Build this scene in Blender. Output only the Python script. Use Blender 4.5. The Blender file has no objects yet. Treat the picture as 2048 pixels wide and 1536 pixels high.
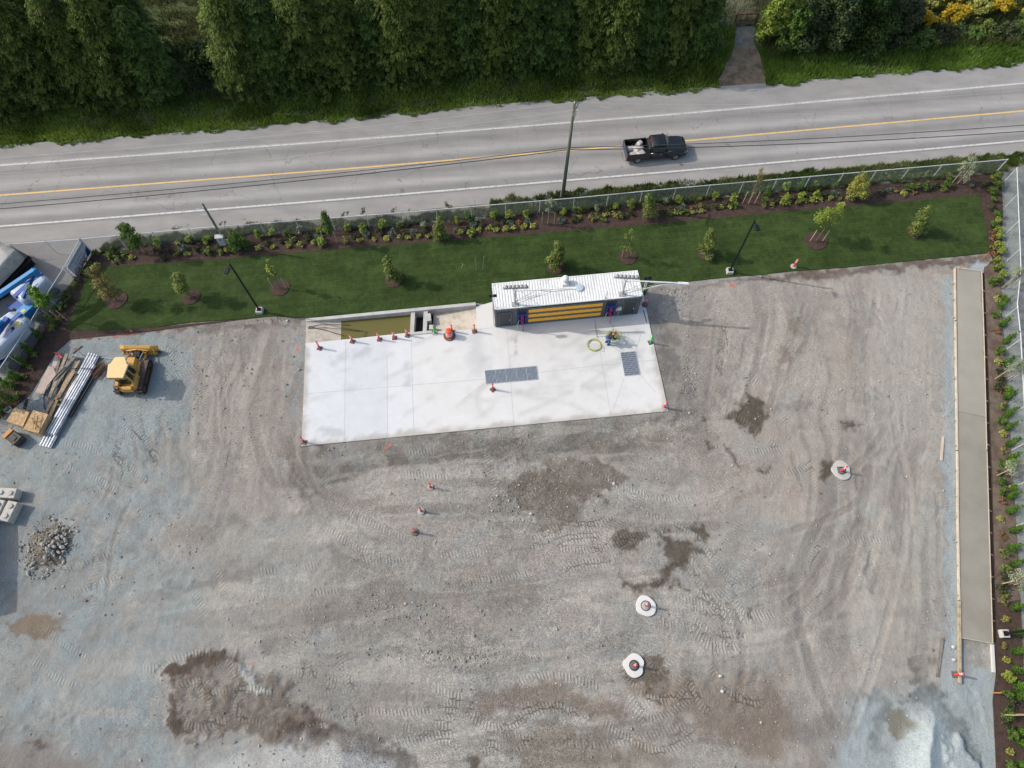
import bpy, bmesh, math, random
import numpy as np
from mathutils import Vector, Matrix
R = math.radians
C = bpy.context.scene.collection
random.seed(7)
# ------------------------------------------------------------------ camera, world, sun
SC = bpy.context.scene
FPX, CAMH, TILT = 1420.0, 52.0, R(24.3)
cam = bpy.data.objects.new('camera', bpy.data.cameras.new('camera')); C.objects.link(cam)
cam.location = (0, 0, CAMH); cam.rotation_euler = (TILT, 0, 0)
cam.data.sensor_width = 36; cam.data.lens = FPX / 2048 * 36
cam.data.clip_start = 0.5; cam.data.clip_end = 3000
SC.camera = cam
SUN_EL, SUN_AZ = R(39), R(-11)            # shadows run towards azimuth SUN_AZ (from +X)
w = bpy.data.worlds.new('World'); SC.world = w; w.use_nodes = True
nt = w.node_tree; bg = nt.nodes['Background']; sky = nt.nodes.new('ShaderNodeTexSky')
sky.sky_type = 'NISHITA'; sky.sun_disc = False; sky.sun_elevation = SUN_EL
sdir = Vector((-math.cos(SUN_AZ) * math.cos(SUN_EL), -math.sin(SUN_AZ) * math.cos(SUN_EL), math.sin(SUN_EL)))
sky.sun_rotation = math.atan2(sdir.x, sdir.y)
sky.air_density = 1.3; sky.dust_density = 3.5; sky.ozone_density = 1.0
nt.links.new(sky.outputs[0], bg.inputs[0]); bg.inputs[1].default_value = 0.15
sl = bpy.data.lights.new('sun', 'SUN'); sl.energy = 2.3; sl.angle = R(0.6); sl.color = (1.0, 0.94, 0.86)
so = bpy.data.objects.new('sun', sl); C.objects.link(so)
so.rotation_euler = sdir.to_track_quat('Z', 'Y').to_euler()
SC.view_settings.view_transform = 'Standard'; SC.view_settings.look = 'None'
SC.view_settings.gamma = 1; SC.view_settings.exposure = 0.41
# ------------------------------------------------------------------ survey: a ground point from its bearing
CT, ST = math.cos(TILT), math.sin(TILT)
def G(px, py, z=0.0):
    x = (px - 1024) / FPX; y = (768 - py) / FPX
    d = (x, y * CT + ST, y * ST - CT); t = (z - CAMH) / d[2]
    return Vector((d[0] * t, d[1] * t, z))
def G2(px, py, z=0.0):
    v = G(px, py, z); return (v.x, v.y)
def lin(c):
    return tuple(((v / 255) / 12.92 if v <= 10 else (((v / 255) + .055) / 1.055) ** 2.4) for v in c)
def S(r, g, b, k=0.75):
    return tuple(v * k for v in lin((r, g, b))) + (1,)
# ------------------------------------------------------------------ materials
def mat(name, col, rough=.7, metal=0, col2=None, scale=4, bump=0, bscale=None, thr=(.4, .6), stretch=(1, 1, 1), rot=0, detail=6, spec=.35, alpha=None, coat=0):
    m = bpy.data.materials.new(name); m.use_nodes = True; n = m.node_tree.nodes; l = m.node_tree.links
    b = n['Principled BSDF']; b.inputs['Roughness'].default_value = rough; b.inputs['Metallic'].default_value = metal
    b.inputs['Specular IOR Level'].default_value = spec
    if coat: b.inputs['Coat Weight'].default_value = coat; b.inputs['Coat Roughness'].default_value = .08
    b.inputs['Base Color'].default_value = col
    if col2 or bump:
        tc = n.new('ShaderNodeTexCoord'); mp = n.new('ShaderNodeMapping'); mp.inputs['Scale'].default_value = stretch; mp.inputs['Rotation'].default_value = (0, 0, rot)
        l.new(tc.outputs['Object'], mp.inputs[0])
    if col2:
        t = n.new('ShaderNodeTexNoise'); t.inputs['Scale'].default_value = scale; t.inputs['Detail'].default_value = detail; t.inputs['Roughness'].default_value = .65
        l.new(mp.outputs[0], t.inputs['Vector'])
        r = n.new('ShaderNodeMapRange'); r.inputs[1].default_value = thr[0]; r.inputs[2].default_value = thr[1]; l.new(t.outputs[0], r.inputs[0])
        mx = n.new('ShaderNodeMix'); mx.data_type = 'RGBA'; mx.inputs[6].default_value = col; mx.inputs[7].default_value = col2
        l.new(r.outputs[0], mx.inputs[0]); l.new(mx.outputs[2], b.inputs['Base Color'])
    if bump:
        t2 = n.new('ShaderNodeTexNoise'); t2.inputs['Scale'].default_value = bscale or scale * 4; t2.inputs['Detail'].default_value = 5
        l.new(mp.outputs[0], t2.inputs['Vector'])
        bp = n.new('ShaderNodeBump'); bp.inputs['Strength'].default_value = 1; bp.inputs['Distance'].default_value = bump
        l.new(t2.outputs[0], bp.inputs['Height']); l.new(bp.outputs[0], b.inputs['Normal'])
    return m
def leafmat(name, c1, c2, tr=.25):
    m = bpy.data.materials.new(name); m.use_nodes = True; n = m.node_tree.nodes; l = m.node_tree.links
    b = n['Principled BSDF']; b.inputs['Roughness'].default_value = .65; b.inputs['Specular IOR Level'].default_value = .25
    a = n.new('ShaderNodeAttribute'); a.attribute_name = 'tone'
    mx = n.new('ShaderNodeMix'); mx.data_type = 'RGBA'; mx.inputs[6].default_value = c1; mx.inputs[7].default_value = c2
    l.new(a.outputs['Fac'], mx.inputs[0]); l.new(mx.outputs[2], b.inputs['Base Color'])
    t = n.new('ShaderNodeBsdfTranslucent'); l.new(mx.outputs[2], t.inputs[0])
    ms = n.new('ShaderNodeMixShader'); ms.inputs[0].default_value = tr
    l.new(b.outputs[0], ms.inputs[1]); l.new(t.outputs[0], ms.inputs[2]); l.new(ms.outputs[0], n['Material Output'].inputs[0])
    return m
# ------------------------------------------------------------------ mesh builder
class MB:
    def __init__(s): s.v = []; s.f = []; s.M = Matrix()
    def tr(s, loc=(0, 0, 0), rz=0, rx=0, ry=0):
        s.M = Matrix.Translation(loc) @ Matrix.Rotation(rz, 4, 'Z') @ Matrix.Rotation(ry, 4, 'Y') @ Matrix.Rotation(rx, 4, 'X'); return s
    def add(s, vs, fs):
        k = len(s.v); s.v += [tuple(s.M @ Vector(v)) for v in vs]; s.f += [tuple(i + k for i in f) for f in fs]; return s
    def box(s, c, d, rz=0, ry=0, rx=0, taper=1):
        x, y, z = (q / 2 for q in d); m = Matrix.Translation(c) @ Matrix.Rotation(rz, 4, 'Z') @ Matrix.Rotation(ry, 4, 'Y') @ Matrix.Rotation(rx, 4, 'X')
        vs = [(-x, -y, -z), (x, -y, -z), (x, y, -z), (-x, y, -z), (-x * taper, -y * taper, z), (x * taper, -y * taper, z), (x * taper, y * taper, z), (-x * taper, y * taper, z)]
        return s.add([m @ Vector(v) for v in vs], [(0, 3, 2, 1), (4, 5, 6, 7), (0, 1, 5, 4), (1, 2, 6, 5), (2, 3, 7, 6), (3, 0, 4, 7)])
    def bar(s, a, b, wd, h, up=(0, 0, 1)):
        a = Vector(a); b = Vector(b); d = (b - a); L = d.length; d.normalize(); u = Vector(up); sd = d.cross(u)
        if sd.length < 1e-4: sd = Vector((1, 0, 0))
        sd.normalize(); u = sd.cross(d)
        vs = [p + sd * x * wd / 2 + u * y * h / 2 for p in (a, b) for x, y in ((-1, -1), (1, -1), (1, 1), (-1, 1))]
        return s.add(vs, [(0, 3, 2, 1), (4, 5, 6, 7), (0, 1, 5, 4), (1, 2, 6, 5), (2, 3, 7, 6), (3, 0, 4, 7)])
    def tube(s, pts, r, n=8, r1=None, closed=False):
        pts = [Vector(p) for p in pts]; k = len(pts); rings = []
        for i, p in enumerate(pts):
            d = (pts[(i + 1) % k if closed else min(i + 1, k - 1)] - pts[(i - 1) % k if closed else max(i - 1, 0)]).normalized()
            a = d.orthogonal().normalized() if i == 0 else (pa - d * pa.dot(d)).normalized()
            pa = a; b = d.cross(a); rr = r if r1 is None else r + (r1 - r) * i / (k - 1)
            if isinstance(r, (list, tuple)): rr = r[i]
            rings.append([p + (a * math.cos(2 * math.pi * j / n) + b * math.sin(2 * math.pi * j / n)) * rr for j in range(n)])
        return s.loft(rings, caps=not closed, closed=closed)
    def loft(s, rings, caps=True, closed=False):
        n = len(rings[0]); vs = [v for r in rings for v in r]; fs = []; k = len(rings)
        for i in range(k if closed else k - 1):
            a = i * n; b = ((i + 1) % k) * n
            for j in range(n): fs.append((a + j, a + (j + 1) % n, b + (j + 1) % n, b + j))
        if caps: fs.append(tuple(range(n))[::-1]); fs.append(tuple(range((k - 1) * n, k * n)))
        return s.add(vs, fs)
    def prism(s, pts, z0, z1):
        n = len(pts); vs = [(p[0], p[1], z0) for p in pts] + [(p[0], p[1], z1) for p in pts]
        return s.add(vs, [tuple(range(n))[::-1], tuple(range(n, 2 * n))] + [(i, (i + 1) % n, n + (i + 1) % n, n + i) for i in range(n)])
    def profile(s, pts, y0, y1):      # side profile in XZ, extruded along Y
        n = len(pts); vs = [(p[0], y0, p[1]) for p in pts] + [(p[0], y1, p[1]) for p in pts]
        return s.add(vs, [tuple(range(n)), tuple(range(n, 2 * n))[::-1]] + [(i, n + i, n + (i + 1) % n, (i + 1) % n) for i in range(n)])
    def lathe(s, prof, c=(0, 0, 0), n=16, axis='Z'):
        rings = []
        for r, z in prof:
            ring = []
            for j in range(n):
                a = 2 * math.pi * j / n; x, y = r * math.cos(a), r * math.sin(a)
                p = {'Z': (x, y, z), 'Y': (x, z, y), 'X': (z, x, y)}[axis]
                ring.append((p[0] + c[0], p[1] + c[1], p[2] + c[2]))
            rings.append(ring)
        return s.loft(rings)
    def ball(s, c, r, n=10, sx=1, sy=1, sz=1, jit=0):
        prof = [(max(1e-3, math.sin(math.pi * i / 6)), -math.cos(math.pi * i / 6)) for i in range(7)]
        rings = []
        for pr, pz in prof:
            rings.append([(c[0] + pr * math.cos(2 * math.pi * j / n) * r * sx * (1 + random.uniform(-jit, jit)), c[1] + pr * math.sin(2 * math.pi * j / n) * r * sy * (1 + random.uniform(-jit, jit)), c[2] + pz * r * sz * (1 + random.uniform(-jit, jit))) for j in range(n)])
        return s.loft(rings)
    def quad(s, a, b, c, d): return s.add([a, b, c, d], [(0, 1, 2, 3)])
    def build(s, name, m, parent=None, bevel=0, smooth=False, fix=True):
        me = bpy.data.meshes.new(name); me.from_pydata(s.v, [], s.f); me.update()
        if fix:
            bm = bmesh.new(); bm.from_mesh(me); bmesh.ops.recalc_face_normals(bm, faces=bm.faces); bm.to_mesh(me); bm.free()
        me.materials.append(m)
        if smooth: me.shade_smooth()
        o = bpy.data.objects.new(name, me); C.objects.link(o)
        if parent: o.parent = parent
        if bevel:
            b = o.modifiers.new('bevel', 'BEVEL'); b.width = bevel; b.segments = 2; b.limit_method = 'ANGLE'
        return o
def tag(o, label=None, cat=None, group=None, kind=None):
    if label: o['label'] = label
    if cat: o['category'] = cat
    if group: o['group'] = group
    if kind: o['kind'] = kind
    return o
def thing(name, label, cat, loc=(0, 0, 0), rz=0, group=None):
    o = bpy.data.objects.new(name, None); C.objects.link(o); o.location = loc; o.rotation_euler = (0, 0, rz)
    o.empty_display_size = .3
    return tag(o, label, cat, group)
KIDS = {}
def dup(root, loc, rz=0, label=None, group=None, scale=None, kids=None):
    r = root.copy(); C.objects.link(r); r.location = loc; r.rotation_euler = (0, 0, rz)
    if label: r['label'] = label
    if group: r['group'] = group
    if scale: r.scale = scale
    for ch in kids if kids is not None else list(root.children):
        c = ch.copy(); C.objects.link(c); c.parent = r
        for g in ch.children:
            d = g.copy(); C.objects.link(d); d.parent = c
    return r
ORD = 'first second third fourth fifth sixth seventh eighth ninth tenth eleventh twelfth thirteenth fourteenth fifteenth sixteenth seventeenth eighteenth nineteenth twentieth'.split()
def ordn(i):     # 0-based
    if i < 20: return ORD[i]
    t = {2: 'twenty', 3: 'thirty', 4: 'forty', 5: 'fifty', 6: 'sixty'}[(i + 1) // 10]; u = (i + 1) % 10
    return (t + '-' + ORD[u - 1]) if u else {'twenty': 'twentieth', 'thirty': 'thirtieth', 'forty': 'fortieth', 'fifty': 'fiftieth', 'sixty': 'sixtieth'}[t]
# ------------------------------------------------------------------ numpy helpers
def vnoise(x, y, seed=0):
    g = np.random.RandomState(seed).rand(256, 256); xi = np.floor(x).astype(int); yi = np.floor(y).astype(int); fx = x - xi; fy = y - yi
    fx = fx * fx * (3 - 2 * fx); fy = fy * fy * (3 - 2 * fy); a = xi & 255; b = yi & 255; a1 = (a + 1) & 255; b1 = (b + 1) & 255
    return (g[a, b] * (1 - fx) + g[a1, b] * fx) * (1 - fy) + (g[a, b1] * (1 - fx) + g[a1, b1] * fx) * fy
def fbm(x, y, sc, seed=0, o=4):
    r = 0; a = .5; t = 0
    for i in range(o):
        r = r + a * vnoise(x * sc + 17.3 * i, y * sc + 9.1 * i, seed + i); t += a; a *= .55; sc *= 2.03
    return r / t
def inpoly(poly, X, Y):
    ins = np.zeros(X.shape, bool); n = len(poly)
    for i in range(n):
        x0, y0 = poly[i]; x1, y1 = poly[(i + 1) % n]
        if y0 == y1: continue
        c = ((y0 > Y) != (y1 > Y)) & (X < (x1 - x0) * (Y - y0) / (y1 - y0) + x0); ins ^= c
    return ins
def segdist(x0, y0, x1, y1, X, Y):
    dx, dy = x1 - x0, y1 - y0; L = max(dx * dx + dy * dy, 1e-9); t = np.clip(((X - x0) * dx + (Y - y0) * dy) / L, 0, 1)
    return np.hypot(X - x0 - t * dx, Y - y0 - t * dy), t * math.sqrt(L), np.sign(dx * (Y - y0) - dy * (X - x0))
def sdf(poly, X, Y):
    d = np.full(X.shape, 1e9)
    for i in range(len(poly)):
        a = poly[i]; b = poly[(i + 1) % len(poly)]; d = np.minimum(d, segdist(*a, *b, X, Y)[0])
    return np.where(inpoly(poly, X, Y), -d, d)
def smooth(a, b, x):
    t = np.clip((x - a) / (b - a), 0, 1); return t * t * (3 - 2 * t)
def npmesh(name, V, F, m, attrs=None, parent=None, smooth_=False, col=None):
    me = bpy.data.meshes.new(name); V = np.asarray(V, np.float32); F = np.asarray(F, np.int32); k = F.shape[1]
    me.vertices.add(len(V)); me.vertices.foreach_set('co', V.ravel()); me.loops.add(F.size); me.loops.foreach_set('vertex_index', F.ravel())
    me.polygons.add(len(F)); me.polygons.foreach_set('loop_start', np.arange(0, F.size, k, dtype=np.int32))
    me.update(calc_edges=True)
    for an, (dom, arr) in (attrs or {}).items():
        a = me.attributes.new(an, 'FLOAT', dom); a.data.foreach_set('value', np.asarray(arr, np.float32).ravel())
    if col is not None:
        a = me.attributes.new('Col', 'FLOAT_COLOR', 'POINT'); a.data.foreach_set('color', np.asarray(col, np.float32).ravel())
    me.polygons.foreach_set('use_smooth', np.full(len(F), smooth_)); me.materials.append(m)
    o = bpy.data.objects.new(name, me); C.objects.link(o)
    if parent: o.parent = parent
    return o
# ------------------------------------------------------------------ outlines surveyed on the ground
RD = R(6.0)
def poly(pts, z=0.0): return [G2(x, y, z) for x, y in pts]
LAWN = poly([(217,534),(400,523),(513,513),(780,491),(1160,461),(1400,441),(1600,421),(1780,407),(1958,390),(1968,440),(1980,506),(1801,524),(1684,536),(1580,543),(1522,550),(1466,554),(1387,562),(1297,574),(1290,590),(1000,612),(952,606),(612,637),(547,633),(459,640),(380,645),(312,655),(208,661),(133,661),(142,636),(158,601),(171,560),(190,535)])
BED = poly([(187,508),(300,494),(455,474),(526,463),(780,452),(940,440),(1100,426),(1250,412),(1414,398),(1620,380),(1800,366),(2002,345),(2005,420),(2001,600),(2008,700),(2020,890),(2030,1050),(2046,1280),(2062,1600),(1995,1600),(1985,1400),(1992,1345),(1990,1287),(1967,540),(1985,520),(1980,506),(1968,440),(1958,390),(1780,407),(1600,421),(1400,441),(1160,461),(780,491),(513,513),(400,523),(217,534),(190,535),(171,560),(158,601),(142,636),(133,661),(208,661),(312,655),(520,635),(400,650),(300,663),(200,674),(140,680),(112,705),(60,790),(30,815),(-60,880),(-60,850),(20,745),(75,655),(150,556)])
PAD = poly([(603,892),(1337,822),(1297,640),(1289,596),(984,604),(952,606),(612,637)], .08)
YARD = poly([(-400,1900),(2400,1900),(2062,1600),(1995,1600),(1985,1400),(1992,1345),(1990,1287),(1967,540),(1985,518),(1980,512),(1801,530),(1684,540),(1580,547),(1522,552),(1466,556),(1387,564),(1297,576),(1290,590),(1000,612),(952,606),(612,637),(547,635),(459,642),(380,648),(312,659),(208,666),(133,672),(112,705),(60,790),(30,815),(-60,880),(-400,1100)])
YE = poly([(-400,1900),(2400,1900),(2062,1600),(1997,1600),(1987,1400),(1994,1345),(1992,1287),(1969,540),(1990,512),(1980,500),(1801,520),(1684,530),(1580,538),(1522,543),(1466,548),(1387,556),(1297,570),(1280,580),(1000,600),(952,600),(612,630),(547,627),(459,634),(380,640),(312,650),(208,658),(128,664),(105,700),(55,785),(25,810),(-60,870),(-400,1080)])
# ------------------------------------------------------------------ dirt yard: relief, colours and tread marks
print('yard')
STEP = .1
xs = np.arange(-47, 45, STEP); ys = np.arange(-9, 37, STEP); X, Y = np.meshgrid(xs, ys, indexing='ij'); nx, ny = X.shape
def s3(r, g, b): return np.array(S(r, g, b)[:3])
n1 = fbm(X, Y, .12, 1, 5); n2 = fbm(X, Y, .5, 11, 5); n3 = fbm(X * .5 + Y * .1, Y * 2.2, .35, 21, 5); n4 = fbm(X, Y, 2.2, 31, 4)
WX = X + (fbm(X, Y, 1.1, 41, 4) - .5) * 2.2; WY = Y + (fbm(X, Y, 1.1, 51, 4) - .5) * 2.2
WXs = X + (fbm(X, Y, 1.6, 61, 5) - .5) * 1.5; WYs = Y + (fbm(X, Y, 1.6, 71, 5) - .5) * 1.5
Z = (n2 - .5) * .16 + (n4 - .5) * .045
brown = s3(161, 154, 146); grey = s3(156, 155, 150); blue = s3(142, 154, 156); dark = s3(122, 118, 112); pale = s3(184, 179, 169); wet = s3(88, 80, 70); mud = s3(122, 108, 96); fresh = s3(172, 184, 188)
col = np.empty(X.shape + (3,)); col[:] = grey
def mixc(m, c): 
    global col
    col += (c - col) * np.clip(m, 0, 1)[..., None]
mixc(smooth(.42, .62, n1) * .8, brown); mixc(smooth(.55, .72, n3) * .55, pale); mixc(smooth(.56, .70, fbm(X, Y, .25, 81, 5)) * .45, dark)
def blob(pts, c, soft=.6, amt=1, big=True, dz=0, brk=0):
    p = poly(pts)
    if dz > .3: soft = max(soft, 1.0)
    ax = [q[0] for q in p]; ay = [q[1] for q in p]; mg = soft + 1.8
    i0, i1 = np.searchsorted(xs, [min(ax) - mg, max(ax) + mg]); j0, j1 = np.searchsorted(ys, [min(ay) - mg, max(ay) + mg]); sl_ = (slice(i0, i1), slice(j0, j1))
    if i1 <= i0 or j1 <= j0: return
    d = sdf(p, (WX if big else WXs)[sl_], (WY if big else WYs)[sl_]); m = 1 - smooth(-soft, soft, d)
    if brk: m = m * (1 - brk + brk * smooth(.38, .55, n4[sl_] * .6 + n2[sl_] * .4))
    if c is not None: col[sl_] += (np.asarray(c) - col[sl_]) * (m * amt)[..., None]
    if dz > .3: Z[sl_] += dz * 2.2 * (1 - smooth(-3.2, .6, sdf(p, X[sl_] + (n2[sl_] - .5) * .8, Y[sl_])))
    elif dz: Z[sl_] += dz * m
# blue-grey crushed rock areas
blob([(-200,900),(60,820),(150,690),(395,650),(395,800),(350,900),(400,1010),(330,1080),(420,1200),(330,1350),(340,1480),(700,1536),(500,1700),(-300,1700)], blue, 2.0, .85, brk=.3)
blob([(100,690),(330,668),(385,700),(370,850),(240,900),(80,920),(40,870)], s3(148,160,162), .6, .7)
blob([(595,660),(608,650),(603,830),(580,840),(585,740)], blue, .4, .9)
blob([(1886,560),(1915,545),(1920,900),(1928,1340),(1990,1345),(1990,1420),(1890,1400),(1896,1200),(1890,900)], s3(160,171,173), .3, .95, big=False)
blob([(1640,1800),(1680,1500),(1690,1440),(1770,1400),(1890,1375),(2010,1380),(2010,1800)], s3(158,168,169), 1.3, .95)
blob([(1900,535),(1960,520),(1985,540),(1965,545),(1930,530),(1905,545)], fresh, .3, .8, big=False)
# browner and darker zones
blob([(620,1180),(760,1150),(900,1230),(1000,1230),(900,1300),(640,1260),(500,1210)], dark, 1.6, .5)
blob([(595,900),(1340,830),(1440,860),(1250,930),(900,930),(700,960),(610,1000),(580,960)], s3(112,108,102), .8, .95)
blob([(1300,620),(1345,650),(1400,830),(1345,850),(1335,820),(1300,650)], s3(112,110,106), .6, .85)
blob([(560,850),(602,850),(600,900),(640,990),(600,1010),(560,930)], s3(112,107,100), .6, .7)
blob([(380,660),(590,650),(590,760),(560,900),(520,1010),(420,1020),(400,850),(365,760)], s3(158,150,142), 1.0, .75)
blob([(1340,580),(1880,545),(1880,760),(1700,820),(1640,950),(1420,900),(1400,700),(1340,650)], s3(172,163,153), 1.6, .75)
blob([(1350,900),(1640,900),(1640,1030),(1400,1020)], s3(172,160,150), 1.0, .6)
blob([(1680,1000),(1880,900),(1880,1300),(1700,1350)], s3(176,172,162), 1.4, .6)
mixc(smooth(.52, .68, fbm(X * .8 + Y * .1, Y * 1.3, .9, 101, 5)) * .28, dark); mixc(smooth(.54, .70, fbm(X, Y, 1.3, 111, 4)) * .25, pale); mixc(smooth(.55, .7, fbm(X, Y, .45, 121, 5)) * .3, s3(153, 160, 158)); mixc(smooth(.56, .72, fbm(X, Y, .6, 131, 4)) * .25, s3(160, 148, 136))
# directional scraping: the grader worked each part of the yard in its own direction
def region(cx_, cy_, rx_, ry_): return np.exp(-(((X - cx_) / rx_) ** 4 + ((Y - cy_) / ry_) ** 4))
def streak(ang, hi, lo, mask, seed, amt, zamp=.025):
    ca, sa = math.cos(ang), math.sin(ang); u = X * ca + Y * sa + (n1 - .5) * 3; v = -X * sa + Y * ca + (fbm(X, Y, .14, seed + 40, 3) - .5) * 3.0
    f1 = fbm(u * lo, v * hi, 1, seed, 5); f2 = fbm(u * lo * 1.4, v * hi * 1.3, 1, seed + 9, 4); f3 = fbm(u * lo * .8, v * hi * .6, 1, seed + 19, 4)
    mixc(smooth(.52, .66, f1) * mask * amt, dark * .96); mixc(smooth(.53, .68, f2) * mask * amt, pale); mixc(smooth(.5, .66, f3) * mask * amt * .6, s3(150, 141, 132))
    global Z
    Z = Z + (f1 - .5) * zamp * mask
streak(R(-103), 1.1, .09, region(26, 16, 14, 19), 201, .42); streak(R(90), 1.2, .12, region(-22, 22, 8, 8), 231, .45); streak(R(5), .8, .08, region(2, 2, 30, 8), 261, .45); streak(R(6), 1.0, .1, region(0, 16, 17, 5), 291, .45); streak(R(60), .7, .12, region(-33, 10, 9, 14), 321, .25)
# linear drags across the yard
for k in range(70):
    rr = random.Random(k); x0 = rr.uniform(-40, 34); y0 = rr.uniform(-5, 27); a = rr.choice([rr.gauss(RD, .12), rr.gauss(RD, .12), rr.gauss(1.45, .15)]); L = rr.uniform(3, 12); wd = rr.uniform(.12, .8)
    x1, y1 = x0 + L * math.cos(a), y0 + L * math.sin(a); i0, i1 = np.searchsorted(xs, [min(x0, x1) - 2, max(x0, x1) + 2]); j0, j1 = np.searchsorted(ys, [min(y0, y1) - 2, max(y0, y1) + 2]); q = (slice(i0, i1), slice(j0, j1))
    d, t, sg = segdist(x0, y0, x1, y1, WXs[q], WYs[q]); m = (1 - smooth(wd * .3, wd, d)) * smooth(.35, .6, n2[q]); c = [pale, dark, brown, grey, dark][k % 5]
    col[q] += (c - col[q]) * (m * .45)[..., None]; Z[q] += m * rr.choice([-.04, .03])
def catm(P_, n_=6):
    Q = []
    for i in range(len(P_) - 1):
        a = P_[max(i - 1, 0)]; b = P_[i]; c = P_[i + 1]; d = P_[min(i + 2, len(P_) - 1)]
        for t in np.linspace(0, 1, n_, endpoint=False): Q.append(tuple(.5 * (2 * b[k] + (c[k] - a[k]) * t + (2 * a[k] - 5 * b[k] + 4 * c[k] - d[k]) * t * t + (3 * b[k] - a[k] - 3 * c[k] + d[k]) * t ** 3) for k in (0, 1)))
    return Q + [P_[-1]]
def rut(P_, wd, c, amt, dz, seed):
    Q = catm(P_); ax = [q[0] for q in Q]; ay = [q[1] for q in Q]; i0, i1 = np.searchsorted(xs, [min(ax) - 1.5, max(ax) + 1.5]); j0, j1 = np.searchsorted(ys, [min(ay) - 1.5, max(ay) + 1.5]); s_ = (slice(i0, i1), slice(j0, j1))
    if i1 - i0 < 2 or j1 - j0 < 2: return
    D = np.full(X[s_].shape, 9.); T = D * 0; acc = 0; tot = sum(math.dist(a, b_) for a, b_ in zip(Q, Q[1:]))
    for a, b_ in zip(Q, Q[1:]):
        d, t, sg = segdist(*a, *b_, X[s_], Y[s_]); k = d < D; D = np.where(k, d, D); T = np.where(k, t + acc, T); acc += math.dist(a, b_)
    e = smooth(0, 2.5, T) * smooth(0, 2.5, tot - T); g = smooth(.35, .75, vnoise(T * .3 + seed, T * 0 + seed * 3.1, 5)) * e; w2 = D + (n4[s_] - .5) * .25
    m = (1 - smooth(wd * .35, wd * .62, w2)) * g; ridge = np.exp(-((w2 - wd * .75) / .12) ** 2) * g
    col[s_] += (np.asarray(c) - col[s_]) * (m * amt)[..., None]; col[s_] += (pale - col[s_]) * (ridge * amt * .5)[..., None]; Z[s_] += -dz * m + dz * .7 * ridge
def rutpair(pts, seed, amt=.5, wd=.5, dz=.035, c=None, gap=1.95):
    P_ = [G2(*p) for p in pts]
    for off in (-gap / 2, gap / 2):
        o = []
        for i, p in enumerate(P_):
            a = P_[max(i - 1, 0)]; b_ = P_[min(i + 1, len(P_) - 1)]; L = math.dist(a, b_) or 1; o.append((p[0] - (b_[1] - a[1]) / L * off, p[1] + (b_[0] - a[0]) / L * off))
        rut(o, wd, dark if c is None else c, amt, dz, seed + off)
rl_ = [[(1840,560),(1830,800),(1850,1050),(1840,1350)], [(1780,560),(1760,800),(1790,1000),(1740,1250),(1660,1480)], [(1700,600),(1720,800),(1700,1000),(1640,1200),(1600,1350),(1590,1500)], [(1640,580),(1600,760),(1610,900),(1640,1000)], [(1560,600),(1540,720),(1500,840),(1440,960),(1380,1040)], [(1480,590),(1470,700),(1430,840)], [(1410,600),(1400,720),(1380,850)],
    [(1860,700),(1800,860),(1700,980),(1560,1040),(1400,1060)], [(1720,1500),(1640,1300),(1620,1150),(1700,1000)], [(400,670),(410,800),(395,930),(340,1060)], [(450,670),(470,800),(440,960),(400,1080)], [(540,670),(530,800),(560,930),(640,1010),(760,1040)], [(580,850),(590,950),(660,1060),(800,1130)],
    [(620,940),(800,925),(1000,915),(1250,900),(1400,870)], [(640,1010),(860,990),(1100,1000),(1300,1030),(1500,1020)], [(500,1200),(700,1180),(950,1160),(1200,1130),(1450,1100)], [(600,1290),(900,1270),(1100,1290),(1250,1230)], [(300,1480),(500,1400),(760,1390),(1000,1420),(1250,1400)], [(850,1520),(1000,1470),(1200,1490),(1400,1450),(1560,1480)],
    [(1350,1100),(1450,1250),(1440,1400),(1300,1520)], [(60,920),(200,960),(330,1080),(420,1250)], [(40,1300),(160,1380),(330,1400)], [(120,1200),(260,1150),(400,1180)], [(1300,1240),(1500,1270),(1640,1200),(1700,1080)], [(230,830),(250,950),(200,1080),(180,1250)], [(1100,870),(1200,950),(1350,1000),(1480,950)]]
for i, p in enumerate(rl_):
    sd_ = i * 7.3; rutpair(p, sd_, amt=.22 + .3 * ((i * 37) % 10) / 10, wd=(.35, .5, .7)[i % 3], dz=(.012, .022)[i % 2], c=[None, s3(176, 171, 162), None, s3(140, 131, 122)][i % 4])
blob([(100,690),(330,668),(385,700),(370,850),(240,900),(80,920),(40,870)], s3(148,160,162), .6, .45)
blob([(1886,560),(1915,545),(1920,900),(1928,1340),(1990,1345),(1990,1420),(1890,1400),(1896,1200),(1890,900)], s3(160,171,173), .3, .85, big=False)
blob([(1640,1800),(1680,1500),(1690,1440),(1770,1400),(1890,1375),(2010,1380),(2010,1800)], s3(158,168,169), 1.3, .75)
blob([(1900,535),(1960,520),(1985,540),(1965,545),(1930,530),(1905,545)], fresh, .3, .8, big=False)
blob([(1010,985),(1080,930),(1150,915),(1250,935),(1262,960),(1180,1010),(1150,1050),(1080,1058),(1050,1020)], s3(114,106,96), .25, .9, brk=.35, dz=-.05)
blob([(1750,560),(1885,560),(1885,900),(1750,860)], s3(176, 172, 163), 1.2, .6)
blob([(1380,640),(1450,640),(1450,800),(1400,860),(1370,760)], s3(138, 130, 122), .9, .5, brk=.4)
blob([(560,955),(600,940),(620,1000),(700,985),(690,1020),(600,1030)], dark, .5, .5)
blob([(330,1345),(345,1330),(400,1310),(455,1298),(490,1312),(480,1345),(560,1350),(600,1420),(640,1470),(600,1500),(540,1480),(480,1460),(420,1475),(400,1484),(348,1480),(338,1440),(330,1400),(352,1370)], s3(116,107,98), .25, .92, big=False, dz=.12, brk=.42)
blob([(330,1345),(345,1330),(400,1310),(455,1298),(470,1312),(440,1335),(372,1340),(365,1362),(345,1358)], s3(88,76,68), .1, .85, big=False)
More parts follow.
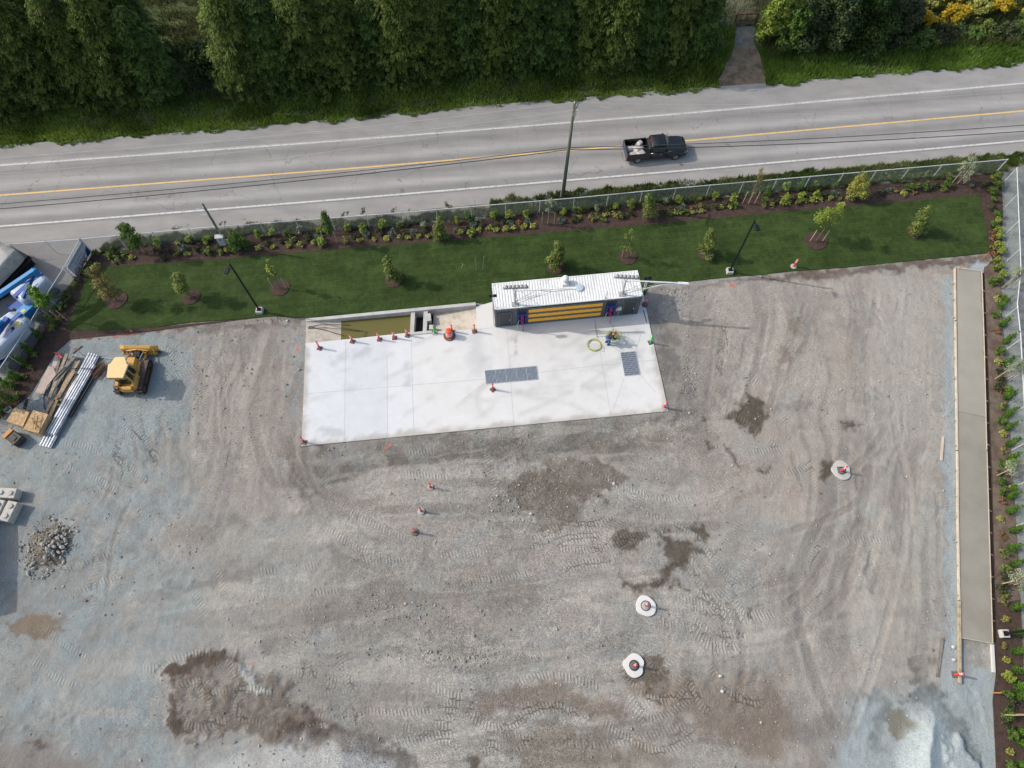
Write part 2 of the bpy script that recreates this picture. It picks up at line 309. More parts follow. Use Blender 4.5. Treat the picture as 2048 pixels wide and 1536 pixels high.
blob([(330,1395),(345,1380),(352,1430),(380,1470),(350,1478),(336,1440)], s3(84,76,68), .1, .85, big=False)
blob([(550,1428),(620,1425),(680,1450),(700,1490),(640,1485),(560,1470)], s3(112,100,90), .3, .85)
blob([(560,1436),(690,1450),(800,1500),(850,1545),(790,1545),(700,1492),(600,1480)], s3(94,86,79), .22, .95)
blob([(940,1400),(1000,1385),(1100,1360),(1240,1400),(1250,1440),(1100,1420),(960,1430)], s3(124,110,98), .5, .7)
blob([(1000,1460),(1120,1450),(1300,1500),(1360,1536),(1100,1560),(1020,1520)], s3(120,110,98), .7, .7)
blob([(1260,1350),(1330,1340),(1420,1360),(1560,1370),(1600,1450),(1560,1536),(1440,1480),(1300,1400)], s3(126,113,101), .9, .75)
blob([(1255,1312),(1320,1310),(1335,1345),(1320,1375),(1290,1388),(1250,1350)], s3(104,94,82), .12, .85, big=False)
blob([(5,1245),(40,1232),(118,1232),(130,1262),(90,1280),(45,1278),(10,1258)], s3(132,116,98), .2, .85, big=False)
for p, s_ in (([(1455,820),(1475,805),(1497,808),(1500,788),(1520,792),(1522,812),(1533,825),(1532,845),(1518,870),(1507,873),(1497,858),(1480,850),(1468,842),(1455,832)], .06),
    ([(1232,1065),(1250,1055),(1285,1058),(1300,1075),(1280,1095),(1250,1100),(1230,1090)], .1),
    ([(1310,1055),(1325,1065),(1345,1062),(1350,1075),(1390,1095),(1405,1105),(1380,1120),(1355,1135),(1345,1160),(1320,1178),(1280,1186),(1242,1172),(1240,1155),(1262,1170),(1295,1176),(1325,1155),(1335,1120),(1325,1090)], .1),
    ([(1390,1060),(1400,1045),(1412,1055),(1405,1085),(1393,1090)], .06), ([(1640,925),(1660,915),(1668,955),(1650,965),(1638,945)], .06),
    ([(1685,850),(1705,842),(1718,850),(1705,860),(1688,860)], .05), ([(1345,1165),(1365,1175),(1375,1168),(1370,1180),(1350,1175)], .05),
    ([(1408,838),(1418,835),(1416,845)], .04), ([(1412,885),(1420,884),(1419,900),(1412,898)], .04), ([(1448,892),(1458,895),(1475,925),(1488,930),(1470,930)], .05), ([(1522,938),(1545,932),(1540,940),(1524,945)], .05),
    ([(1495,1222),(1505,1222),(1503,1236),(1496,1235)], .05), ([(940,1512),(952,1508),(964,1515),(963,1532),(980,1545),(930,1545),(943,1530)], .05), ([(555,1450),(570,1452),(560,1472),(552,1470)], .05), ([(50,1490),(95,1485),(110,1492),(85,1505),(62,1505)], .05)):  # the head-and-shoulders patch near the bottom edge is just a darker tone
    blob(p, wet * 1.45, .6, .55, big=False); blob(p, wet, s_ + .1, .9, big=False, dz=-.03, brk=.2)
blob([(1820,1340),(1850,1310),(1870,1330),(1850,1375),(1825,1370)], s3(100,98,92), .2, .7, brk=.5)
blob([(1830,1380),(1880,1370),(1890,1400),(1935,1460),(1960,1500),(1950,1536),(1935,1500),(1890,1450),(1850,1410),(1800,1400)], s3(104,112,112), .25, .8, big=False, brk=.3)
blob([(1775,1425),(1810,1418),(1830,1440),(1820,1475),(1790,1480),(1770,1450)], s3(124,120,104), .15, .85, big=False)
blob([(1715,1400),(1760,1390),(1790,1420),(1760,1500),(1790,1520),(1740,1500)], s3(118,124,124), .3, .8, brk=.4)
blob([(1660,1640),(1690,1500),(1710,1420),(1760,1400),(1700,1560)], s3(164,174,176), .3, .7)
blob([(1600,1460),(1660,1420),(1690,1440),(1650,1560),(1600,1560)], s3(128,122,116), .5, .6, brk=.4)
blob([(380,1550),(560,1490),(700,1475),(830,1545),(900,1640),(300,1640)], s3(178,180,178), .5, .85, dz=.6)
blob([(-60,1470),(60,1476),(120,1500),(260,1545),(200,1700),(-100,1700)], s3(140,132,126), .4, .8, dz=.45)
blob([(470,1330),(490,1325),(520,1370),(545,1390),(525,1395),(505,1375)], s3(172,176,174), .12, .8, big=False, dz=.1)
blob([(1830,1430),(1870,1415),(1890,1440),(1895,1500),(1890,1600),(1790,1600),(1800,1510)], s3(182,193,194), .25, .9, big=False, dz=.6)
blob([(1930,1490),(1960,1540),(1900,1600),(1890,1500),(1905,1470)], s3(172,182,184), .25, .8, big=False, dz=.25)
for p in ([(1545,700),(1570,690),(1585,700),(1575,720)], [(1570,640),(1600,635),(1605,665),(1575,672)], [(1020,690),(1040,690),(1038,712),(1022,712)]): blob(p, s3(128,114,102), .2, .6)
for a_, b_ in (((150,672),(265,668)), ((270,662),(330,657)), ((500,1330),(505,1335)), ((596,700),(600,704)), ((858,965),(872,970)), ((766,895),(782,893)), ((760,900),(768,902)), ((1462,572),(1472,574))):
    blob([(a_[0], a_[1] - 2), (b_[0], b_[1] - 2), (b_[0], b_[1] + 3), (a_[0], a_[1] + 3)], s3(204,112,90), .08, .9, big=False, brk=.3)
blob([(133,660),(208,660),(312,654),(400,643),(400,655),(300,664),(200,672),(140,676)], s3(104,88,78), .15, .7, big=False)
blob([(1300,585),(1580,545),(1801,524),(1985,508),(1985,522),(1890,532),(1760,545),(1620,556),(1500,562),(1380,575)], s3(98,84,74), .25, .85, big=False, brk=.2)
blob([(400,640),(610,634),(612,650),(540,648),(470,658),(400,664)], s3(108,96,84), .3, .7, brk=.5)
# tread marks
TS = np.zeros(X.shape); TM = np.zeros(X.shape)
def tread(pts, wd=.55, amt=1, ph=0, world=False, gate=1):
    P_ = pts if world else [G2(*p) for p in pts]
    # smooth the polyline (Catmull-Rom)
    Q = []
    for i in range(len(P_) - 1):
        a = P_[max(i - 1, 0)]; b = P_[i]; c = P_[i + 1]; d = P_[min(i + 2, len(P_) - 1)]
        for t in np.linspace(0, 1, 5, endpoint=False):
            Q.append(tuple(.5 * (2 * b[k] + (c[k] - a[k]) * t + (2 * a[k] - 5 * b[k] + 4 * c[k] - d[k]) * t * t + (3 * b[k] - a[k] - 3 * c[k] + d[k]) * t ** 3) for k in (0, 1)))
    Q.append(P_[-1]); ax = [q[0] for q in Q]; ay = [q[1] for q in Q]
    i0, i1 = np.searchsorted(xs, [min(ax) - 1, max(ax) + 1]); j0, j1 = np.searchsorted(ys, [min(ay) - 1, max(ay) + 1]); s_ = (slice(i0, i1), slice(j0, j1))
    if i1 - i0 < 2 or j1 - j0 < 2: return
    D = np.full(X[s_].shape, 9.); T = np.zeros(X[s_].shape); acc = 0
    for i in range(len(Q) - 1):
        d, t, sg = segdist(*Q[i], *Q[i + 1], X[s_], Y[s_]); k = d < D; D = np.where(k, d, D); T = np.where(k, t + acc + d * sg * .25, T); acc += math.dist(Q[i], Q[i + 1])
    m = (1 - smooth(wd / 2 - .14, wd / 2 + .06, D + (n4[s_] - .5) * .3)) * (smooth(.42, .58, fbm(X[s_], Y[s_], .45, 33, 4)) if gate else .75 + .25 * smooth(.4, .6, n4[s_])) * amt * smooth(0, .8, T) * smooth(0, .8, acc - T)
    k = m > TM[s_] * .8; TM[s_] = np.where(k, m, TM[s_]); TS[s_] = np.where(k, T + ph, TS[s_]); Z[s_] -= m * .012
def pair(pts, gap=44, **kw):
    tread(pts, **kw)
    a = G2(*pts[0]); b = G2(*pts[-1]); 
    P_ = [G2(*p) for p in pts]; out = []
    for i, p in enumerate(P_):
        q0 = P_[max(i - 1, 0)]; q1 = P_[min(i + 1, len(P_) - 1)]; L = math.dist(q0, q1) or 1; nx_, ny_ = -(q1[1] - q0[1]) / L, (q1[0] - q0[0]) / L
        out.append((p[0] + nx_ * 1.9, p[1] + ny_ * 1.9))
    tread(out, world=True, **kw)
for p in ([(322,692),(345,700),(358,725),(352,765)], [(330,740),(345,780),(352,830)], [(240,800),(245,850),(300,895),(322,960)], [(205,850),(225,880),(260,930)], [(270,810),(275,860),(330,910)],
          [(395,690),(400,760),(380,850)], [(428,690),(440,800),(410,930),(405,1000)], [(470,700),(475,820),(452,960)], [(520,800),(500,900),(455,1010)],
          [(1440,580),(1450,700),(1440,800)], [(1500,600),(1490,700),(1500,790)], [(1560,650),(1550,740),(1590,840)], [(1595,700),(1580,800),(1610,900)], [(1420,770),(1440,720),(1445,650)],
          [(800,905),(880,900)], [(800,950),(905,952)], [(990,1005),(1030,990),(1080,985)], [(1040,945),(1075,940)], [(1420,800),(1500,850),(1560,900)]): tread(p)
for p, w_ in (([(318,700),(345,708),(362,735),(366,765)], .9), ([(312,742),(335,756),(352,790),(352,830)], .8), ([(238,800),(242,860),(232,920),(250,960)], .5), ([(276,800),(284,860),(300,900),(318,940)], .55), ([(208,840),(222,880),(246,925)], .45), ([(300,800),(330,850),(345,880)], .5), ([(335,690),(352,700),(364,722)], .6), ([(388,700),(396,740),(390,800)], .5), ([(440,690),(446,760),(440,840)], .45), ([(1432,585),(1440,650),(1436,760)], .5), ([(1375,760),(1420,740),(1446,690)], .5), ([(1390,1180),(1430,1210),(1475,1250)], .9), ([(1380,1250),(1420,1290),(1475,1300)], .9), ([(1400,1230),(1440,1215),(1480,1180)], .7), ([(1460,1185),(1490,1230),(1560,1225)], .8), ([(1010,1010),(1040,995),(1085,985)], .5), ([(800,905),(850,903),(885,902)], .5), ([(800,948),(860,950),(905,955)], .5), ([(1345,1385),(1380,1345),(1400,1330)], .8), ([(1250,1380),(1275,1420),(1300,1460)], .7), ([(930,1420),(985,1455),(1060,1440)], .6), ([(350,1390),(375,1370),(400,1375),(410,1410)], .7), ([(360,1440),(400,1455),(460,1440)], .6), ([(720,1420),(800,1425),(880,1420)], .5)): tread(p, wd=w_, gate=0)
pair([(1000,1100),(1080,1092),(1180,1100),(1290,1080),(1400,1130)]); pair([(560,1400),(700,1425),(850,1440),(980,1480)]); pair([(600,1460),(760,1440),(960,1500),(1150,1470)])
pair([(340,1400),(365,1370),(410,1365),(420,1410),(400,1450)]); pair([(1240,1300),(1265,1370),(1340,1400),(1400,1340)]); pair([(1380,1230),(1440,1280),(1480,1290),(1475,1240)])
pair([(1390,1200),(1450,1180),(1500,1110),(1540,1060)]); pair([(1200,1440),(1260,1480),(1330,1500),(1420,1450)]); pair([(960,1480),(1020,1440),(1100,1410),(1200,1440)])
pair([(1470,1180),(1490,1240),(1560,1200),(1560,1150)]); pair([(1370,1350),(1420,1430),(1520,1470),(1570,1440)]); pair([(700,1400),(660,1460),(720,1500)]); pair([(1500,950),(1600,940),(1650,900)])
pair([(1100,1180),(1140,1130),(1220,1120)]); pair([(1600,1050),(1560,1130),(1600,1220)]); pair([(780,1490),(900,1470),(1020,1500)]); pair([(400,1450),(480,1440),(560,1460)])
for i, p in enumerate(rl_):
    if i % 3 == 0 or i > 17: pair(p, amt=.75)
for k in range(26):
    rr = random.Random(100 + k); cx, cy, sx_, sy_ = rr.choice([(1300,1440,260,80), (1440,1160,200,100), (800,1430,260,60), (1150,1090,200,60), (1480,720,120,100), (1700,1100,150,160), (430,800,60,120), (450,1400,100,60)])
    x = rr.gauss(cx, sx_ * .6); y = rr.gauss(cy, sy_ * .6); a = rr.uniform(0, 6.28); c = rr.uniform(-.28, .28); pts = []
    for i in range(7): pts.append((x, y)); x += 26 * math.cos(a); y += 26 * math.sin(a); a += c * .6
    (pair if rr.random() < .4 else tread)(pts, amt=rr.uniform(.5, 1), wd=rr.choice([.5, .6, .9]))
mixc(TM * .10, pale)
# flatten near built things, keep pit clear
PADSD = sdf(PAD, X, Y); YSD = sdf(YARD, X, Y)
STRIP = poly([(1911,533),(1964,541),(1989,1290),(1990,1345),(1921,1372),(1920,1275)])
keep = smooth(.0, 1.0, PADSD) * smooth(0, .8, np.abs(YSD)) * smooth(0, .5, np.abs(sdf(STRIP, X, Y)))
Z *= .15 + .85 * keep
print('yard faces')
idx = np.arange(nx * ny).reshape(nx, ny); F = np.stack([idx[:-1, :-1], idx[1:, :-1], idx[1:, 1:], idx[:-1, 1:]], -1).reshape(-1, 4)
fx = (X[:-1, :-1] + .05).ravel(); fy = (Y[:-1, :-1] + .05).ravel()
ok = inpoly(YE, fx, fy) & (PADSD[:-1, :-1].ravel() > -.35) & ~inpoly(poly([(950,700),(1290,690),(1285,590),(955,610)]), fx, fy)
F = F[ok]; used = np.unique(F); rem = np.full(nx * ny, -1); rem[used] = np.arange(len(used)); F = rem[F]
V = np.stack([X.ravel(), Y.ravel(), Z.ravel()], -1)[used]; CC = np.concatenate([col.reshape(-1, 3), np.ones((nx * ny, 1))], 1)[used]
ym = bpy.data.materials.new('dirt'); ym.use_nodes = True; n = ym.node_tree.nodes; l = ym.node_tree.links; b = n['Principled BSDF']; b.inputs['Roughness'].default_value = .95; b.inputs['Specular IOR Level'].default_value = .15
def nd(t, **kw):
    q = n.new(t)
    for k_, v_ in kw.items(): setattr(q, k_, v_)
    return q
def math_(op, a, b_=None, c=None):
    q = nd('ShaderNodeMath', operation=op)
    for i, v_ in enumerate((a, b_, c)):
        if v_ is None: continue
        if isinstance(v_, (int, float)): q.inputs[i].default_value = v_
        else: l.new(v_, q.inputs[i])
    return q.outputs[0]
tc = nd('ShaderNodeTexCoord'); at = nd('ShaderNodeAttribute', attribute_name='Col')
def noise(sc, det=4, ro=.6):
    q = nd('ShaderNodeTexNoise'); q.inputs['Scale'].default_value = sc; q.inputs['Detail'].default_value = det; q.inputs['Roughness'].default_value = ro; l.new(tc.outputs['Object'], q.inputs['Vector']); return q.outputs[0]
na, nb_, nc_ = noise(1.3, 7, .7), noise(4.5, 4, .8), noise(15, 2, .7)
agr = nd('ShaderNodeAttribute', attribute_name='grain'); f = math_('MULTIPLY_ADD', na, .35, .825); f = math_('MULTIPLY', f, math_('MULTIPLY_ADD', math_('MULTIPLY', math_('SUBTRACT', nb_, .5), agr.outputs['Fac']), 1.1, 1)); f = math_('MULTIPLY', f, math_('MULTIPLY_ADD', math_('MULTIPLY', math_('SUBTRACT', nc_, .5), agr.outputs['Fac']), 2.1, 1))
vo = nd('ShaderNodeTexVoronoi'); vo.inputs['Scale'].default_value = 5.5; l.new(tc.outputs['Object'], vo.inputs['Vector'])
st = math_('MULTIPLY', math_('LESS_THAN', vo.outputs['Distance'], .17), math_('GREATER_THAN', nb_, .5))
wn = nd('ShaderNodeTexWhiteNoise'); l.new(vo.outputs['Position'], wn.inputs[0]); st = math_('MULTIPLY', st, math_('GREATER_THAN', wn.outputs[0], .62))
mx = nd('ShaderNodeVectorMath', operation='SCALE'); l.new(at.outputs['Color'], mx.inputs[0]); l.new(f, mx.inputs['Scale'])
m2 = nd('ShaderNodeMix', data_type='RGBA'); l.new(math_('MULTIPLY', st, .6), m2.inputs[0]); l.new(mx.outputs[0], m2.inputs[6]); m2.inputs[7].default_value = S(205, 200, 192); l.new(m2.outputs[2], b.inputs['Base Color'])
ats = nd('ShaderNodeAttribute', attribute_name='ts'); atm = nd('ShaderNodeAttribute', attribute_name='tm')
sn = math_('SINE', math_('MULTIPLY', ats.outputs['Fac'], 2 * math.pi / .235)); sn = math_('MULTIPLY', math_('POWER', math_('MULTIPLY_ADD', sn, .5, .5), 2.0), atm.outputs['Fac'])
h = math_('ADD', math_('MULTIPLY', sn, .03), math_('MULTIPLY', nb_, .045)); h = math_('ADD', h, math_('MULTIPLY', nc_, .018)); h = math_('ADD', h, math_('MULTIPLY', st, .03)); h = math_('ADD', h, math_('MULTIPLY', na, .07))
bp = nd('ShaderNodeBump'); bp.inputs['Strength'].default_value = 1; bp.inputs['Distance'].default_value = 1; l.new(h, bp.inputs['Height']); l.new(bp.outputs[0], b.inputs['Normal'])
yard = npmesh('dirt_yard', V, F, ym, {'grain': ('POINT', np.clip(.35 + .75 * np.exp(-((X + 1) / 17) ** 2) + (fbm(X, Y, .3, 151, 3) - .5) * 1.2, .25, 1.3).ravel()[used]), 'ts': ('POINT', TS.ravel()[used]), 'tm': ('POINT', TM.ravel()[used])}, smooth_=True, col=CC)
tag(yard, kind='structure')
def zat(x, y):
    i = int((x + 47) / STEP); j = int((y + 9) / STEP)
    return float(Z[min(max(i, 0), nx - 1), min(max(j, 0), ny - 1)])
def YG(px, py):
    v = G(px, py); v.z = zat(v.x, v.y); return v
# loose stones
def stones(name, pts, sizes, m, kind=True):
    a = (1 + 5 ** .5) / 2; iv = np.array([(-1, a, 0), (1, a, 0), (-1, -a, 0), (1, -a, 0), (0, -1, a), (0, 1, a), (0, -1, -a), (0, 1, -a), (a, 0, -1), (a, 0, 1), (-a, 0, -1), (-a, 0, 1)]) / math.sqrt(1 + a * a)
    fi = np.array([(0, 11, 5), (0, 5, 1), (0, 1, 7), (0, 7, 10), (0, 10, 11), (1, 5, 9), (5, 11, 4), (11, 10, 2), (10, 7, 6), (7, 1, 8), (3, 9, 4), (3, 4, 2), (3, 2, 6), (3, 6, 8), (3, 8, 9), (4, 9, 5), (2, 4, 11), (6, 2, 10), (8, 6, 7), (9, 8, 1)])
    N = len(pts); rs = np.random.RandomState(5); v = iv[None] * np.asarray(sizes)[:, None, None] * (1 + rs.uniform(-.28, .28, (N, 12, 1))) * rs.uniform(.6, 1.25, (N, 1, 3)); v = v + np.asarray(pts)[:, None, :]
    F_ = fi[None] + np.arange(N)[:, None, None] * 12
    return npmesh(name, v.reshape(-1, 3), F_.reshape(-1, 3), m, {'tone': ('POINT', np.repeat(rs.rand(N), 12))})
stone_m = leafmat('stone', S(120, 114, 106), S(205, 200, 190), 0)
rs = np.random.RandomState(3); N = 9000; px_ = rs.uniform(-40, 38, N); py_ = rs.uniform(-6, 33, N)
dens = vnoise(px_ * .3, py_ * .3, 91); k_ = (rs.rand(N) < smooth(.3, .8, dens) + .12); px_, py_ = px_[k_], py_[k_]
ex = []; 
for (cx, cy, sx_, sy_, nn) in ((900,1312,160,14,420), (1350,600,18,26,160), (1380,740,16,60,160), (1340,585,30,8,70), (1100,990,130,60,260), (560,640,60,8,80), (1000,1010,60,40,120), (800,1230,120,40,200)):
    for i in range(nn):
        q = G2(random.gauss(cx, sx_ * .6), random.gauss(cy, sy_ * .6)); ex.append(q)
px_ = np.append(px_, [q[0] for q in ex]); py_ = np.append(py_, [q[1] for q in ex])
k_ = inpoly(YARD, px_, py_) & (sdf(PAD, px_, py_) > .2) & (sdf(STRIP, px_, py_) > .1); px_, py_ = px_[k_], py_[k_]
sz = rs.gamma(2.0, .016, len(px_)) + .016; sz = np.minimum(sz * .8, .10)
gr = stones('gravel', [(a, c, zat(a, c) + s_ * .3) for a, c, s_ in zip(px_, py_, sz)], sz, stone_m); tag(gr, 'loose pale stones scattered over the dirt yard', 'gravel', kind='stuff')
# ------------------------------------------------------------------ sheets of ground
print('sheets')
def sheet(name, pts, z, m, thick=0, kind='structure', parent=None):
    bm = bmesh.new(); vs = [bm.verts.new((p[0], p[1], z)) for p in pts]; f_ = bm.faces.new(vs)
    bmesh.ops.recalc_face_normals(bm, faces=bm.faces)
    if bm.faces[0].normal.z < 0: bm.faces[0].normal_flip()
    if thick:
        e = bmesh.ops.extrude_face_region(bm, geom=list(bm.faces)); bmesh.ops.translate(bm, verts=[g_ for g_ in e['geom'] if isinstance(g_, bmesh.types.BMVert)], vec=(0, 0, -thick)); bmesh.ops.recalc_face_normals(bm, faces=bm.faces)
    me = bpy.data.meshes.new(name); bm.to_mesh(me); bm.free(); me.materials.append(m); o = bpy.data.objects.new(name, me); C.objects.link(o)
    if kind: o['kind'] = kind
    if parent: o.parent = parent
    return o
soil_m = mat('soil', S(92, 92, 70), .95, col2=S(70, 84, 44), scale=.4, bump=.1, bscale=3)
sheet('ground', [(-500, -400), (500, -400), (500, 700), (-500, 700)], -1.4, soil_m)
sheet('yard_base', [(-70, -30), (70, -30), (70, 24), (-70, 17)], -.2, mat('subsoil', S(140, 138, 133), .95, col2=S(120, 116, 110), scale=.6, bump=.05))
# road: local frame along the carriageway; slight real curve, so build from surveyed lines
def extend(pts, x0=-110, x1=110):
    a, b = pts[0], pts[1]; c, d = pts[-2], pts[-1]; s0 = (b[1] - a[1]) / (b[0] - a[0]); s1 = (d[1] - c[1]) / (d[0] - c[0])
    return [(x0, a[1] + s0 * (x0 - a[0]))] + pts + [(x1, d[1] + s1 * (x1 - d[0]))]
U = extend(poly([(0,331),(680,282),(1360,228),(2048,167)])); M_ = extend(poly([(0,391),(680,339),(1360,283),(2048,222)])); Lw = extend(poly([(0,453),(680,399),(1360,342),(2048,281.5)]))
EU = extend(poly([(0,298),(332,275),(680,245),(1012,215),(1360,186),(1730,159),(2048,132)])); EL = extend(poly([(0,478),(230,462),(400,450),(962,398),(1360,365),(1696,333),(2048,305)]))
def interp(l_, x):
    xs_ = [p[0] for p in l_]; return float(np.interp(x, xs_, [p[1] for p in l_]))
road_m = bpy.data.materials.new('asphalt'); road_m.use_nodes = True; n = road_m.node_tree.nodes; l = road_m.node_tree.links; b = n['Principled BSDF']; b.inputs['Roughness'].default_value = .85; b.inputs['Specular IOR Level'].default_value = .3
tc = nd('ShaderNodeTexCoord'); at = nd('ShaderNodeAttribute', attribute_name='lane')
cr = nd('ShaderNodeValToRGB'); l.new(at.outputs['Fac'], cr.inputs[0]); e = cr.color_ramp; e.interpolation = 'EASE'
A_, B_, D_ = S(157, 155, 152), S(173, 171, 168), S(144, 143, 141)
e.elements[0].position = 0; e.elements[0].color = B_; e.elements[1].position = 1; e.elements[1].color = D_
for p_, c_ in ((.08, A_), (.16, D_), (.24, A_), (.34, B_), (.46, D_), (.54, A_), (.62, D_), (.72, A_), (.80, B_), (.90, D_)):
    q = e.elements.new(p_); q.color = c_
mp = nd('ShaderNodeMapping'); mp.inputs['Rotation'].default_value = (0, 0, -RD); mp.inputs['Scale'].default_value = (.12, 1.4, 1); l.new(tc.outputs['Object'], mp.inputs[0])
q1 = nd('ShaderNodeTexNoise'); q1.inputs['Scale'].default_value = 1; q1.inputs['Detail'].default_value = 6; l.new(mp.outputs[0], q1.inputs['Vector'])
f = math_('MULTIPLY_ADD', q1.outputs[0], .5, .75); f = math_('MULTIPLY', f, math_('MULTIPLY_ADD', noise(9, 4, .8), .45, .775)); f = math_('MULTIPLY', f, math_('MULTIPLY_ADD', noise(.35, 3), .35, .825))
vo = nd('ShaderNodeTexVoronoi', feature='DISTANCE_TO_EDGE'); vo.inputs['Scale'].default_value = .34; mp2 = nd('ShaderNodeMapping'); mp2.inputs['Scale'].default_value = (1.0, .45, 1)
wv = nd('ShaderNodeTexNoise'); wv.inputs['Scale'].default_value = 1.2; l.new(tc.outputs['Object'], wv.inputs['Vector']); va = nd('ShaderNodeVectorMath', operation='MULTIPLY_ADD'); l.new(wv.outputs['Color'], va.inputs[0]); va.inputs[1].default_value = (1.3, 1.3, 0); l.new(tc.outputs['Object'], va.inputs[2]); l.new(va.outputs[0], mp2.inputs[0]); l.new(mp2.outputs[0], vo.inputs['Vector'])
ck = math_('MULTIPLY', math_('LESS_THAN', vo.outputs['Distance'], .006), math_('GREATER_THAN', noise(.25, 2), .5)); f = math_('MULTIPLY', f, math_('MULTIPLY_ADD', ck, -.27, 1))
sc_ = nd('ShaderNodeVectorMath', operation='SCALE'); l.new(cr.outputs[0], sc_.inputs[0]); l.new(f, sc_.inputs['Scale']); l.new(sc_.outputs[0], b.inputs['Base Color'])
bp = nd('ShaderNodeBump'); bp.inputs['Strength'].default_value = .6; bp.inputs['Distance'].default_value = .01; l.new(noise(40, 3), bp.inputs['Height']); l.new(bp.outputs[0], b.inputs['Normal'])
rx = np.linspace(-110, 110, 90); V = []; lane = []
for x in rx:
    a, c, m_ = interp(U, x) + .25, interp(Lw, x) - .25, interp(M_, x)
    for k in range(9):
        t = k / 8; y_ = (a + (m_ - a) * t * 2) if t < .5 else (m_ + (c - m_) * (t - .5) * 2); V.append((x, y_, .02)); lane.append(t)
F = [(i * 9 + k, i * 9 + k + 1, (i + 1) * 9 + k + 1, (i + 1) * 9 + k) for i in range(89) for k in range(8)]
F = [f_[::-1] for f_ in F]
tag(npmesh('road', V, F, road_m, {'lane': ('POINT', lane)}), kind='structure')
sh_m = mat('shoulder', S(168, 166, 162), .9, col2=S(150, 148, 146), scale=.7, thr=(.35, .65), bump=.015, bscale=20, stretch=(.4, 1, 1), rot=-RD)
sheet('road_shoulder', [(p[0], p[1] + .5) for p in EU] + [(p[0], p[1] - .6) for p in reversed(EL)], .01, sh_m)
wp = mat('white_paint', S(220, 220, 217), .7, col2=S(180, 180, 178), scale=3, thr=(.46, .66)); yp = mat('yellow_paint', S(238, 200, 132), .7, col2=S(206, 178, 128), scale=3, thr=(.5, .68))
def stripe(name, L_, wd, m, off=0, x0=-110, x1=110):
    xs_ = np.linspace(x0, x1, 160); a = [(x, interp(L_, x) + off - wd / 2) for x in xs_]; c = [(x, interp(L_, x) + off + wd / 2) for x in xs_]
    V = [(x, y, .03) for x, y in a + c]; k = len(xs_); tag(npmesh(name, V, [(i, i + 1, k + i + 1, k + i) for i in range(k - 1)], m), kind='structure')
stripe('road_edge_line', U, .17, wp); stripe('road_edge_line', Lw, .18, wp); stripe('road_centre_line', M_, .17, yp)
fade_m = mat('faded_paint', S(170, 169, 167), .8, col2=S(150, 149, 149), scale=2, thr=(.45, .6))
stripe('road_faded_line', EU, .07, fade_m, off=-1.3, x0=-60, x1=-16); stripe('road_faded_line', U, .06, fade_m, off=-1.75, x0=-60, x1=20)
tag(MB().prism([(29.3 + .35 * math.cos(a), 44.8 + .4 * math.sin(a)) for a in np.linspace(0, 6.28, 12)], .03, .033).prism([(26.2 + .3 * math.cos(a), 44.9 + .33 * math.sin(a)) for a in np.linspace(0, 6.28, 12)], .03, .033).build('road_stain', mat('oil', S(95, 95, 98), .7)), kind='structure')
# left neighbouring yard paving
sheet('paved_yard', poly([(-700,540),(230,470),(187,508),(150,556),(75,655),(20,745),(-60,850),(-700,1500)]), .012, mat('paving', S(156, 154, 151), .85, col2=S(138, 137, 136), scale=.35, thr=(.35, .65), bump=.01, bscale=18))
# far-side verge, meadow
sheet('verge', [(p[0], p[1] - .1) for p in EU] + [(110, 130), (-110, 130)], -.05, mat('verge_soil', S(62, 80, 40), .95, col2=S(96, 100, 60), scale=.5, thr=(.45, .7), bump=.1, bscale=5))
sheet('driveway', poly([(1385,194),(1572,173),(1542,152),(1526,120),(1511,92),(1500,60),(1470,60),(1460,100),(1446,145),(1424,178)]), -.02, mat('drive_gravel', S(146, 130, 110), .95, col2=S(104, 94, 78), scale=.9, thr=(.42, .6), bump=.06, bscale=12))
sheet('concrete_apron', poly([(1466,92),(1505,92),(1512,52),(1474,50)]), 0, mat('old_conc', S(128, 128, 124), .9, col2=S(104, 104, 100), scale=1.5, bump=.02), thick=.15)
# roadside strip between shoulder and fence
sheet('roadside', [(p[0], p[1] + .1) for p in EL if -60 < p[0] < 60] + poly([(2100,330),(2002,346),(1620,381),(1100,427),(780,453),(455,475),(187,509),(150,500),(-100,520)]), -.004, mat('roadside_soil', S(150, 146, 138), .95, col2=S(112, 112, 88), scale=.7, thr=(.4, .65), bump=.06, bscale=8))
# strip outside the right fence
sheet('gravel_strip', poly([(2002,345),(2060,330),(2300,420),(2500,1700),(2062,1700),(2046,1280),(2030,1050),(2020,890),(2008,700),(2001,600)]), .0, mat('grey_fabric', S(138, 142, 142), .95, col2=S(112, 116, 112), scale=1.2, bump=.05, bscale=6))
# lawn and mulch
lm = bpy.data.materials.new('turf'); lm.use_nodes = True; n = lm.node_tree.nodes; l = lm.node_tree.links; b = n['Principled BSDF']; b.inputs['Roughness'].default_value = .9; b.inputs['Specular IOR Level'].default_value = .15
tc = nd('ShaderNodeTexCoord'); mp = nd('ShaderNodeMapping'); mp.inputs['Rotation'].default_value = (0, 0, -RD); l.new(tc.outputs['Object'], mp.inputs[0])
wv = nd('ShaderNodeTexNoise'); wv.inputs['Scale'].default_value = 2; l.new(tc.outputs['Object'], wv.inputs['Vector']); va = nd('ShaderNodeVectorMath', operation='MULTIPLY_ADD'); l.new(wv.outputs['Color'], va.inputs[0]); va.inputs[1].default_value = (.5, .3, 0); l.new(mp.outputs[0], va.inputs[2])
bk = nd('ShaderNodeTexBrick'); bk.inputs['Scale'].default_value = 1; bk.inputs['Brick Width'].default_value = 1.9; bk.inputs['Row Height'].default_value = .62; bk.inputs['Mortar Size'].default_value = .03; bk.inputs['Mortar Smooth'].default_value = 1; l.new(va.outputs[0], bk.inputs[0])
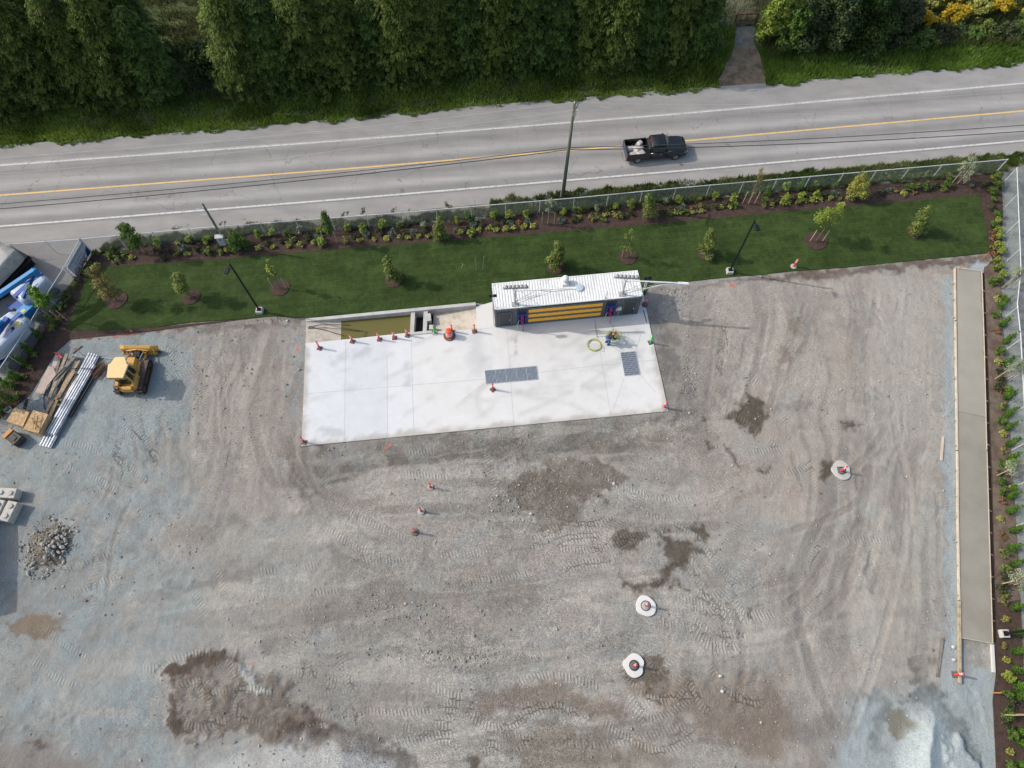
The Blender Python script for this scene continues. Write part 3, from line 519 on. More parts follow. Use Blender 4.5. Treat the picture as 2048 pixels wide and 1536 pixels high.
bk.inputs['Color1'].default_value = (0, 0, 0, 1); bk.inputs['Color2'].default_value = (1, 1, 1, 1); bk.inputs['Mortar'].default_value = (.5, .5, .5, 1)
mx = nd('ShaderNodeMix', data_type='RGBA'); mx.inputs[6].default_value = S(42, 60, 22); mx.inputs[7].default_value = S(65, 82, 42); l.new(math_('MULTIPLY_ADD', bk.outputs['Color'], .35, math_('MULTIPLY', noise(.5, 4), .7)), mx.inputs[0])
m2 = nd('ShaderNodeMix', data_type='RGBA'); l.new(math_('MULTIPLY', bk.outputs['Fac'], math_('MULTIPLY', noise(1.5, 4), .55)), m2.inputs[0]); l.new(mx.outputs[2], m2.inputs[6]); m2.inputs[7].default_value = S(92, 104, 68)
f = math_('MULTIPLY', math_('MULTIPLY_ADD', noise(.45, 5, .75), 1.7, .2), 1.0); f = math_('MULTIPLY', math_('MULTIPLY', f, math_('MULTIPLY_ADD', noise(2.5, 6, .8), 1.5, .27)), math_('MULTIPLY_ADD', noise(13, 3, .7), 1.5, .25)); sc_ = nd('ShaderNodeVectorMath', operation='SCALE'); l.new(m2.outputs[2], sc_.inputs[0]); l.new(f, sc_.inputs['Scale']); l.new(sc_.outputs[0], b.inputs['Base Color'])
bp = nd('ShaderNodeBump'); bp.inputs['Strength'].default_value = 1; bp.inputs['Distance'].default_value = .025; l.new(noise(16, 4, .8), bp.inputs['Height']); l.new(bp.outputs[0], b.inputs['Normal'])
sheet('lawn', LAWN, .07, lm, thick=.3)
mulch_m = mat('mulch', S(88, 70, 62), .95, col2=S(66, 52, 46), scale=2.5, thr=(.35, .65), bump=.06, bscale=14)
sheet('mulch_bed', BED, .045, mulch_m, thick=.25)
soil2 = mat('bare_soil', S(122, 108, 96), .95, col2=S(96, 82, 72), scale=1.2, thr=(.4, .62), bump=.06, bscale=9)
sheet('soil_bed', poly([(1968,535),(1998,520),(2003,640),(2012,760),(2025,960),(2040,1200),(1994,1205),(1990,1180),(1984,960),(1975,700)]), .065, soil2, thick=.1)
def grassfield(name, n_, region, h0, h1, wd, m, label, seed=0, maskpoly=None, clump=.4, kind='stuff', flop=.5):
    r = np.random.RandomState(seed); x, y = region(r, n_)
    d = vnoise(x * clump * 2.2, y * clump * 2.2, seed + 50); k = r.rand(len(x)) < smooth(.12, .6, d) + .15; x, y = x[k], y[k]; N = len(x)
    a = r.uniform(0, 2 * np.pi, N); hgt = r.uniform(h0, h1, N); le = r.uniform(0, flop, N) * hgt; az = r.uniform(0, 2 * np.pi, N); ww = wd * r.uniform(.6, 1.4, N)
    P0 = np.stack([x - np.cos(a) * ww, y - np.sin(a) * ww, np.zeros(N) - .03], -1); P1 = np.stack([x + np.cos(a) * ww, y + np.sin(a) * ww, np.zeros(N) - .03], -1); P2 = np.stack([x + np.cos(az) * le, y + np.sin(az) * le, hgt], -1)
    V = np.stack([P0, P1, P2], 1).reshape(-1, 3); t = np.clip(vnoise(x * .5, y * .5, seed + 7) * .8 + r.normal(0, .2, N), 0, 1)
    o = npmesh(name, V, np.arange(3 * N).reshape(-1, 3), m, {'tone': ('POINT', np.repeat(t, 3))}); tag(o, label, 'grass', kind=kind); return o
gm1 = leafmat('grass_dark', S(78, 104, 34), S(170, 196, 92), .4); gm2 = leafmat('grass_bright', S(84, 118, 40), S(164, 196, 92), .4); gm3 = leafmat('grass_dry', S(104, 112, 72), S(176, 178, 140), .3)  # gm2 is the brighter green grass right of the driveway
def strip_region(base, w0, w1, x0, x1, side=1, seed=0):
    def f_(r, n_):
        x = r.uniform(x0, x1, n_); yb = np.interp(x, [p[0] for p in base], [p[1] for p in base]); wob = (vnoise(x * .9, x * 0 + 3.3, 7) - .5) * .9 + (vnoise(x * 3, x * 0 + 1.3, 8) - .5) * .5
        return x, yb + side * (w0 + wob + r.rand(n_) ** 1.2 * (w1 - w0))
    return f_
grassfield('grass', 70000, strip_region(EU, .2, 5.5, -56, 20.6), .12, .42, .05, gm1, 'dark rough grass along the foot of the conifer row', 1)
grassfield('grass', 42000, strip_region(EU, .2, 5.0, 25.2, 60), .15, .5, .05, gm2, 'bright green long grass beside the far right of the road', 2)
FB = poly([(-60,530),(187,507),(455,474),(780,451),(1100,425),(1414,397),(1620,379),(1800,365),(2010,343),(2100,335)])
def fr_(x0, x1, w0, w1): 
    return strip_region(FB, w0, w1, x0, x1)
grassfield('grass', 26000, fr_(-36, 3, .0, .9), .15, .55, .04, gm3, 'pale dry weeds growing along the front fence', 3, clump=.7)
grassfield('grass', 46000, fr_(-2, 46, -.05, 1.9), .15, .6, .045, leafmat('weed', S(84, 102, 54), S(160, 168, 112), .3), 'tall weeds filling the strip behind the chain-link fence', 4, clump=.7)
grassfield('grass', 22000, strip_region(EL, .15, 1.5, 4, 52, side=-1), .15, .45, .045, leafmat('rgrass', S(58, 84, 32), S(112, 134, 62), .3), 'green grass ridge along the near road edge', 5)
def rbox(p_):
    def f_(r, n_):
        x = r.uniform(min(q[0] for q in p_), max(q[0] for q in p_), n_); y = r.uniform(min(q[1] for q in p_), max(q[1] for q in p_), n_); k = inpoly(p_, x, y); return x[k], y[k]
    return f_
grassfield('grass', 5000, rbox(poly([(1506,48),(1519,92),(1534,120),(1544,148),(1570,176),(1600,172),(1590,110),(1540,40)])), .12, .45, .05, gm2, 'green tufts creeping over the right edge of the little driveway', 10, clump=.8)
grassfield('grass', 11000, rbox(poly([(1420,40),(1474,46),(1466,100),(1446,140),(1424,172),(1385,190),(1380,60)])), .12, .5, .05, gm1, 'rough grass beside the left edge of the little driveway', 9)
grassfield('grass', 60000, rbox(poly([(1530,120),(1760,100),(2090,90),(2090,-40),(1490,-40)])), .2, .9, .06, leafmat('mead', S(70, 84, 42), S(132, 140, 84), .3), 'rough tangled meadow behind the bright verge', 6)
grassfield('grass', 40000, rbox(poly([(-60,220),(480,200),(480,-40),(-60,-40)])), .15, .6, .06, leafmat('mead2', S(74, 84, 44), S(140, 140, 100), .3), 'meadow seen through the gaps between the conifers', 7)
grassfield('grass', 12000, rbox(poly([(1440,55),(1530,50),(1560,-40),(1400,-40)])), .2, .7, .05, leafmat('mead3', S(104, 112, 70), S(206, 206, 180), .3), 'white flowering weeds beyond the little bridge', 8)
# low weeds by the road shoulder
wd_ = []
rr = random.Random(5)
# ------------------------------------------------------------------ concrete pad with pit
conc = mat('concrete', S(228, 227, 224), .85, col2=S(208, 208, 206), scale=.45, thr=(.5, .74), bump=.004, bscale=14, detail=9)
conc2 = mat('concrete_grey', S(204, 202, 198), .85, col2=S(178, 176, 172), scale=1.2, thr=(.42, .7), bump=.006, bscale=10)
PZ = .08
pit = poly([(611,686.5),(679,680),(820,665),(862,664),(955,657.5)], PZ)
wallN = poly([(612,644),(952,613)], PZ)      # inner foot line of the rear wall
front = poly([(603,892),(1337,822),(1297,640),(1286,584),(984,604),(952,613)], PZ)
pad_pts = [front[0], front[1], front[2], front[3], front[4], wallN[1], pit[-1], pit[-2], pit[-3], pit[-4], pit[0]]
pad = thing('concrete_pad', 'white concrete slab with saw joints, a drain pit and two steel grates', 'slab', (0, 0, 0))
slab_o = sheet('slab', pad_pts, PZ, conc, thick=.9, kind=None, parent=pad)
bm = bmesh.new(); bm.from_mesh(slab_o.data)
for ax_, lo_, hi_ in ((0, -17.5, 12.6), (1, 18.0, 31.2)):
    for v_ in np.arange(lo_, hi_, .22):
        top = [f_ for f_ in bm.faces if f_.normal.z > .5]; ge = top + list({e_ for f_ in top for e_ in f_.edges}) + list({q_ for f_ in top for q_ in f_.verts})
        bmesh.ops.bisect_plane(bm, geom=ge, plane_co=(v_ if ax_ == 0 else 0, v_ if ax_ == 1 else 0, 0), plane_no=(1, 0, 0) if ax_ == 0 else (0, 1, 0))
bm.to_mesh(slab_o.data); bm.free(); me = slab_o.data; co = np.empty(len(me.vertices) * 3, np.float32); me.vertices.foreach_get('co', co); co = co.reshape(-1, 3); px2, py2 = co[:, 0].astype(float), co[:, 1].astype(float)
pc = np.empty((len(co), 3)); pc[:] = s3(226, 226, 224); wx_ = px2 + (fbm(px2, py2, 1.2, 401, 4) - .5) * 1.4; wy_ = py2 + (fbm(px2, py2, 1.2, 411, 4) - .5) * 1.4
def pstain(pts, c, soft, amt, warp=True):
    global pc
    d = sdf(poly(pts, PZ), wx_ if warp else px2, wy_ if warp else py2); pc += (s3(*c) - pc) * ((1 - smooth(-soft, soft, d)) * amt)[:, None]
pstain([(605,680),(690,680),(690,885),(600,895)], (220,224,227), .1, .8, False); pstain([(690,680),(775,672),(775,880),(690,885)], (214,219,223), .1, .8, False); pstain([(775,672),(826,668),(830,876),(775,880)], (224,227,229), .1, .8, False); pstain([(990,655),(1200,640),(1225,832),(1028,852)], (222,222,220), .1, .5, False)
for k in range(46):
    rr = random.Random(900 + k); x = rr.uniform(615, 1320); y = rr.uniform(680, 870); w_ = rr.uniform(6, 36); h_ = rr.uniform(3, 14); pstain([(x, y), (x + w_, y - h_ * .4), (x + w_ * 1.1, y + h_), (x + w_ * .2, y + h_ * 1.2)], rr.choice([(200,203,205), (208,206,202), (196,200,204), (214,212,206)]), rr.uniform(.2, .5), rr.uniform(.08, .28))
for p in ([(700,705),(740,698),(750,712),(720,724),(700,720)], [(672,705),(690,700),(693,716),(678,722)], [(655,720),(672,722),(668,735),(656,732)], [(808,720),(822,722),(822,735),(808,738)], [(806,750),(818,745),(822,765),(810,768)], [(640,855),(680,850),(690,872),(650,876)]): pstain(p, (190,194,197), .25, .75)
pstain([(944,665),(968,662),(974,742),(955,748),(938,720)], (200,202,203), .5, .7); pstain([(1025,678),(1032,676),(1033,696),(1029,700)], (176,172,164), .1, .8); pstain([(1026,704),(1030,704),(1030,716),(1026,716)], (180,176,168), .08, .8); pstain([(1272,706),(1284,704),(1292,709),(1280,712)], (182,182,176), .12, .7)
for q in ([(975,760),(1080,735),(1200,728),(1290,700)], [(1060,745),(1150,742),(1240,728)], [(1000,800),(1120,748),(1200,700)], [(1075,755),(1160,770),(1260,830)], [(620,800),(760,760),(900,700)], [(840,860),(960,780),(1060,700)]):
    q = catm([G2(*a_, PZ) for a_ in q]); d = np.full(len(px2), 9.)
    for a_, b_2 in zip(q, q[1:]): d = np.minimum(d, segdist(*a_, *b_2, px2, py2)[0])
    for o_2 in (0, 1.8): pc += (s3(196, 196, 193) - pc) * (np.exp(-((d - o_2) / .22) ** 2) * .5 * smooth(.35, .65, fbm(px2, py2, .8, 431, 3)))[:, None]
ed = -sdf([tuple(p_) for p_ in pad_pts], px2, py2); pc += (s3(176, 168, 156) - pc) * ((1 - smooth(0, .55, ed + (fbm(px2, py2, 1.5, 441, 4) - .5) * 1.1)) * .7 * (py2 < 27))[:, None]
a_ = me.attributes.new('Col', 'FLOAT_COLOR', 'POINT'); a_.data.foreach_set('color', np.concatenate([pc, np.ones((len(pc), 1))], 1).astype(np.float32).ravel())
cm = conc.copy(); cm.name = 'slab_concrete'; n = cm.node_tree.nodes; l = cm.node_tree.links; b = n['Principled BSDF']; tc = n.new('ShaderNodeTexCoord'); at = nd('ShaderNodeAttribute', attribute_name='Col'); sv = nd('ShaderNodeVectorMath', operation='SCALE'); l.new(at.outputs['Color'], sv.inputs[0]); l.new(math_('MULTIPLY', math_('MULTIPLY_ADD', noise(1.1, 8, .7), .22, .89), math_('MULTIPLY_ADD', noise(9, 3, .7), .12, .94)), sv.inputs['Scale']); l.new(sv.outputs[0], b.inputs['Base Color']); me.materials[0] = cm
jm = mat('joint', S(178, 178, 178), .9)
def jline(a, c, wd=.03):
    a = G(*a, PZ + .003); c = G(*c, PZ + .003); return MB().bar(a, c, wd, .004)
jb = MB()
for a, c in (((691,681),(689,881)), ((822,668),(828,872)), ((774,711),(775,875)), ((606,788),(990,756.6)), ((1076,745),(1205,730)), ((1205,730),(1252,726)), ((1275,723),(1316.6,720)), ((1189,637.4),(1222,832)), ((1013.7,659),(1028,852)), ((1248,756),(1225.5,822)), ((1281.5,750.7),(1311,784.5)), ((1282,667),(1272.4,700)), ((1240,704),(1222,690)), ((968,768),(925,800)), ((955,659),(990,655))):
    a = G(*a, PZ + .002); c = G(*c, PZ + .002); jb.bar(a, c, .024, .004)
jb.build('joint', jm, pad)
# pit: ramp, basin, dividers, bay
xA = pit[0]; water_z = -.38
def lp(a, c, t): return (a[0] + (c[0] - a[0]) * t, a[1] + (c[1] - a[1]) * t)
N0, N1 = wallN; fl_m = mat('pit_floor', S(214, 204, 188), .9, col2=S(176, 166, 150), scale=1.5, thr=(.45, .7), bump=.01)
tW = .235; tE = .62; tD = .735
def pf(tn, z): q = lp(N0, N1, tn); return (q[0], q[1], z)
def ps(px_, py__, z): q = G2(px_, py__, PZ); return (q[0], q[1], z)
fb = MB(); fb.quad(ps(611,686.5,PZ), ps(679,680,-.32), pf(.2, -.32), pf(0, PZ)); fb.quad(ps(679,680,-.32), ps(735,674,-1.1), pf(.37, -1.1), pf(.2, -.32))
fb.quad(ps(735,674,-1.1), ps(862,664,-1.1), pf(.74, -1.1), pf(.37, -1.1)); fb.quad(ps(862,664,-1.1), ps(864,664,-.5), pf(.745, -.5), pf(.74, -1.1)); fb.quad(ps(864,664,-.5), ps(955,657.5,-.12), pf(1, -.12), pf(.745, -.5))
fb.build('pit_floor', fl_m, pad)
wm_ = bpy.data.materials.new('murky_water'); wm_.use_nodes = True; b_ = wm_.node_tree.nodes['Principled BSDF']; b_.inputs['Base Color'].default_value = S(112, 106, 58); b_.inputs['Roughness'].default_value = .25; b_.inputs['Specular IOR Level'].default_value = .3
wtr = MB(); wtr.quad(ps(679.5,680,water_z + .07), ps(820,665,water_z + .07), pf(.617, water_z + .07), pf(.2, water_z + .07)); tag(wtr.build('water', wm_), kind='structure')
dk = mat('dark_sump', S(46, 44, 42), .6); sp = MB(); sp.quad(ps(822,665,-.9), ps(862,664,-.9), pf(.742, -.9), pf(.62, -.9)); sp.build('sump_bottom', dk, pad)
rw = thing('retaining_wall', 'low pale concrete wall between the lawn and the water pit', 'wall', (N0[0], N0[1], 0))
d_ = Vector((N1[0] - N0[0], N1[1] - N0[1], 0)).normalized(); nrm = Vector((-d_.y, d_.x, 0)); L_ = math.dist(N0, N1)
mb = MB(); mb.add([Vector((0, 0, -1.2)), d_ * L_ + Vector((0, 0, -1.2)), d_ * L_ + nrm * .3 + Vector((0, 0, -1.2)), nrm * .3 + Vector((0, 0, -1.2)), Vector((0, 0, .16)), d_ * L_ + Vector((0, 0, .30)), d_ * L_ + nrm * .3 + Vector((0, 0, .30)), nrm * .3 + Vector((0, 0, .16))],
    [(0, 3, 2, 1), (4, 5, 6, 7), (0, 1, 5, 4), (1, 2, 6, 5), (2, 3, 7, 6), (3, 0, 4, 7)]); mb.build('wall_body', conc2, rw, bevel=.02)
dv = MB()
for t0, t1 in ((.615, .64), (.69, .715)):
    a = G(822 + (t0 - .615) * 600, 665, 0); s0 = G2(820 + (t0 - .615) * 340, 665.5 - (t0 - .615) * 20, PZ); s1 = (s0[0] + .32, s0[1] + .03); e0 = lp(N0, N1, t0); e1 = lp(N0, N1, t1)
    dv.add([(*s0, -1.1), (*s1, -1.1), (*e1, -1.1), (*e0, -1.1), (*s0, .11), (*s1, .11), (*e1, .11), (*e0, .11)], [(0, 3, 2, 1), (4, 5, 6, 7), (0, 1, 5, 4), (1, 2, 6, 5), (2, 3, 7, 6), (3, 0, 4, 7)])
for (pa, pb, hw) in (((862,660),(863,651),.16), ((859,643),(857,628),.16)):
    a = G(*pa, 0); c = G(*pb, 0); dv.bar((a.x, a.y, -.45), (c.x, c.y, -.45), .34, 1.15)
a = G(822,668,PZ); c = G(864,664,PZ); dv.bar((a.x, a.y, .05), (c.x, c.y, .05), .24, .22)
o = dv.build('pit_divider', conc2, pad, bevel=.01)
hs = mat('black_rubber', S(44, 44, 46), .6)
hz_ = MB()
for k, (a, m_, c) in enumerate((((616,655),(645,648),(700,650)), ((616,657),(650,655),(720,662)), ((618,653),(650,660),(690,672)))):
    A = G(*a, PZ); B = G(*m_, -.02); D = G(*c, -.25); hz_.tube([A + Vector((0, 0, .02)), lp3 if False else (A + B) / 2 + Vector((0, 0, .0)), B, D], .022, 6)
tag(hz_.build('rubber_hose', hs), 'black hoses running down the ramp into the murky water', 'hose')
# grates
gs = mat('galvanised', S(196, 204, 214), .5, metal=.2, col2=S(170, 180, 192), scale=6); gd = mat('grate_void', S(74, 84, 100), .8)
def grate(cs, nb, panels, label, along=True):
    P_ = [G(*c, PZ) for c in cs]; o_ = P_[0]; t = thing('drain_grate', label, 'grate', o_)
    Q = [p - o_ for p in P_]; MB().add([q + Vector((0, 0, .006)) for q in Q], [(0, 1, 2, 3)]).build('void', gd, t)
    def bl(u, v): return Q[0] * (1 - u) * (1 - v) + Q[1] * u * (1 - v) + Q[2] * u * v + Q[3] * (1 - u) * v + Vector((0, 0, .018))
    m = MB(); rg = random.Random(nb)
    for i in range(nb + 1):
        t_ = i / nb
        m.bar(bl(t_, 0) if along else bl(0, t_), bl(t_, 1) if along else bl(1, t_), .028, .02)
    for i in range(13):
        t_ = i / 12
        m.bar(bl(0, t_) if along else bl(t_, 0), bl(1, t_) if along else bl(t_, 1), .02, .024)
    m.build('grate_bars', gs, t)
    fr = MB()
    for i in range(panels + 1): fr.bar(bl(i / panels, 0) + Vector((0, 0, .006)), bl(i / panels, 1) + Vector((0, 0, .006)), .05, .03)
    for v in (0, 1): fr.bar(bl(0, v) + Vector((0, 0, .003)), bl(1, v) + Vector((0, 0, .003)), .05, .03)
    fr.build('grate_frame', gs, t)
grate([(969.7,741.6),(1072.8,732.4),(1076,758.8),(972.5,768)], 40, 5, 'long five-panel steel drain grate set in the white slab')
grate([(1241,705.7),(1270.8,703),(1279.7,749),(1249.6,752)], 12, 1, 'upright rectangular steel drain grate near the right edge of the slab')
# ------------------------------------------------------------------ fresh concrete walk at the right with timber forms
fc = mat('fresh_concrete', S(164, 160, 149), .7, col2=S(146, 142, 131), scale=.35, thr=(.35, .65), bump=.002, bscale=6, stretch=(1, .6, 1))
wk = thing('fresh_concrete_walk', 'freshly poured beige concrete walk held between timber form boards', 'walkway', G(1913,535))
W0 = G(1913,535)
def rel(px_, py_, z, o_=W0): v = G(px_, py_, z) - Vector((o_.x, o_.y, 0)); return v
fc2 = mat('fresh_concrete_wet', S(160, 156, 144), .6, col2=S(147, 143, 131), scale=.5, thr=(.35, .65), bump=.002, bscale=6); fc = mat('fresh_concrete_dry', S(171, 167, 155), .75, col2=S(160, 156, 144), scale=.4, thr=(.35, .65), bump=.002, bscale=6)
MB().prism([rel(*q, .17)[:2] for q in ((1914,535),(1961,543),(1971,834),(1916.6,822))], 0, .17).build('poured_concrete', fc, wk); MB().prism([rel(*q, .17)[:2] for q in ((1916.6,822.4),(1971,834.4),(1984,1287),(1922,1275))], 0, .168).build('poured_concrete', fc2, wk)
timber = mat('form_timber', S(218, 206, 188), .8, col2=S(200, 186, 164), scale=2, bump=.004, stretch=(6, .4, 1)); timber2 = mat('old_timber', S(196, 178, 150), .85, col2=S(160, 144, 122), scale=3, bump=.006)
def boards(name, pts, wd, z, m, h=.2):
    mb = MB()
    for a, c in zip(pts, pts[1:]): mb.bar(rel(*a, z) - Vector((0, 0, h / 2)), rel(*c, z) - Vector((0, 0, h / 2)), wd, h)
    mb.build(name, m, wk)
boards('form_board', [(1911,535),(1912,640)], .1, .23, timber); boards('form_board', [(1912,642),(1914,780),(1915.5,900)], .1, .23, timber); boards('form_board', [(1915.7,902),(1917,1050),(1919.5,1200)], .1, .23, timber)
boards('form_board', [(1919.7,1202),(1921,1367)], .16, .25, timber2); boards('form_board', [(1911,534),(1963,542)], .05, .2, timber); boards('form_board', [(1964,543),(1969,700),(1974,900)], .06, .2, timber); boards('form_board', [(1974.4,902),(1980,1100),(1986,1287)], .05, .2, timber)
boards('form_board', [(1921,1275),(1986,1287)], .04, .2, timber); boards('form_board', [(1985.5,1289),(1988.5,1345)], .18, .16, mat('pale_board', S(214, 214, 208), .8))
for i, y_ in enumerate((566,598,634,676,716,756,798,840,890,940,992,1032,1083,1130,1190,1223)):
    mb = MB(); x_ = 1910 + (y_ - 535) * .0135; mb.bar(rel(x_ - 6, y_, .2), rel(x_, y_, .2), .05, .05); mb.bar(rel(x_ - 6, y_, 0), rel(x_ - 6, y_, .3), .05, .05); mb.build('form_stake', timber, wk)
for y_ in range(580, 1280, 44):
    mb = MB(); x_ = 1964 + (y_ - 543) * .0296; mb.bar(rel(x_, y_, .16), rel(x_ + 5, y_ + 3, .1), .04, .04); mb.build('form_brace', timber2, wk)
mb = MB(); mb.bar(rel(1966,546,.03), rel(1989,1285,.03), .22, .03); mb.build('form_trench', mat('trench_soil', S(52, 44, 38), .95), wk)
# ------------------------------------------------------------------ chain-link fences
print('fences')
galv = mat('galv_pipe', S(222, 226, 228), .5, metal=.1)
wm2 = bpy.data.materials.new('chain_link'); wm2.use_nodes = True; n = wm2.node_tree.nodes; l = wm2.node_tree.links; b = n['Principled BSDF']; b.inputs['Base Color'].default_value = S(196, 208, 208); b.inputs['Metallic'].default_value = .2; b.inputs['Roughness'].default_value = .5
ua = nd('ShaderNodeAttribute', attribute_name='fu'); vaa = nd('ShaderNodeAttribute', attribute_name='fv')
def diag(op): return math_('LESS_THAN', math_('FRACT', math_('MULTIPLY', math_(op, ua.outputs['Fac'], vaa.outputs['Fac']), 1 / .075)), .125)
msk = math_('MAXIMUM', diag('ADD'), diag('SUBTRACT')); tp = nd('ShaderNodeBsdfTransparent'); ms = nd('ShaderNodeMixShader'); l.new(msk, ms.inputs[0]); l.new(tp.outputs[0], ms.inputs[1]); l.new(b.outputs[0], ms.inputs[2]); l.new(ms.outputs[0], n['Material Output'].inputs[0])
def fence(label, pts, H=1.8, sp=3.05, skip=0):
    P_ = [Vector((p[0], p[1], 0)) for p in pts]; o_ = P_[0].copy(); t = thing('chain_link_fence', label, 'fence', o_)
    rail = MB(); V = []; F = []; fu = []; fv = []; acc = 0
    for a, c in zip(P_, P_[1:]):
        L = (c - a).length; d = (c - a) / L; a0 = a - o_; c0 = c - o_
        rail.tube([a0 + Vector((0, 0, H)), c0 + Vector((0, 0, H))], .036, 6)
        k = len(V); V += [a0 + Vector((0, 0, .03)), c0 + Vector((0, 0, .03)), c0 + Vector((0, 0, H - .02)), a0 + Vector((0, 0, H - .02))]; F.append((k, k + 1, k + 2, k + 3)); fu += [acc, acc + L, acc + L, acc]; fv += [0, 0, H, H]
        acc += L
    rail.build('top_rail', galv, t); npmesh('wire_mesh', [tuple(v) for v in V], F, wm2, {'fu': ('POINT', fu), 'fv': ('POINT', fv)}, parent=t)
    s = 0; tot = acc; segs = list(zip(P_, P_[1:])); nn = max(1, round(tot / sp)); 
    for i in range(nn + 1):
        q = tot * i / nn; r_ = q
        for a, c in segs:
            L = (c - a).length
            if r_ <= L + 1e-6: break
            r_ -= L
        p = a + (c - a) * min(1, r_ / (c - a).length) - o_; big = i in (0, nn)
        m = MB(); m.tube([p, p + Vector((0, 0, H + .04))], .045 if big else .03, 8); m.ball(p + Vector((0, 0, H + .05)), .05 if big else .04, 6); m.build('fence_post', galv, t)
    return t
RZ = 1.8
fr = [G2(*p, RZ) for p in ((160,478),(400,456),(780,427),(1160,395),(1360,375.5),(2015,319))]
fence('chain-link fence with bright top rail along the near side of the road', fr)
fence('chain-link fence between the paved yard and the road', [(-60.0, fr[0][1] - 23.1 * .095), G2(0, 490, RZ), fr[0]])
lf = [G2(*p, RZ) for p in ((160,478),(129,533),(86,600),(59,646),(21,705),(-20,765),(-70,840))]
fence('chain-link fence slanting down beside the paved yard and its blue machines', [(lf[0][0] - .05, lf[0][1] - .1)] + lf[1:])
rf = [G2(2034,336,RZ), (42.6, 33.2)] + [G2(*p) for p in ((2007,630),(2013,691),(2022,894),(2026,971),(2032,1049),(2045,1300),(2062,1600))]
fence('chain-link fence down the right side behind the columnar cedars', rf)
# ------------------------------------------------------------------ poles and wires
print('poles')
wood = mat('pole_wood', S(120, 130, 108), .9, col2=S(92, 100, 84), scale=4, stretch=(6, 6, .6), bump=.01)
blackm = mat('black_metal', S(30, 34, 38), .45, metal=.3); porc = mat('porcelain', S(200, 202, 198), .3); cable_d = mat('dark_cable', S(76, 76, 78), .7); cable_l = mat('pale_cable', S(200, 202, 204), .5)
UB = G(1125, 396); UT = G(1149, 207, 11.0)
up = thing('utility_pole', 'tall leaning wooden utility pole standing between the road and the fence', 'utility pole', UB)
dT = UT - UB
MB().tube([(0, 0, -.3), dT * .5, dT], [.17, .145, .11], 10).build('pole', wood, up, smooth=True)
mb = MB(); mb.bar(dT * .955 + Vector((-.1, -.9, 0)), dT * .955 + Vector((.35, .5, 0)), .09, .11); mb.build('crossarm', wood, up)
for q in (dT + Vector((0, 0, 0)), dT * .955 + Vector((.25, -.3, .05)), dT * .90 + Vector((.1, -.15, 0))):
    MB().lathe([(.03, 0), (.07, .05), (.04, .1), (.07, .15), (.02, .22)], q, 8).build('insulator', porc, up)
cu = MB(); cu.tube([dT * .95, dT * .93 + Vector((.25, -.1, 0)), dT * .86 + Vector((.12, 0, 0))], .025, 6); cu.tube([dT * .55 + Vector((-.16, -.06, 0)), Vector((-.2, -.06, 0))], .03, 6); cu.build('conduit', galv, up)
def wire(name, a, b_, sag, r, m, label, n_=24):
    pts = [Vector(a).lerp(Vector(b_), i / n_) - Vector((0, 0, 4 * sag * (i / n_) * (1 - i / n_))) for i in range(n_ + 1)]
    return tag(MB().tube(pts, r, 4).build(name, m), label, 'wire')
def wpt(x0, d_, ang, z): return (x0[0] + d_ * math.cos(ang), x0[1] + d_ * math.sin(ang), z)
cA = UB + dT * (6.1 / 11); cB = UB + dT * (5.85 / 11)
wire('telephone_cable', cA + Vector((0, .2, 0)), (-56, 35.3, 5.9), .55, .028, cable_d, 'upper of the two dark cables crossing the left half of the road')
wire('telephone_cable', cB + Vector((0, .2, 0)), (-56, 34.9, 5.75), .62, .034, cable_d, 'lower, thicker dark cable crossing the left half of the road')
wire('telephone_cable', cA + Vector((0, .2, 0)), (62, 46.8, 6.2), .75, .028, cable_d, 'upper of the two dark cables running right from the tall pole over the pickup')
wire('telephone_cable', cB + Vector((0, .2, 0)), (62, 46.2, 6.0), .85, .034, cable_d, 'lower dark cable running right from the tall pole over the pickup')
tp1 = UT + Vector((0, 0, .15)); tp2 = UB + dT * .955 + Vector((.25, -.3, .2)); tp3 = UB + dT * .9 + Vector((.1, -.1, .1))
wire('power_line', tp1, (-56, 36.4, 10.2), .9, .012, cable_l, 'topmost pale power line leaving the tall pole to the left')
wire('power_line', tp2, (-56, 35.2, 9.4), .9, .01, cable_l, 'second pale power line leaving the tall pole to the left')
wire('power_line', tp3, (-56, 34.4, 8.0), .9, .01, cable_l, 'third pale power line running left from the tall pole, above the dark cables')
wire('power_line', tp1, (62, 47.6, 10.6), 1.9, .012, cable_l, 'topmost pale power line leaving the tall pole to the right')
wire('power_line', tp2, (62, 46.9, 9.8), 2.0, .01, cable_l, 'second pale power line leaving the tall pole to the right')
# service pole with meter box
B = G(455, 491); T = G(405, 408, 5.75); sp_ = thing('service_pole', 'slim wooden service pole with a grey meter box at its foot', 'pole', B)
d_ = T - B; d_.x *= .98
MB().tube([(0, 0, -.2), d_], [.13, .09], 8).build('pole', wood, sp_, smooth=True)
bx = MB(); bx.tr(rz=RD); bx.box((-.1, -.28, 1.15), (.62, .3, 1.1)); bx.build('meter_box', mat('grey_box', S(190, 198, 208), .5), sp_, bevel=.02)
MB().tr(rz=RD).box((-.1, -.28, 1.72), (.7, .4, .05)).build('box_roof', porc, sp_); MB().tr(rz=RD).box((-.08, -.44, 1.42), (.12, .02, .12)).build('meter_glass', blackm, sp_)
mb = MB(); mb.tube([d_ * .97 + Vector((.13, -.05, 0)), d_ * .6 + Vector((.15, -.05, 0)), Vector((.12, -.2, 1.7))], .02, 6); c_ = d_ * .93
mb.tube([c_ + Vector((-.45 + .45 * math.cos(a), -.1, -.45 + .4 * math.sin(a))) for a in np.linspace(0, 6.28, 14)], .012, 5); mb.build('conduit', galv, sp_)
MB().lathe([(.03, 0), (.07, .06), (.03, .14)], d_ * .95 + Vector((0, -.14, 0)), 8).build('insulator', porc, sp_)
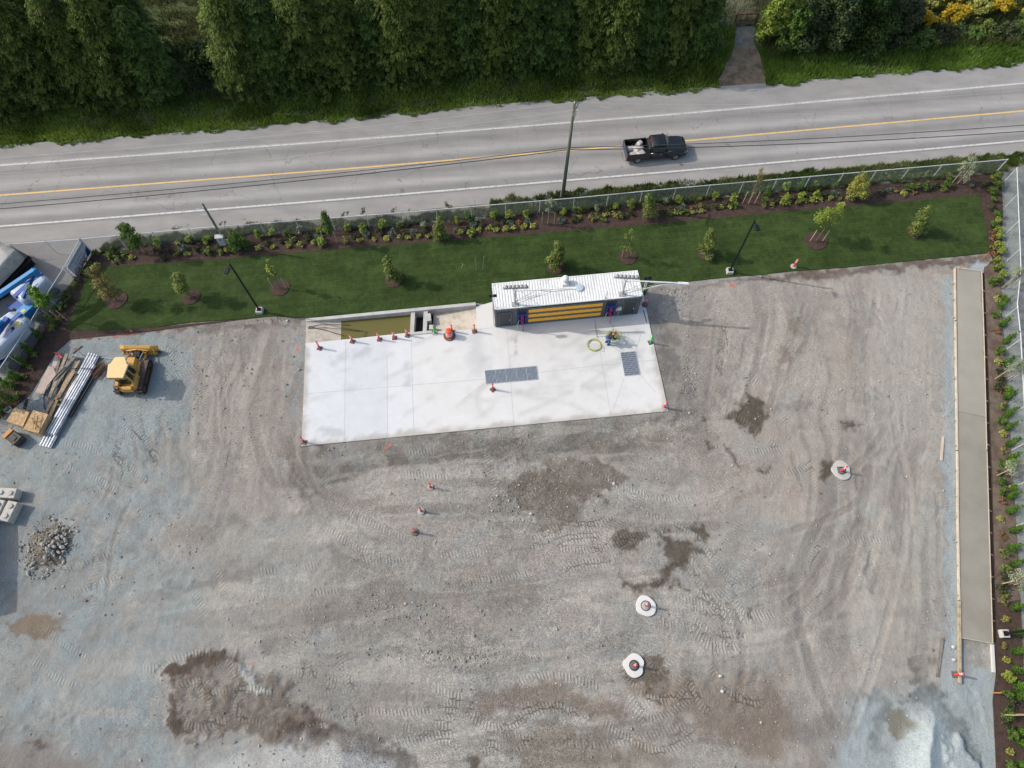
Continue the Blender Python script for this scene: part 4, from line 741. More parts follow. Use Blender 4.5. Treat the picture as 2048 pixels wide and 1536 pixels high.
# yard lamp posts
def lamp_post(px_, py_, aim, label, H=7.2):
    B = G(px_, py_); t = thing('lamp_post', label, 'street lamp', B, 0, 'black yard lamp posts')
    MB().prism([(-.27, -.27), (.27, -.27), (.27, .27), (-.27, .27)], -.2, .42).build('concrete_base', conc2, t, bevel=.03)
    m = MB(); m.box((0, 0, .44), (.32, .32, .05)); m.tube([(0, 0, .42), (0, 0, H)], [.085, .075], 8); m.build('pole', blackm, t, smooth=False)
    ax, ay = math.cos(aim), math.sin(aim); m = MB(); m.bar((0, 0, H - .08), (ax * .35, ay * .35, H - .05), .07, .07); m.build('lamp_arm', blackm, t)
    m = MB(); m.tr((ax * .62, ay * .62, H - .04), aim); m.box((0, 0, 0), (.6, .36, .1), taper=.85); m.build('lamp_head', blackm, t, bevel=.02)
    m = MB(); m.tr((ax * .62, ay * .62, H - .095), aim); m.box((0, 0, 0), (.5, .28, .012)); m.build('lamp_lens', porc, t); return t
lamp_post(521, 624, R(-100), 'black lamp post on a white base at the lawn edge left of the water pit')
lamp_post(1458, 545, R(-80), 'black lamp post on a white base at the lawn edge right of the long cabin')
lamp_post(2004, 1268, R(180), 'white lamp base with black pole in the bark mulch beside the poured walk')
# ------------------------------------------------------------------ FOR SALE banner on the left fence
print('banner')
A = Vector((*lf[0], 0)); Bv = Vector((*lf[1], 0)); dv_ = (A - Bv).normalized(); nv = Vector((dv_.y, -dv_.x, 0))
bn = thing('sale_banner', 'white and blue FOR SALE banner tied to the slanting fence', 'banner', Bv + nv * .06); L = (A - Bv).length
def bpn(u, z, o_=0): return dv_ * u + Vector((0, 0, z)) + nv * o_
ban_m = mat('banner_cloth', S(206, 214, 226), .7); MB().add([bpn(.1, .08), bpn(L - .1, .08), bpn(L - .1, 1.62), bpn(.1, 1.62), bpn(.1, .08, .02), bpn(L - .1, .08, .02), bpn(L - .1, 1.62, .02), bpn(.1, 1.62, .02)], [(0, 3, 2, 1), (4, 5, 6, 7), (0, 1, 5, 4), (1, 2, 6, 5), (2, 3, 7, 6), (3, 0, 4, 7)]).build('cloth', ban_m, bn)
navy = mat('navy_ink', S(40, 60, 130), .6); redm = mat('red_ink', S(190, 40, 60), .6)
MB().add([bpn(L - .75, .1, .024), bpn(L - .12, .1, .024), bpn(L - .12, 1.0, .024), bpn(L - .45, .75, .024)], [(0, 1, 2, 3)]).build('blue_corner', navy, bn)
MB().add([bpn(.12, .1, .024), bpn(L - .8, .1, .024), bpn(L - .8, .2, .024), bpn(.12, .2, .024)], [(0, 1, 2, 3)]).build('blue_band', navy, bn)
MB().add([bpn(.35, .62, .024), bpn(L - .5, .62, .024), bpn(L - .5, .68, .024), bpn(.6, .68, .024), bpn(.6, .75, .024), bpn(.25, .65, .024)], [(0, 1, 2, 3, 4, 5)]).build('arrow_line', navy, bn)
def text(body, size, org, ex, ey, m, name, parent, align='CENTER', off=.004, bold=0):
    cu = bpy.data.curves.new(name, 'FONT'); cu.body = body; cu.size = size; cu.align_x = align; cu.offset = bold; ob = bpy.data.objects.new('tmp', cu); C.objects.link(ob)
    dg = bpy.context.evaluated_depsgraph_get(); me = bpy.data.meshes.new_from_object(ob.evaluated_get(dg)); bpy.data.objects.remove(ob)
    ex = Vector(ex); ey = Vector(ey); nz = ex.cross(ey)
    for v in me.vertices: v.co = Vector(org) + ex * v.co.x + ey * v.co.y + nz * off
    me.materials.clear(); me.materials.append(m); o = bpy.data.objects.new(name, me); C.objects.link(o); o.parent = parent; return o
text('Certified Pre-Owned', .30, bpn(L / 2 - .05, 1.3, .022), dv_, (0, 0, 1), navy, 'banner_lettering', bn)
text('Equipment', .30, bpn(L / 2 - .05, .92, .022), dv_, (0, 0, 1), redm, 'banner_lettering', bn)
text('FOR SALE', .42, bpn(L / 2 - .35, .24, .022), dv_, (0, 0, 1), redm, 'banner_lettering', bn, bold=.012)
t = thing('blue_banner', 'blue banner on the road fence at the far left edge', 'banner', G(-2, 500, 1.0)); MB().tr(rz=RD).box((-.9, -.1, .05), (3.0, .03, 1.1)).build('cloth', mat('blue_cloth', S(110, 140, 190), .7), t)
# ------------------------------------------------------------------ container cabin
print('cabin')
CB = G(991, 654, PZ); CA = R(6.1); cab = thing('container_cabin', 'long grey container cabin with white roof and orange striped wall panels', 'cabin', CB, CA)
LC, WC, HC = 11.95, 2.42, 2.82
cg = mat('cabin_grey', S(112, 116, 120), .6, bump=.003, bscale=5); cw = mat('white_roof', S(238, 239, 238), .5, col2=S(216, 216, 210), scale=.8, thr=(.5, .72)); og = mat('orange_panel', S(255, 184, 46, .92), .55); dkd = mat('door_dark', S(62, 66, 72), .5)
m = MB(); z0 = 0
def corr(m, x0, x1, y_, amp, step, face='front', z0=0, z1=HC):
    k = max(2, int((x1 - x0) / step)); pts = []
    for i in range(k):
        a = x0 + (x1 - x0) * i / k; w_ = (x1 - x0) / k
        for f_, d in ((0, 0), (.35, 0), (.5, amp), (.85, amp)): pts.append((a + w_ * f_, d))
    pts.append((x1, 0))
    for (xa, da), (xb, db) in zip(pts, pts[1:]):
        if face == 'front': m.quad((xa, y_ + da, z0), (xb, y_ + db, z0), (xb, y_ + db, z1), (xa, y_ + da, z1))
        else: m.quad((y_ + da, xa, z0), (y_ + db, xb, z0), (y_ + db, xb, z1), (y_ + da, xa, z1))
corr(m, .06, LC - .06, .02, .035, .28); corr(m, .06, LC - .06, WC - .02, -.035, .28); corr(m, .06, WC - .06, .02, .03, .28, 'side'); corr(m, .06, WC - .06, LC - .02, -.03, .28, 'side'); m.build('wall', cg, cab, fix=False)
fr_ = MB()
for x in (.05, LC - .05):
    for y in (.05, WC - .05): fr_.box((x, y, HC / 2), (.13, .13, HC))
for y in (.05, WC - .05):
    fr_.box((LC / 2, y, .06), (LC - .26, .12, .12)); 
for x in (.05, LC - .05): fr_.box((x, WC / 2, .06), (.12, WC - .26, .12))
fr_.build('corner_frame', cg, cab)
m = MB(); k = 52
for i in range(k):
    a = .06 + (LC - .12) * i / k; w_ = (LC - .12) / k
    for (f0, d0), (f1, d1) in zip(((0, 0), (.3, .0), (.42, .035), (.88, .035)), ((.3, .0), (.42, .035), (.88, .035), (1, 0))):
        m.quad((a + w_ * f0, .05, HC + .02 + d0), (a + w_ * f1, .05, HC + .02 + d1), (a + w_ * f1, WC - .05, HC + .02 + d1), (a + w_ * f0, WC - .05, HC + .02 + d0))
m.build('roof', cw, cab, fix=False)
m = MB()
for y in (.03, WC - .03): m.box((LC / 2, y, HC + .01), (LC - .3, .1, .1))
for x in (.03, LC - .03): m.box((x, WC / 2, HC + .01), (.1, WC - .3, .1))
for x in (.08, LC - .08):
    for y in (.08, WC - .08): m.box((x, y, HC + .02), (.17, .17, .14))
m.build('roof_edge', cw, cab)
pn = MB()
for i in range(22):
    pn.box((2.72 + (i + .5) * 6.05 / 22, -.02, 1.35), (6.05 / 22 - .004, .03 if i % 2 else .04, 2.5))
pn.build('striped_panel_wall', mat('panel_grey', S(112, 108, 104), .6), cab)
for j, zc in enumerate((.62, 1.38, 2.14)):
    m = MB()
    for i in range(22): m.box((2.72 + (i + .5) * 6.05 / 22, -.035 - .008 * (i % 2), zc + (.025 if i % 2 else 0)), (6.05 / 22 + .002 * (i % 2), .02, .42))
    m.build('orange_stripe', og, cab)
for x0, wd in ((.33, .98), (10.62, .98)):
    d = MB().box((x0 + wd / 2, -.005, 1.12), (wd, .05, 2.1)).build('door', dkd, cab); MB().box((x0 + wd - .12, -.05, 1.05), (.05, .05, .16)).build('door_handle', galv, d)
    MB().box((x0 + wd / 2, -.06, .05), (wd, .14, .05)).build('door_sill', porc, d); f_ = MB()
    for xx in (x0 - .03, x0 + wd + .03): f_.box((xx, -.02, 1.12), (.06, .09, 2.22))
    f_.box((x0 + wd / 2, -.02, 2.22), (wd, .085, .06)); f_.build('door_frame', cg, d)
bl_m = mat('reel_blue', S(50, 74, 170), .5); rh = mat('red_hose', S(196, 64, 84), .55); yh = mat('yellow_hose', S(206, 222, 110), .55)
for x in (2.2, 9.5):
    r_ = MB(); 
    for dx in (-.3, .3): r_.box((x + dx, -.12, 1.2), (.05, .22, 1.5))
    for zc in (.5, 1.2, 1.9): r_.box((x, -.12, zc), (.53, .26, .06))
    rr_ = r_.build('hose_reel', bl_m, cab)
    MB().box((x, .0, 1.3), (.84, .045, 2.2)).build('reel_recess', dkd, cab)
    m = MB()
    for zc in (.85, 1.55):
        for dx in (-.08, 0, .08): m.tube([(x + dx, -.16 + .17 * math.cos(a), zc + .17 * math.sin(a)) for a in np.linspace(0, 6.28, 13)[:-1]], .03, 5, closed=True)
    m.tube([(x + .05, -.38, .9), (x + .08, -.5, .45), (x + .02, -.55, .05), (x + .05, -.7, .03)], .025, 5); m.build('reel_hose', rh, rr_)
    m = MB(); m.tube([(x - .25, -.2, 1.1), (x - .4, -.4, .8), (x - .45, -.42, .35), (x - .6, -.5, .05)], .022, 5); m.build('hose_tail', yh, rr_)
m = MB(); m.box((10.25, -.1, 1.35), (.3, .16, .4)); m.box((10.05, -.07, 1.2), (.1, .1, .5)); m.tube([(10.25, -.08, 1.1), (10.25, -.08, .2)], .02, 6); m.build('control_box', galv, cab)
# roof gear: swinging jib arms, vent, floodlights
def roof_pt(px_, py_, z): v = G(px_, py_, z) - Vector(CB); return Matrix.Rotation(-CA, 3, 'Z') @ v
def jib(u, tip, sc_px, label):
    t = thing('jib_arm', label, 'boom', tuple(Vector(CB) + Matrix.Rotation(CA, 3, 'Z') @ Vector((u, .3, HC + .06))), sc_px, 'roof jib arms')
    H = 2.1; L = tip; jm_ = mat('jib_grey', S(172, 172, 172), .5)
    MB().box((0, 0, .04), (.5, .4, .08)).build('base_plate', jm_, t); MB().tube([(0, 0, 0), (0, 0, H)], .06, 8).build('mast', jm_, t)
    m = MB(); m.tube([(0, 0, H - .05), (L, 0, H)], .055, 6); m.tube([(.05, 0, .15), (L * .62, 0, H - .35), (L, 0, H - .1)], .05, 6); m.tube([(L * .35, 0, H - .05), (L * .35, 0, H * .45)], .03, 5); m.tube([(L * .35, 0, H - .05), (L * .62, 0, H - .35)], .03, 5); m.box((L * .93, 0, H - .03), (.8, .2, .12)); m.build('boom', cw, t)
    m = MB(); 
    for q in ((L * .35, .0), (L * .62, 0)): m.tube([(0, 0, .4), (q[0], 0, H - .1)], .015, 4)
    m.tube([(0, 0, .2), (-.05, 1.4, .05)], .02, 4); m.tube([(0, 0, H - .2), (.5, 1.2, .05)], .02, 4); m.build('brace', jm_, t)
    m = MB()
    for i in range(6): m.lathe([(.02, -.14), (.155, -.12), (.155, .12), (.02, .14)], (-.7 + i * .3, .28, H + .04), 10, axis='Y')
    m.box((.05, .28, H - .06), (2.0, .22, .1)); m.build('hose_saddle', jm_, t); m = MB(); m.tube([(0, 0, H - .1), (.25, .28, H - .05)], .03, 5); m.tube([(0, 0, H - .1), (-.3, .28, H - .05)], .03, 5); m.build('saddle_bracket', jm_, t)
jib(1.66, 4.65, R(2.4), 'left white jib arm swung along the cabin roof'); jib(10.33, 4.75, R(-3.6), 'right white jib arm reaching past the cabin end over the gravel')
q = roof_pt(1131, 556, 3.6); t = thing('roof_vent', 'round white turbine vent on the middle of the cabin roof', 'vent', tuple(Vector(CB) + Matrix.Rotation(CA, 3, 'Z') @ Vector((q.x, q.y, HC + .03))), CA)
MB().box((0, -.1, .12), (.6, .6, .24), taper=.85).build('vent_base', cw, t, bevel=.02); MB().lathe([(.17, .2), (.19, .36), (.28, .43), (.31, .56), (.26, .7), (.1, .79), (.01, .81)], (0, 0, 0), 18).build('vent_dome', cw, t, smooth=True)
q = roof_pt(1159, 576, 2.95); t = thing('roof_hatch', 'pale blue round lid on the cabin roof at the end of the left jib arm', 'hatch', tuple(Vector(CB) + Matrix.Rotation(CA, 3, 'Z') @ Vector((q.x, q.y, HC + .05))), CA)
MB().lathe([(.36, 0), (.36, .07), (.3, .12), (.01, .14)], (0, 0, 0), 22).build('lid', mat('lid_blue', S(190, 210, 220), .4), t)
def flood(u, v, lab):
    t = thing('floodlight_mast', lab, 'floodlight', tuple(Vector(CB) + Matrix.Rotation(CA, 3, 'Z') @ Vector((u, v, .05))), CA); MB().tube([(0, 0, .1), (0, 0, 4.5)], .035, 6).build('mast', galv, t)
    MB().tr((0, 0, 4.55)).box((-.14, -.05, 0), (.3, .22, .22), rx=.5).build('lamp_housing', blackm, t); MB().tr((0, 0, 4.55)).box((.2, -.05, .02), (.3, .22, .22), rx=.5).build('lamp_housing', blackm, t)
    MB().box((0, 0, .06), (.18, .18, .04)).build('base_plate', galv, t)
flood(-.12, .25, 'black floodlight on a thin mast at the left end of the cabin'); flood(LC + .14, .55, 'black floodlight on a thin mast at the right end of the cabin')
t = thing('antenna', 'thin whip antenna at the front edge of the cabin roof', 'antenna', tuple(Vector(CB) + Matrix.Rotation(CA, 3, 'Z') @ Vector((8.95, .1, HC + .06))), CA); MB().tube([(0, 0, 0), (.02, 0, 1.1)], .014, 5).box((0, 0, .03), (.08, .08, .06)).build('whip', blackm, t)
# ------------------------------------------------------------------ channelizer posts
print('posts')
om = mat('delineator_red', S(250, 72, 70), .5); gm_ = mat('delineator_green', S(60, 204, 80), .5); wm_b = mat('reflective_white', S(236, 236, 236), .4); rbm = mat('rubber_base', S(92, 90, 90), .8, col2=S(118, 116, 114), scale=9); cb = mat('pale_base', S(176, 176, 172), .8)
def delin(px_, py_, label, green=False, base='sq', z=None, lean=(0, 0), rot=0, bm_=None):
    p = G(px_, py_, PZ if z is None else z)
    if z is None and True: pass
    t = thing('traffic_delineator', label, 'traffic post', p, rot, 'slim traffic posts'); t.rotation_euler = (lean[0], lean[1], rot)
    m = MB()
    if base == 'sq': m.box((0, 0, .03), (.4, .4, .05), taper=.92)
    else: m.lathe([(.27, 0), (.27, .05), (.2, .08), (.01, .09)], n=16)
    m.build('rubber_base', bm_ or rbm, t); MB().lathe([(.1, .05), (.085, .12), (.07, 1.05), (.06, 1.12), (.03, 1.15)], n=10).build('post', gm_ if green else om, t, smooth=True)
    MB().tube([(-.04, 0, 1.13), (-.03, 0, 1.2), (.03, 0, 1.2), (.04, 0, 1.13)], .018, 5).build('handle', gm_ if green else om, t)
    if not green:
        for z0_ in (.68, .9): MB().lathe([(.078, z0_), (.082, z0_ + .005), (.08, z0_ + .11), (.074, z0_ + .115)], n=10).build('white_band', wm_b, t)
for a in ((639.4,696.6,'leftmost red traffic post beside the pit, dark square base'), (705,683,'red traffic post at the left end of the murky water, second along the pit edge'), (759,679,'red traffic post third along the pit edge, over the water'),
          (789,676,'red traffic post fourth along the pit edge, over the water'), (815,671,'red traffic post just left of the pit dividers'), (904,663,'red traffic post behind the fat orange barrel'), (949,663,'red traffic post right of the barrel at the dry end of the pit'),
          (608.6,884.6,'red traffic post at the bottom left corner of the white slab')): delin(*a, rot=random.uniform(-.3, .3))
delin(869.5, 666, 'green traffic post between the pit dividers and the orange barrel', green=True, bm_=cb); delin(985.5, 779, 'red traffic post on a diamond-turned base below the long grate', rot=.78)
delin(1290, 609.5, 'red traffic post at the right end of the cabin on a round base', base='rd'); delin(1301, 685, 'green traffic post on a dark base at the right edge of the slab', green=True, rot=.3); delin(1328, 815, 'red traffic post on a round base at the bottom right slab corner', base='rd', bm_=cb)
delin(1587, 533, 'red traffic post standing on the lawn right of the lamp post', base='rd', z=.07, bm_=cb); delin(861, 975, 'topmost of three red traffic posts on the dirt below the slab', base='sq', z=.02, bm_=cb); delin(842.5, 1022.6, 'middle of three red traffic posts on the dirt below the slab', base='rd', z=.02, bm_=cb)
delin(829.5, 1064.6, 'lowest of three red traffic posts on the dirt below the slab', base='rd', z=.02); delin(1682, 942, 'red traffic post standing on the stained manhole at the right', z=.16, base='rd'); delin(1291, 1211, 'red traffic post standing on the upper pale manhole ring', z=.16, base='rd', bm_=cb); delin(1268, 1331, 'red traffic post standing on the lower pale manhole ring', z=.16, base='rd')
delin(1909, 1349, 'red traffic post beside the long form board at the lower right', z=.05, bm_=rbm)
t = thing('traffic_barrel', 'fat orange traffic barrel with white bands on a black ring base', 'barrel', G(899, 672, PZ)); MB().lathe([(.5, 0), (.5, .06), (.42, .1), (.3, .1)], n=20).build('rubber_ring', rbm, t)
MB().lathe([(.31, .08), (.31, .3), (.28, .31), (.28, .55), (.255, .56), (.255, .8), (.23, .81), (.23, .98), (.1, 1.02), (.01, 1.02)], n=18).build('drum', mat('barrel_orange', S(250, 96, 56), .5), t)
for z_, r_ in ((.36, .284), (.6, .259)): MB().lathe([(r_ - .01, z_), (r_ + .004, z_ + .01), (r_ + .004, z_ + .1), (r_ - .01, z_ + .11)], n=18).build('white_band', wm_b, t)
MB().tube([(-.12, 0, 1.0), (-.1, 0, 1.1), (.1, 0, 1.1), (.12, 0, 1.0)], .02, 6).build('handle', om, t)
# manholes
for px_, py_, lab, hz2 in ((1291,1212,'upper white concrete manhole ring with a grey lid',0), (1268,1331,'lower white concrete manhole ring with a dark round lid, beside wet mud',0), (1682,941,'square-lidded manhole in a pale concrete collar beside a wet patch',1)):
    t = thing('manhole', lab, 'manhole', G(px_, py_, 0)); pts = [((.7 + .07 * math.sin(3 * a + px_) + .04 * math.sin(5 * a)) * math.cos(a), (.72 + .07 * math.sin(2 * a + px_)) * math.sin(a)) for a in np.linspace(0, 6.283, 29)[:-1]]
    MB().prism(pts, -.15, .13).build('collar', conc if not hz2 else conc2, t, bevel=.02)
    if hz2: MB().box((0, 0, .14), (.62, .5, .02)).build('lid_rim', blackm, t); MB().box((0, 0, .155), (.48, .36, .02)).build('lid', conc2, t)
    else: MB().lathe([(.36, .12), (.36, .14), (.01, .145)], n=24).build('lid_rim', dkd, t); MB().lathe([(.3, .14), (.3, .155), (.01, .158)], n=24).build('lid', conc2 if py_ < 1300 else mat('iron', S(96, 96, 98), .7), t)
# ------------------------------------------------------------------ person and hoses
print('person')
def skin(name, verts, edges, radii, m, parent, sub=2, root=0):
    me = bpy.data.meshes.new(name); me.from_pydata(verts, edges, []); o = bpy.data.objects.new(name, me); C.objects.link(o); me.materials.append(m)
    md = o.modifiers.new('skin', 'SKIN'); md.use_smooth_shade = True; sv = me.skin_vertices[0].data
    for i, r in enumerate(radii): sv[i].radius = (r, r) if not isinstance(r, tuple) else r; sv[i].use_root = (i == root)
    sb = o.modifiers.new('sub', 'SUBSURF'); sb.levels = sb.render_levels = sub
    if parent: o.parent = parent
    return o
PP = G(1214, 687, PZ); pr = thing('person', 'person in black hoodie and blue jeans bending over a green hose bundle', 'person', PP, R(20))
skin_m = mat('skin', S(206, 150, 130), .6); hood_m = mat('black_hoodie', S(54, 54, 58), .85); jean_m = mat('blue_jeans', S(62, 104, 160), .8); boot = mat('dark_boots', S(40, 42, 50), .7); hair = mat('red_cap', S(170, 60, 56), .7)
# joints: pelvis, spine, chest, neck, head, legs, arms (facing +x)
bv = [(0, 0, .92), (.12, 0, 1.12), (.3, 0, 1.3), (.42, 0, 1.38), (.52, 0, 1.44), (.02, .1, .88), (.08, .12, .48), (-.04, .13, .09), (.12, .14, .05), (.02, -.1, .88), (.12, -.13, .5), (.0, -.15, .09), (.16, -.16, .05),
      (.28, .2, 1.28), (.42, .25, 1.02), (.62, .18, .92), (.28, -.2, 1.28), (.4, -.27, 1.04), (.6, -.2, .88), (.7, .15, .9), (.68, -.18, .86)]
be = [(0, 1), (1, 2), (2, 3), (3, 4), (0, 5), (5, 6), (6, 7), (7, 8), (0, 9), (9, 10), (10, 11), (11, 12), (2, 13), (13, 14), (14, 15), (15, 19), (2, 16), (16, 17), (17, 18), (18, 20)]
br = [.13, .13, .14, .06, .07, .09, .06, .045, .04, .09, .06, .045, .04, .06, .045, .035, .06, .045, .035, .03, .03]
skin('body', bv, be, br, skin_m, pr)
skin('hoodie', [bv[0], bv[1], bv[2], bv[3], bv[13], bv[14], bv[15], bv[16], bv[17], bv[18]], [(0, 1), (1, 2), (2, 3), (2, 4), (4, 5), (5, 6), (2, 7), (7, 8), (8, 9)], [.17, .185, .2, .1, .09, .07, .06, .09, .07, .06], hood_m, pr)
skin('jeans', [(0, 0, .93), bv[5], bv[6], bv[7], bv[9], bv[10], bv[11]], [(0, 1), (1, 2), (2, 3), (0, 4), (4, 5), (5, 6)], [.17, .125, .09, .075, .125, .09, .075], jean_m, pr)
for a, c in ((7, 8), (11, 12)): MB().tube([Vector(bv[a]) + Vector((-.07, 0, -.02)), Vector(bv[a]) + Vector((.05, 0, -.02)), Vector(bv[c]) + Vector((.03, 0, -.01))], [.06, .06, .045], 8).build('boot', boot, pr, smooth=True)
MB().ball((.55, 0, 1.47), .115, 12, sx=1.1, sy=.85, sz=1.15).build('head', skin_m, pr, smooth=True); MB().ball((.52, 0, 1.52), .12, 12, sx=1.1, sy=.95, sz=.85).build('cap', hair, pr, smooth=True)
for sy in (1, -1):
    h = MB(); w_ = Vector(bv[19 if sy > 0 else 20]); 
    for i, (dy, ln) in enumerate(((-.03, .07), (-.01, .085), (.01, .08), (.03, .065))): h.tube([w_ + Vector((.02, dy, 0)), w_ + Vector((.02 + ln * .6, dy, -.02)), w_ + Vector((.02 + ln * .7, dy, -.06))], .009, 5)
    h.tube([w_ + Vector((-.01, -sy * .03, 0)), w_ + Vector((.03, -sy * .065, -.02))], .011, 5); h.box(w_ + Vector((0, 0, -.005)), (.08, .075, .03)); h.build('hand', skin_m, pr)
yhb = mat('lime_hose', S(200, 212, 128), .5); ghb = mat('green_hose', S(120, 156, 96), .5)
rr = random.Random(3); c = G(1225, 680, PZ); m = MB(); m2 = MB()
for k in range(30):
    R_ = rr.uniform(.18, .5); cx = c.x + rr.gauss(0, .2); cy = c.y + rr.gauss(.1, .16); cz = PZ + rr.uniform(.1, .9); tx, ty = rr.uniform(-.9, .9), rr.uniform(-.9, .9); a0 = rr.uniform(0, 6); a1 = a0 + rr.uniform(3, 6)
    pts = [(cx + R_ * math.cos(a), cy + R_ * math.sin(a) * .8, max(PZ + .025, cz + R_ * (tx * math.cos(a) + ty * math.sin(a)) * .6)) for a in np.linspace(a0, a1, 14)]
    (m if k % 2 else m2).tube(pts, .014, 5)
t = thing('hose_bundle', 'tangled bundle of lime and green hoses held by the bending person', 'hose'); m.build('lime_hose', yhb, t); m2.build('green_hose', ghb, t)
m = MB(); c = G(1188, 690.5, PZ)
for k in range(7): m.tube([(c.x + (.56 + .06 * math.sin(k * 2 + 3 * a) + rr.uniform(-.03, .03)) * math.cos(a), c.y + (.52 + .07 * math.sin(k + 2 * a)) * math.sin(a), PZ + .03 + .03 * (k % 3)) for a in np.linspace(0, 6.283, 26)[:-1]], .015, 5, closed=True)
tag(m.build('coiled_hose', yhb), 'loose ring of lime hose lying on the slab left of the person', 'hose')
def pl(pts, z=PZ): return [G(x, y, z + .02) for x, y in pts]
def sm(pts, n_=6):
    out = []
    for i in range(len(pts) - 1):
        a = pts[max(i - 1, 0)]; b = pts[i]; c = pts[i + 1]; d = pts[min(i + 2, len(pts) - 1)]
        for k in range(n_): t = k / n_; out.append(.5 * (2 * b + (c - a) * t + (2 * a - 5 * b + 4 * c - d) * t * t + (3 * b - a - 3 * c + d) * t ** 3))
    return out + [pts[-1]]
m = MB(); m.tube(sm(pl([(1194,676),(1191,655),(1190,640)])), .016, 5); m.tube(sm(pl([(1200,700),(1208,703),(1206,693),(1198,690)])), .012, 5); m.tube(sm(pl([(1194,673),(1212,672),(1225,662),(1226,650)])), .012, 5); tag(m.build('thin_hose', mat('grey_hose', S(168, 172, 150), .6)), 'thin loose hose ends trailing on the slab towards the cabin', 'hose')
tag(MB().tube(pl([(1287,621),(1293,644)]), .03, 6).build('steel_rod', mat('rust', S(120, 74, 60), .8)), 'thin rusty rod lying at the right edge of the slab', 'rod')
# ------------------------------------------------------------------ pickup
print('pickup')
r0, r1 = G(1274, 326, .02), G(1349, 319, .02); hd = math.atan2(r1.y - r0.y, r1.x - r0.x); wb = (r1 - r0).length; near = (r0 + r1) / 2
ctr = near + Vector((-math.sin(hd), math.cos(hd), 0)) * .88
pk = thing('pickup_truck', 'black pickup truck driving on the road with pale sacks in its bed', 'pickup truck', (ctr.x, ctr.y, .03), hd)
bk_ = mat('black_paint', S(16, 20, 22), .3, coat=.5, spec=.4); gl = mat('car_glass', S(66, 84, 78), .1, spec=.6); ty = mat('tyre', S(34, 34, 35), .85); rim = mat('rim', S(170, 172, 176), .35, metal=.8); chrome = mat('chrome', S(214, 214, 218), .18, metal=.9)
def rring(x, hw, z0, z1, r=.14, n_=5, tw=None):
    tw = tw or hw; pts = []
    for (cy, cz, a0) in ((hw - r * .5, z0 + r * .5, -90), (tw - r, z1 - r, 0), (-tw + r, z1 - r, 90), (-hw + r * .5, z0 + r * .5, 180)):
        rr_ = r * .5 if cz < (z0 + z1) / 2 else r
        for i in range(n_): a = math.radians(a0 + 90 * i / (n_ - 1)); pts.append((x, cy + rr_ * math.cos(a), cz + rr_ * math.sin(a)))
    return pts
hood = MB().loft([rring(.95, .99, .42, 1.16), rring(1.6, .99, .42, 1.17), rring(2.3, .97, .42, 1.13), rring(2.72, .9, .44, 1.04), rring(2.88, .78, .5, .9, .1)]).build('front_body', bk_, pk, smooth=True)
MB().loft([rring(-.72, .99, .42, 1.14, .1), rring(.1, 1.0, .42, 1.15, .1), rring(.96, .99, .42, 1.16, .12)]).build('cab_body', bk_, pk, smooth=True)
m = MB(); m.box((-1.78, .94, .8), (2.1, .12, .76)); m.box((-1.78, -.94, .8), (2.1, .12, .76)); m.box((-1.78, 0, .5), (2.1, 1.78, .1)); m.box((-.76, 0, .85), (.08, 1.76, .72)); m.build('bed', bk_, pk, bevel=.03)
MB().box((-2.86, 0, .84), (.08, 1.94, .66)).build('tailgate', mat('worn_edge', S(70, 80, 86), .5), pk, bevel=.02)
MB().loft([rring(-.66, .86, 1.1, 1.66, .14, tw=.7), rring(-.52, .88, 1.1, 1.83, .16, tw=.72), rring(.5, .88, 1.1, 1.86, .16, tw=.72), rring(.78, .88, 1.1, 1.78, .14, tw=.7)]).build('cab_roof', bk_, pk, smooth=True)
MB().add([(.74, -.68, 1.78), (.74, .68, 1.78), (1.38, .82, 1.17), (1.38, -.82, 1.17)], [(0, 1, 2, 3)]).add([(.74, -.68, 1.78), (1.38, -.82, 1.17), (.6, -.87, 1.15)], [(0, 1, 2)]).add([(.74, .68, 1.78), (1.38, .82, 1.17), (.6, .87, 1.15)], [(0, 1, 2)]).build('windscreen', gl, pk)
for s_ in (1, -1):
    for x0, x1 in ((-.5, .0), (.06, .66)): MB().add([(x0, s_ * .895, 1.2), (x1, s_ * .895, 1.2), (x1 - (.0 if x1 < .5 else .02), s_ * .775, 1.68), (x0, s_ * .775, 1.68)], [(0, 1, 2, 3)]).build('side_window', gl, pk)
    MB().box((.82, s_ * 1.1, 1.25), (.14, .22, .2)).build('wing_mirror', bk_, pk, bevel=.03)
    for x0 in (.28, -.35): MB().box((x0, s_ * 1.005, 1.03), (.16, .03, .035)).build('door_handle', chrome, pk)
    MB().box((2.66, s_ * .76, .88), (.3, .28, .16), rz=-s_ * .35).build('headlight', porc, pk, bevel=.03); MB().box((-2.84, s_ * .92, .92), (.12, .16, .36)).build('tail_light', mat('tail_red', S(170, 20, 34), .3), pk)
    for x in (-wb / 2, wb / 2):
        wh = MB().lathe([(.3, -.13), (.38, -.1), (.39, 0), (.38, .1), (.3, .13)], (x, s_ * .86, .39), 20, axis='Y').build('wheel', ty, pk, smooth=True)
        rm = MB().lathe([(.24, -.02), (.24, .02), (.06, .04), (.01, .04)], (x, s_ * .985, .39), 16, axis='Y'); rm.build('rim', rim, wh)
MB().box((-2.95, 0, .5), (.14, 1.9, .2)).build('rear_bumper', chrome, pk, bevel=.03); MB().box((2.9, 0, .55), (.16, 1.5, .22)).build('front_bumper', chrome, pk, bevel=.04)
MB().box((-.62, 0, 1.8), (.06, .34, .05)).build('brake_light', mat('brake_red', S(190, 50, 50), .4), pk); MB().add([(-.735, -.6, 1.22), (-.735, .6, 1.22), (-.675, .52, 1.62), (-.675, -.52, 1.62)], [(0, 1, 2, 3)]).build('rear_window', gl, pk)
MB().ball((1.1, 0.05, 1.42), .06, 8, sz=.3).build('licence_sticker', porc, pk)
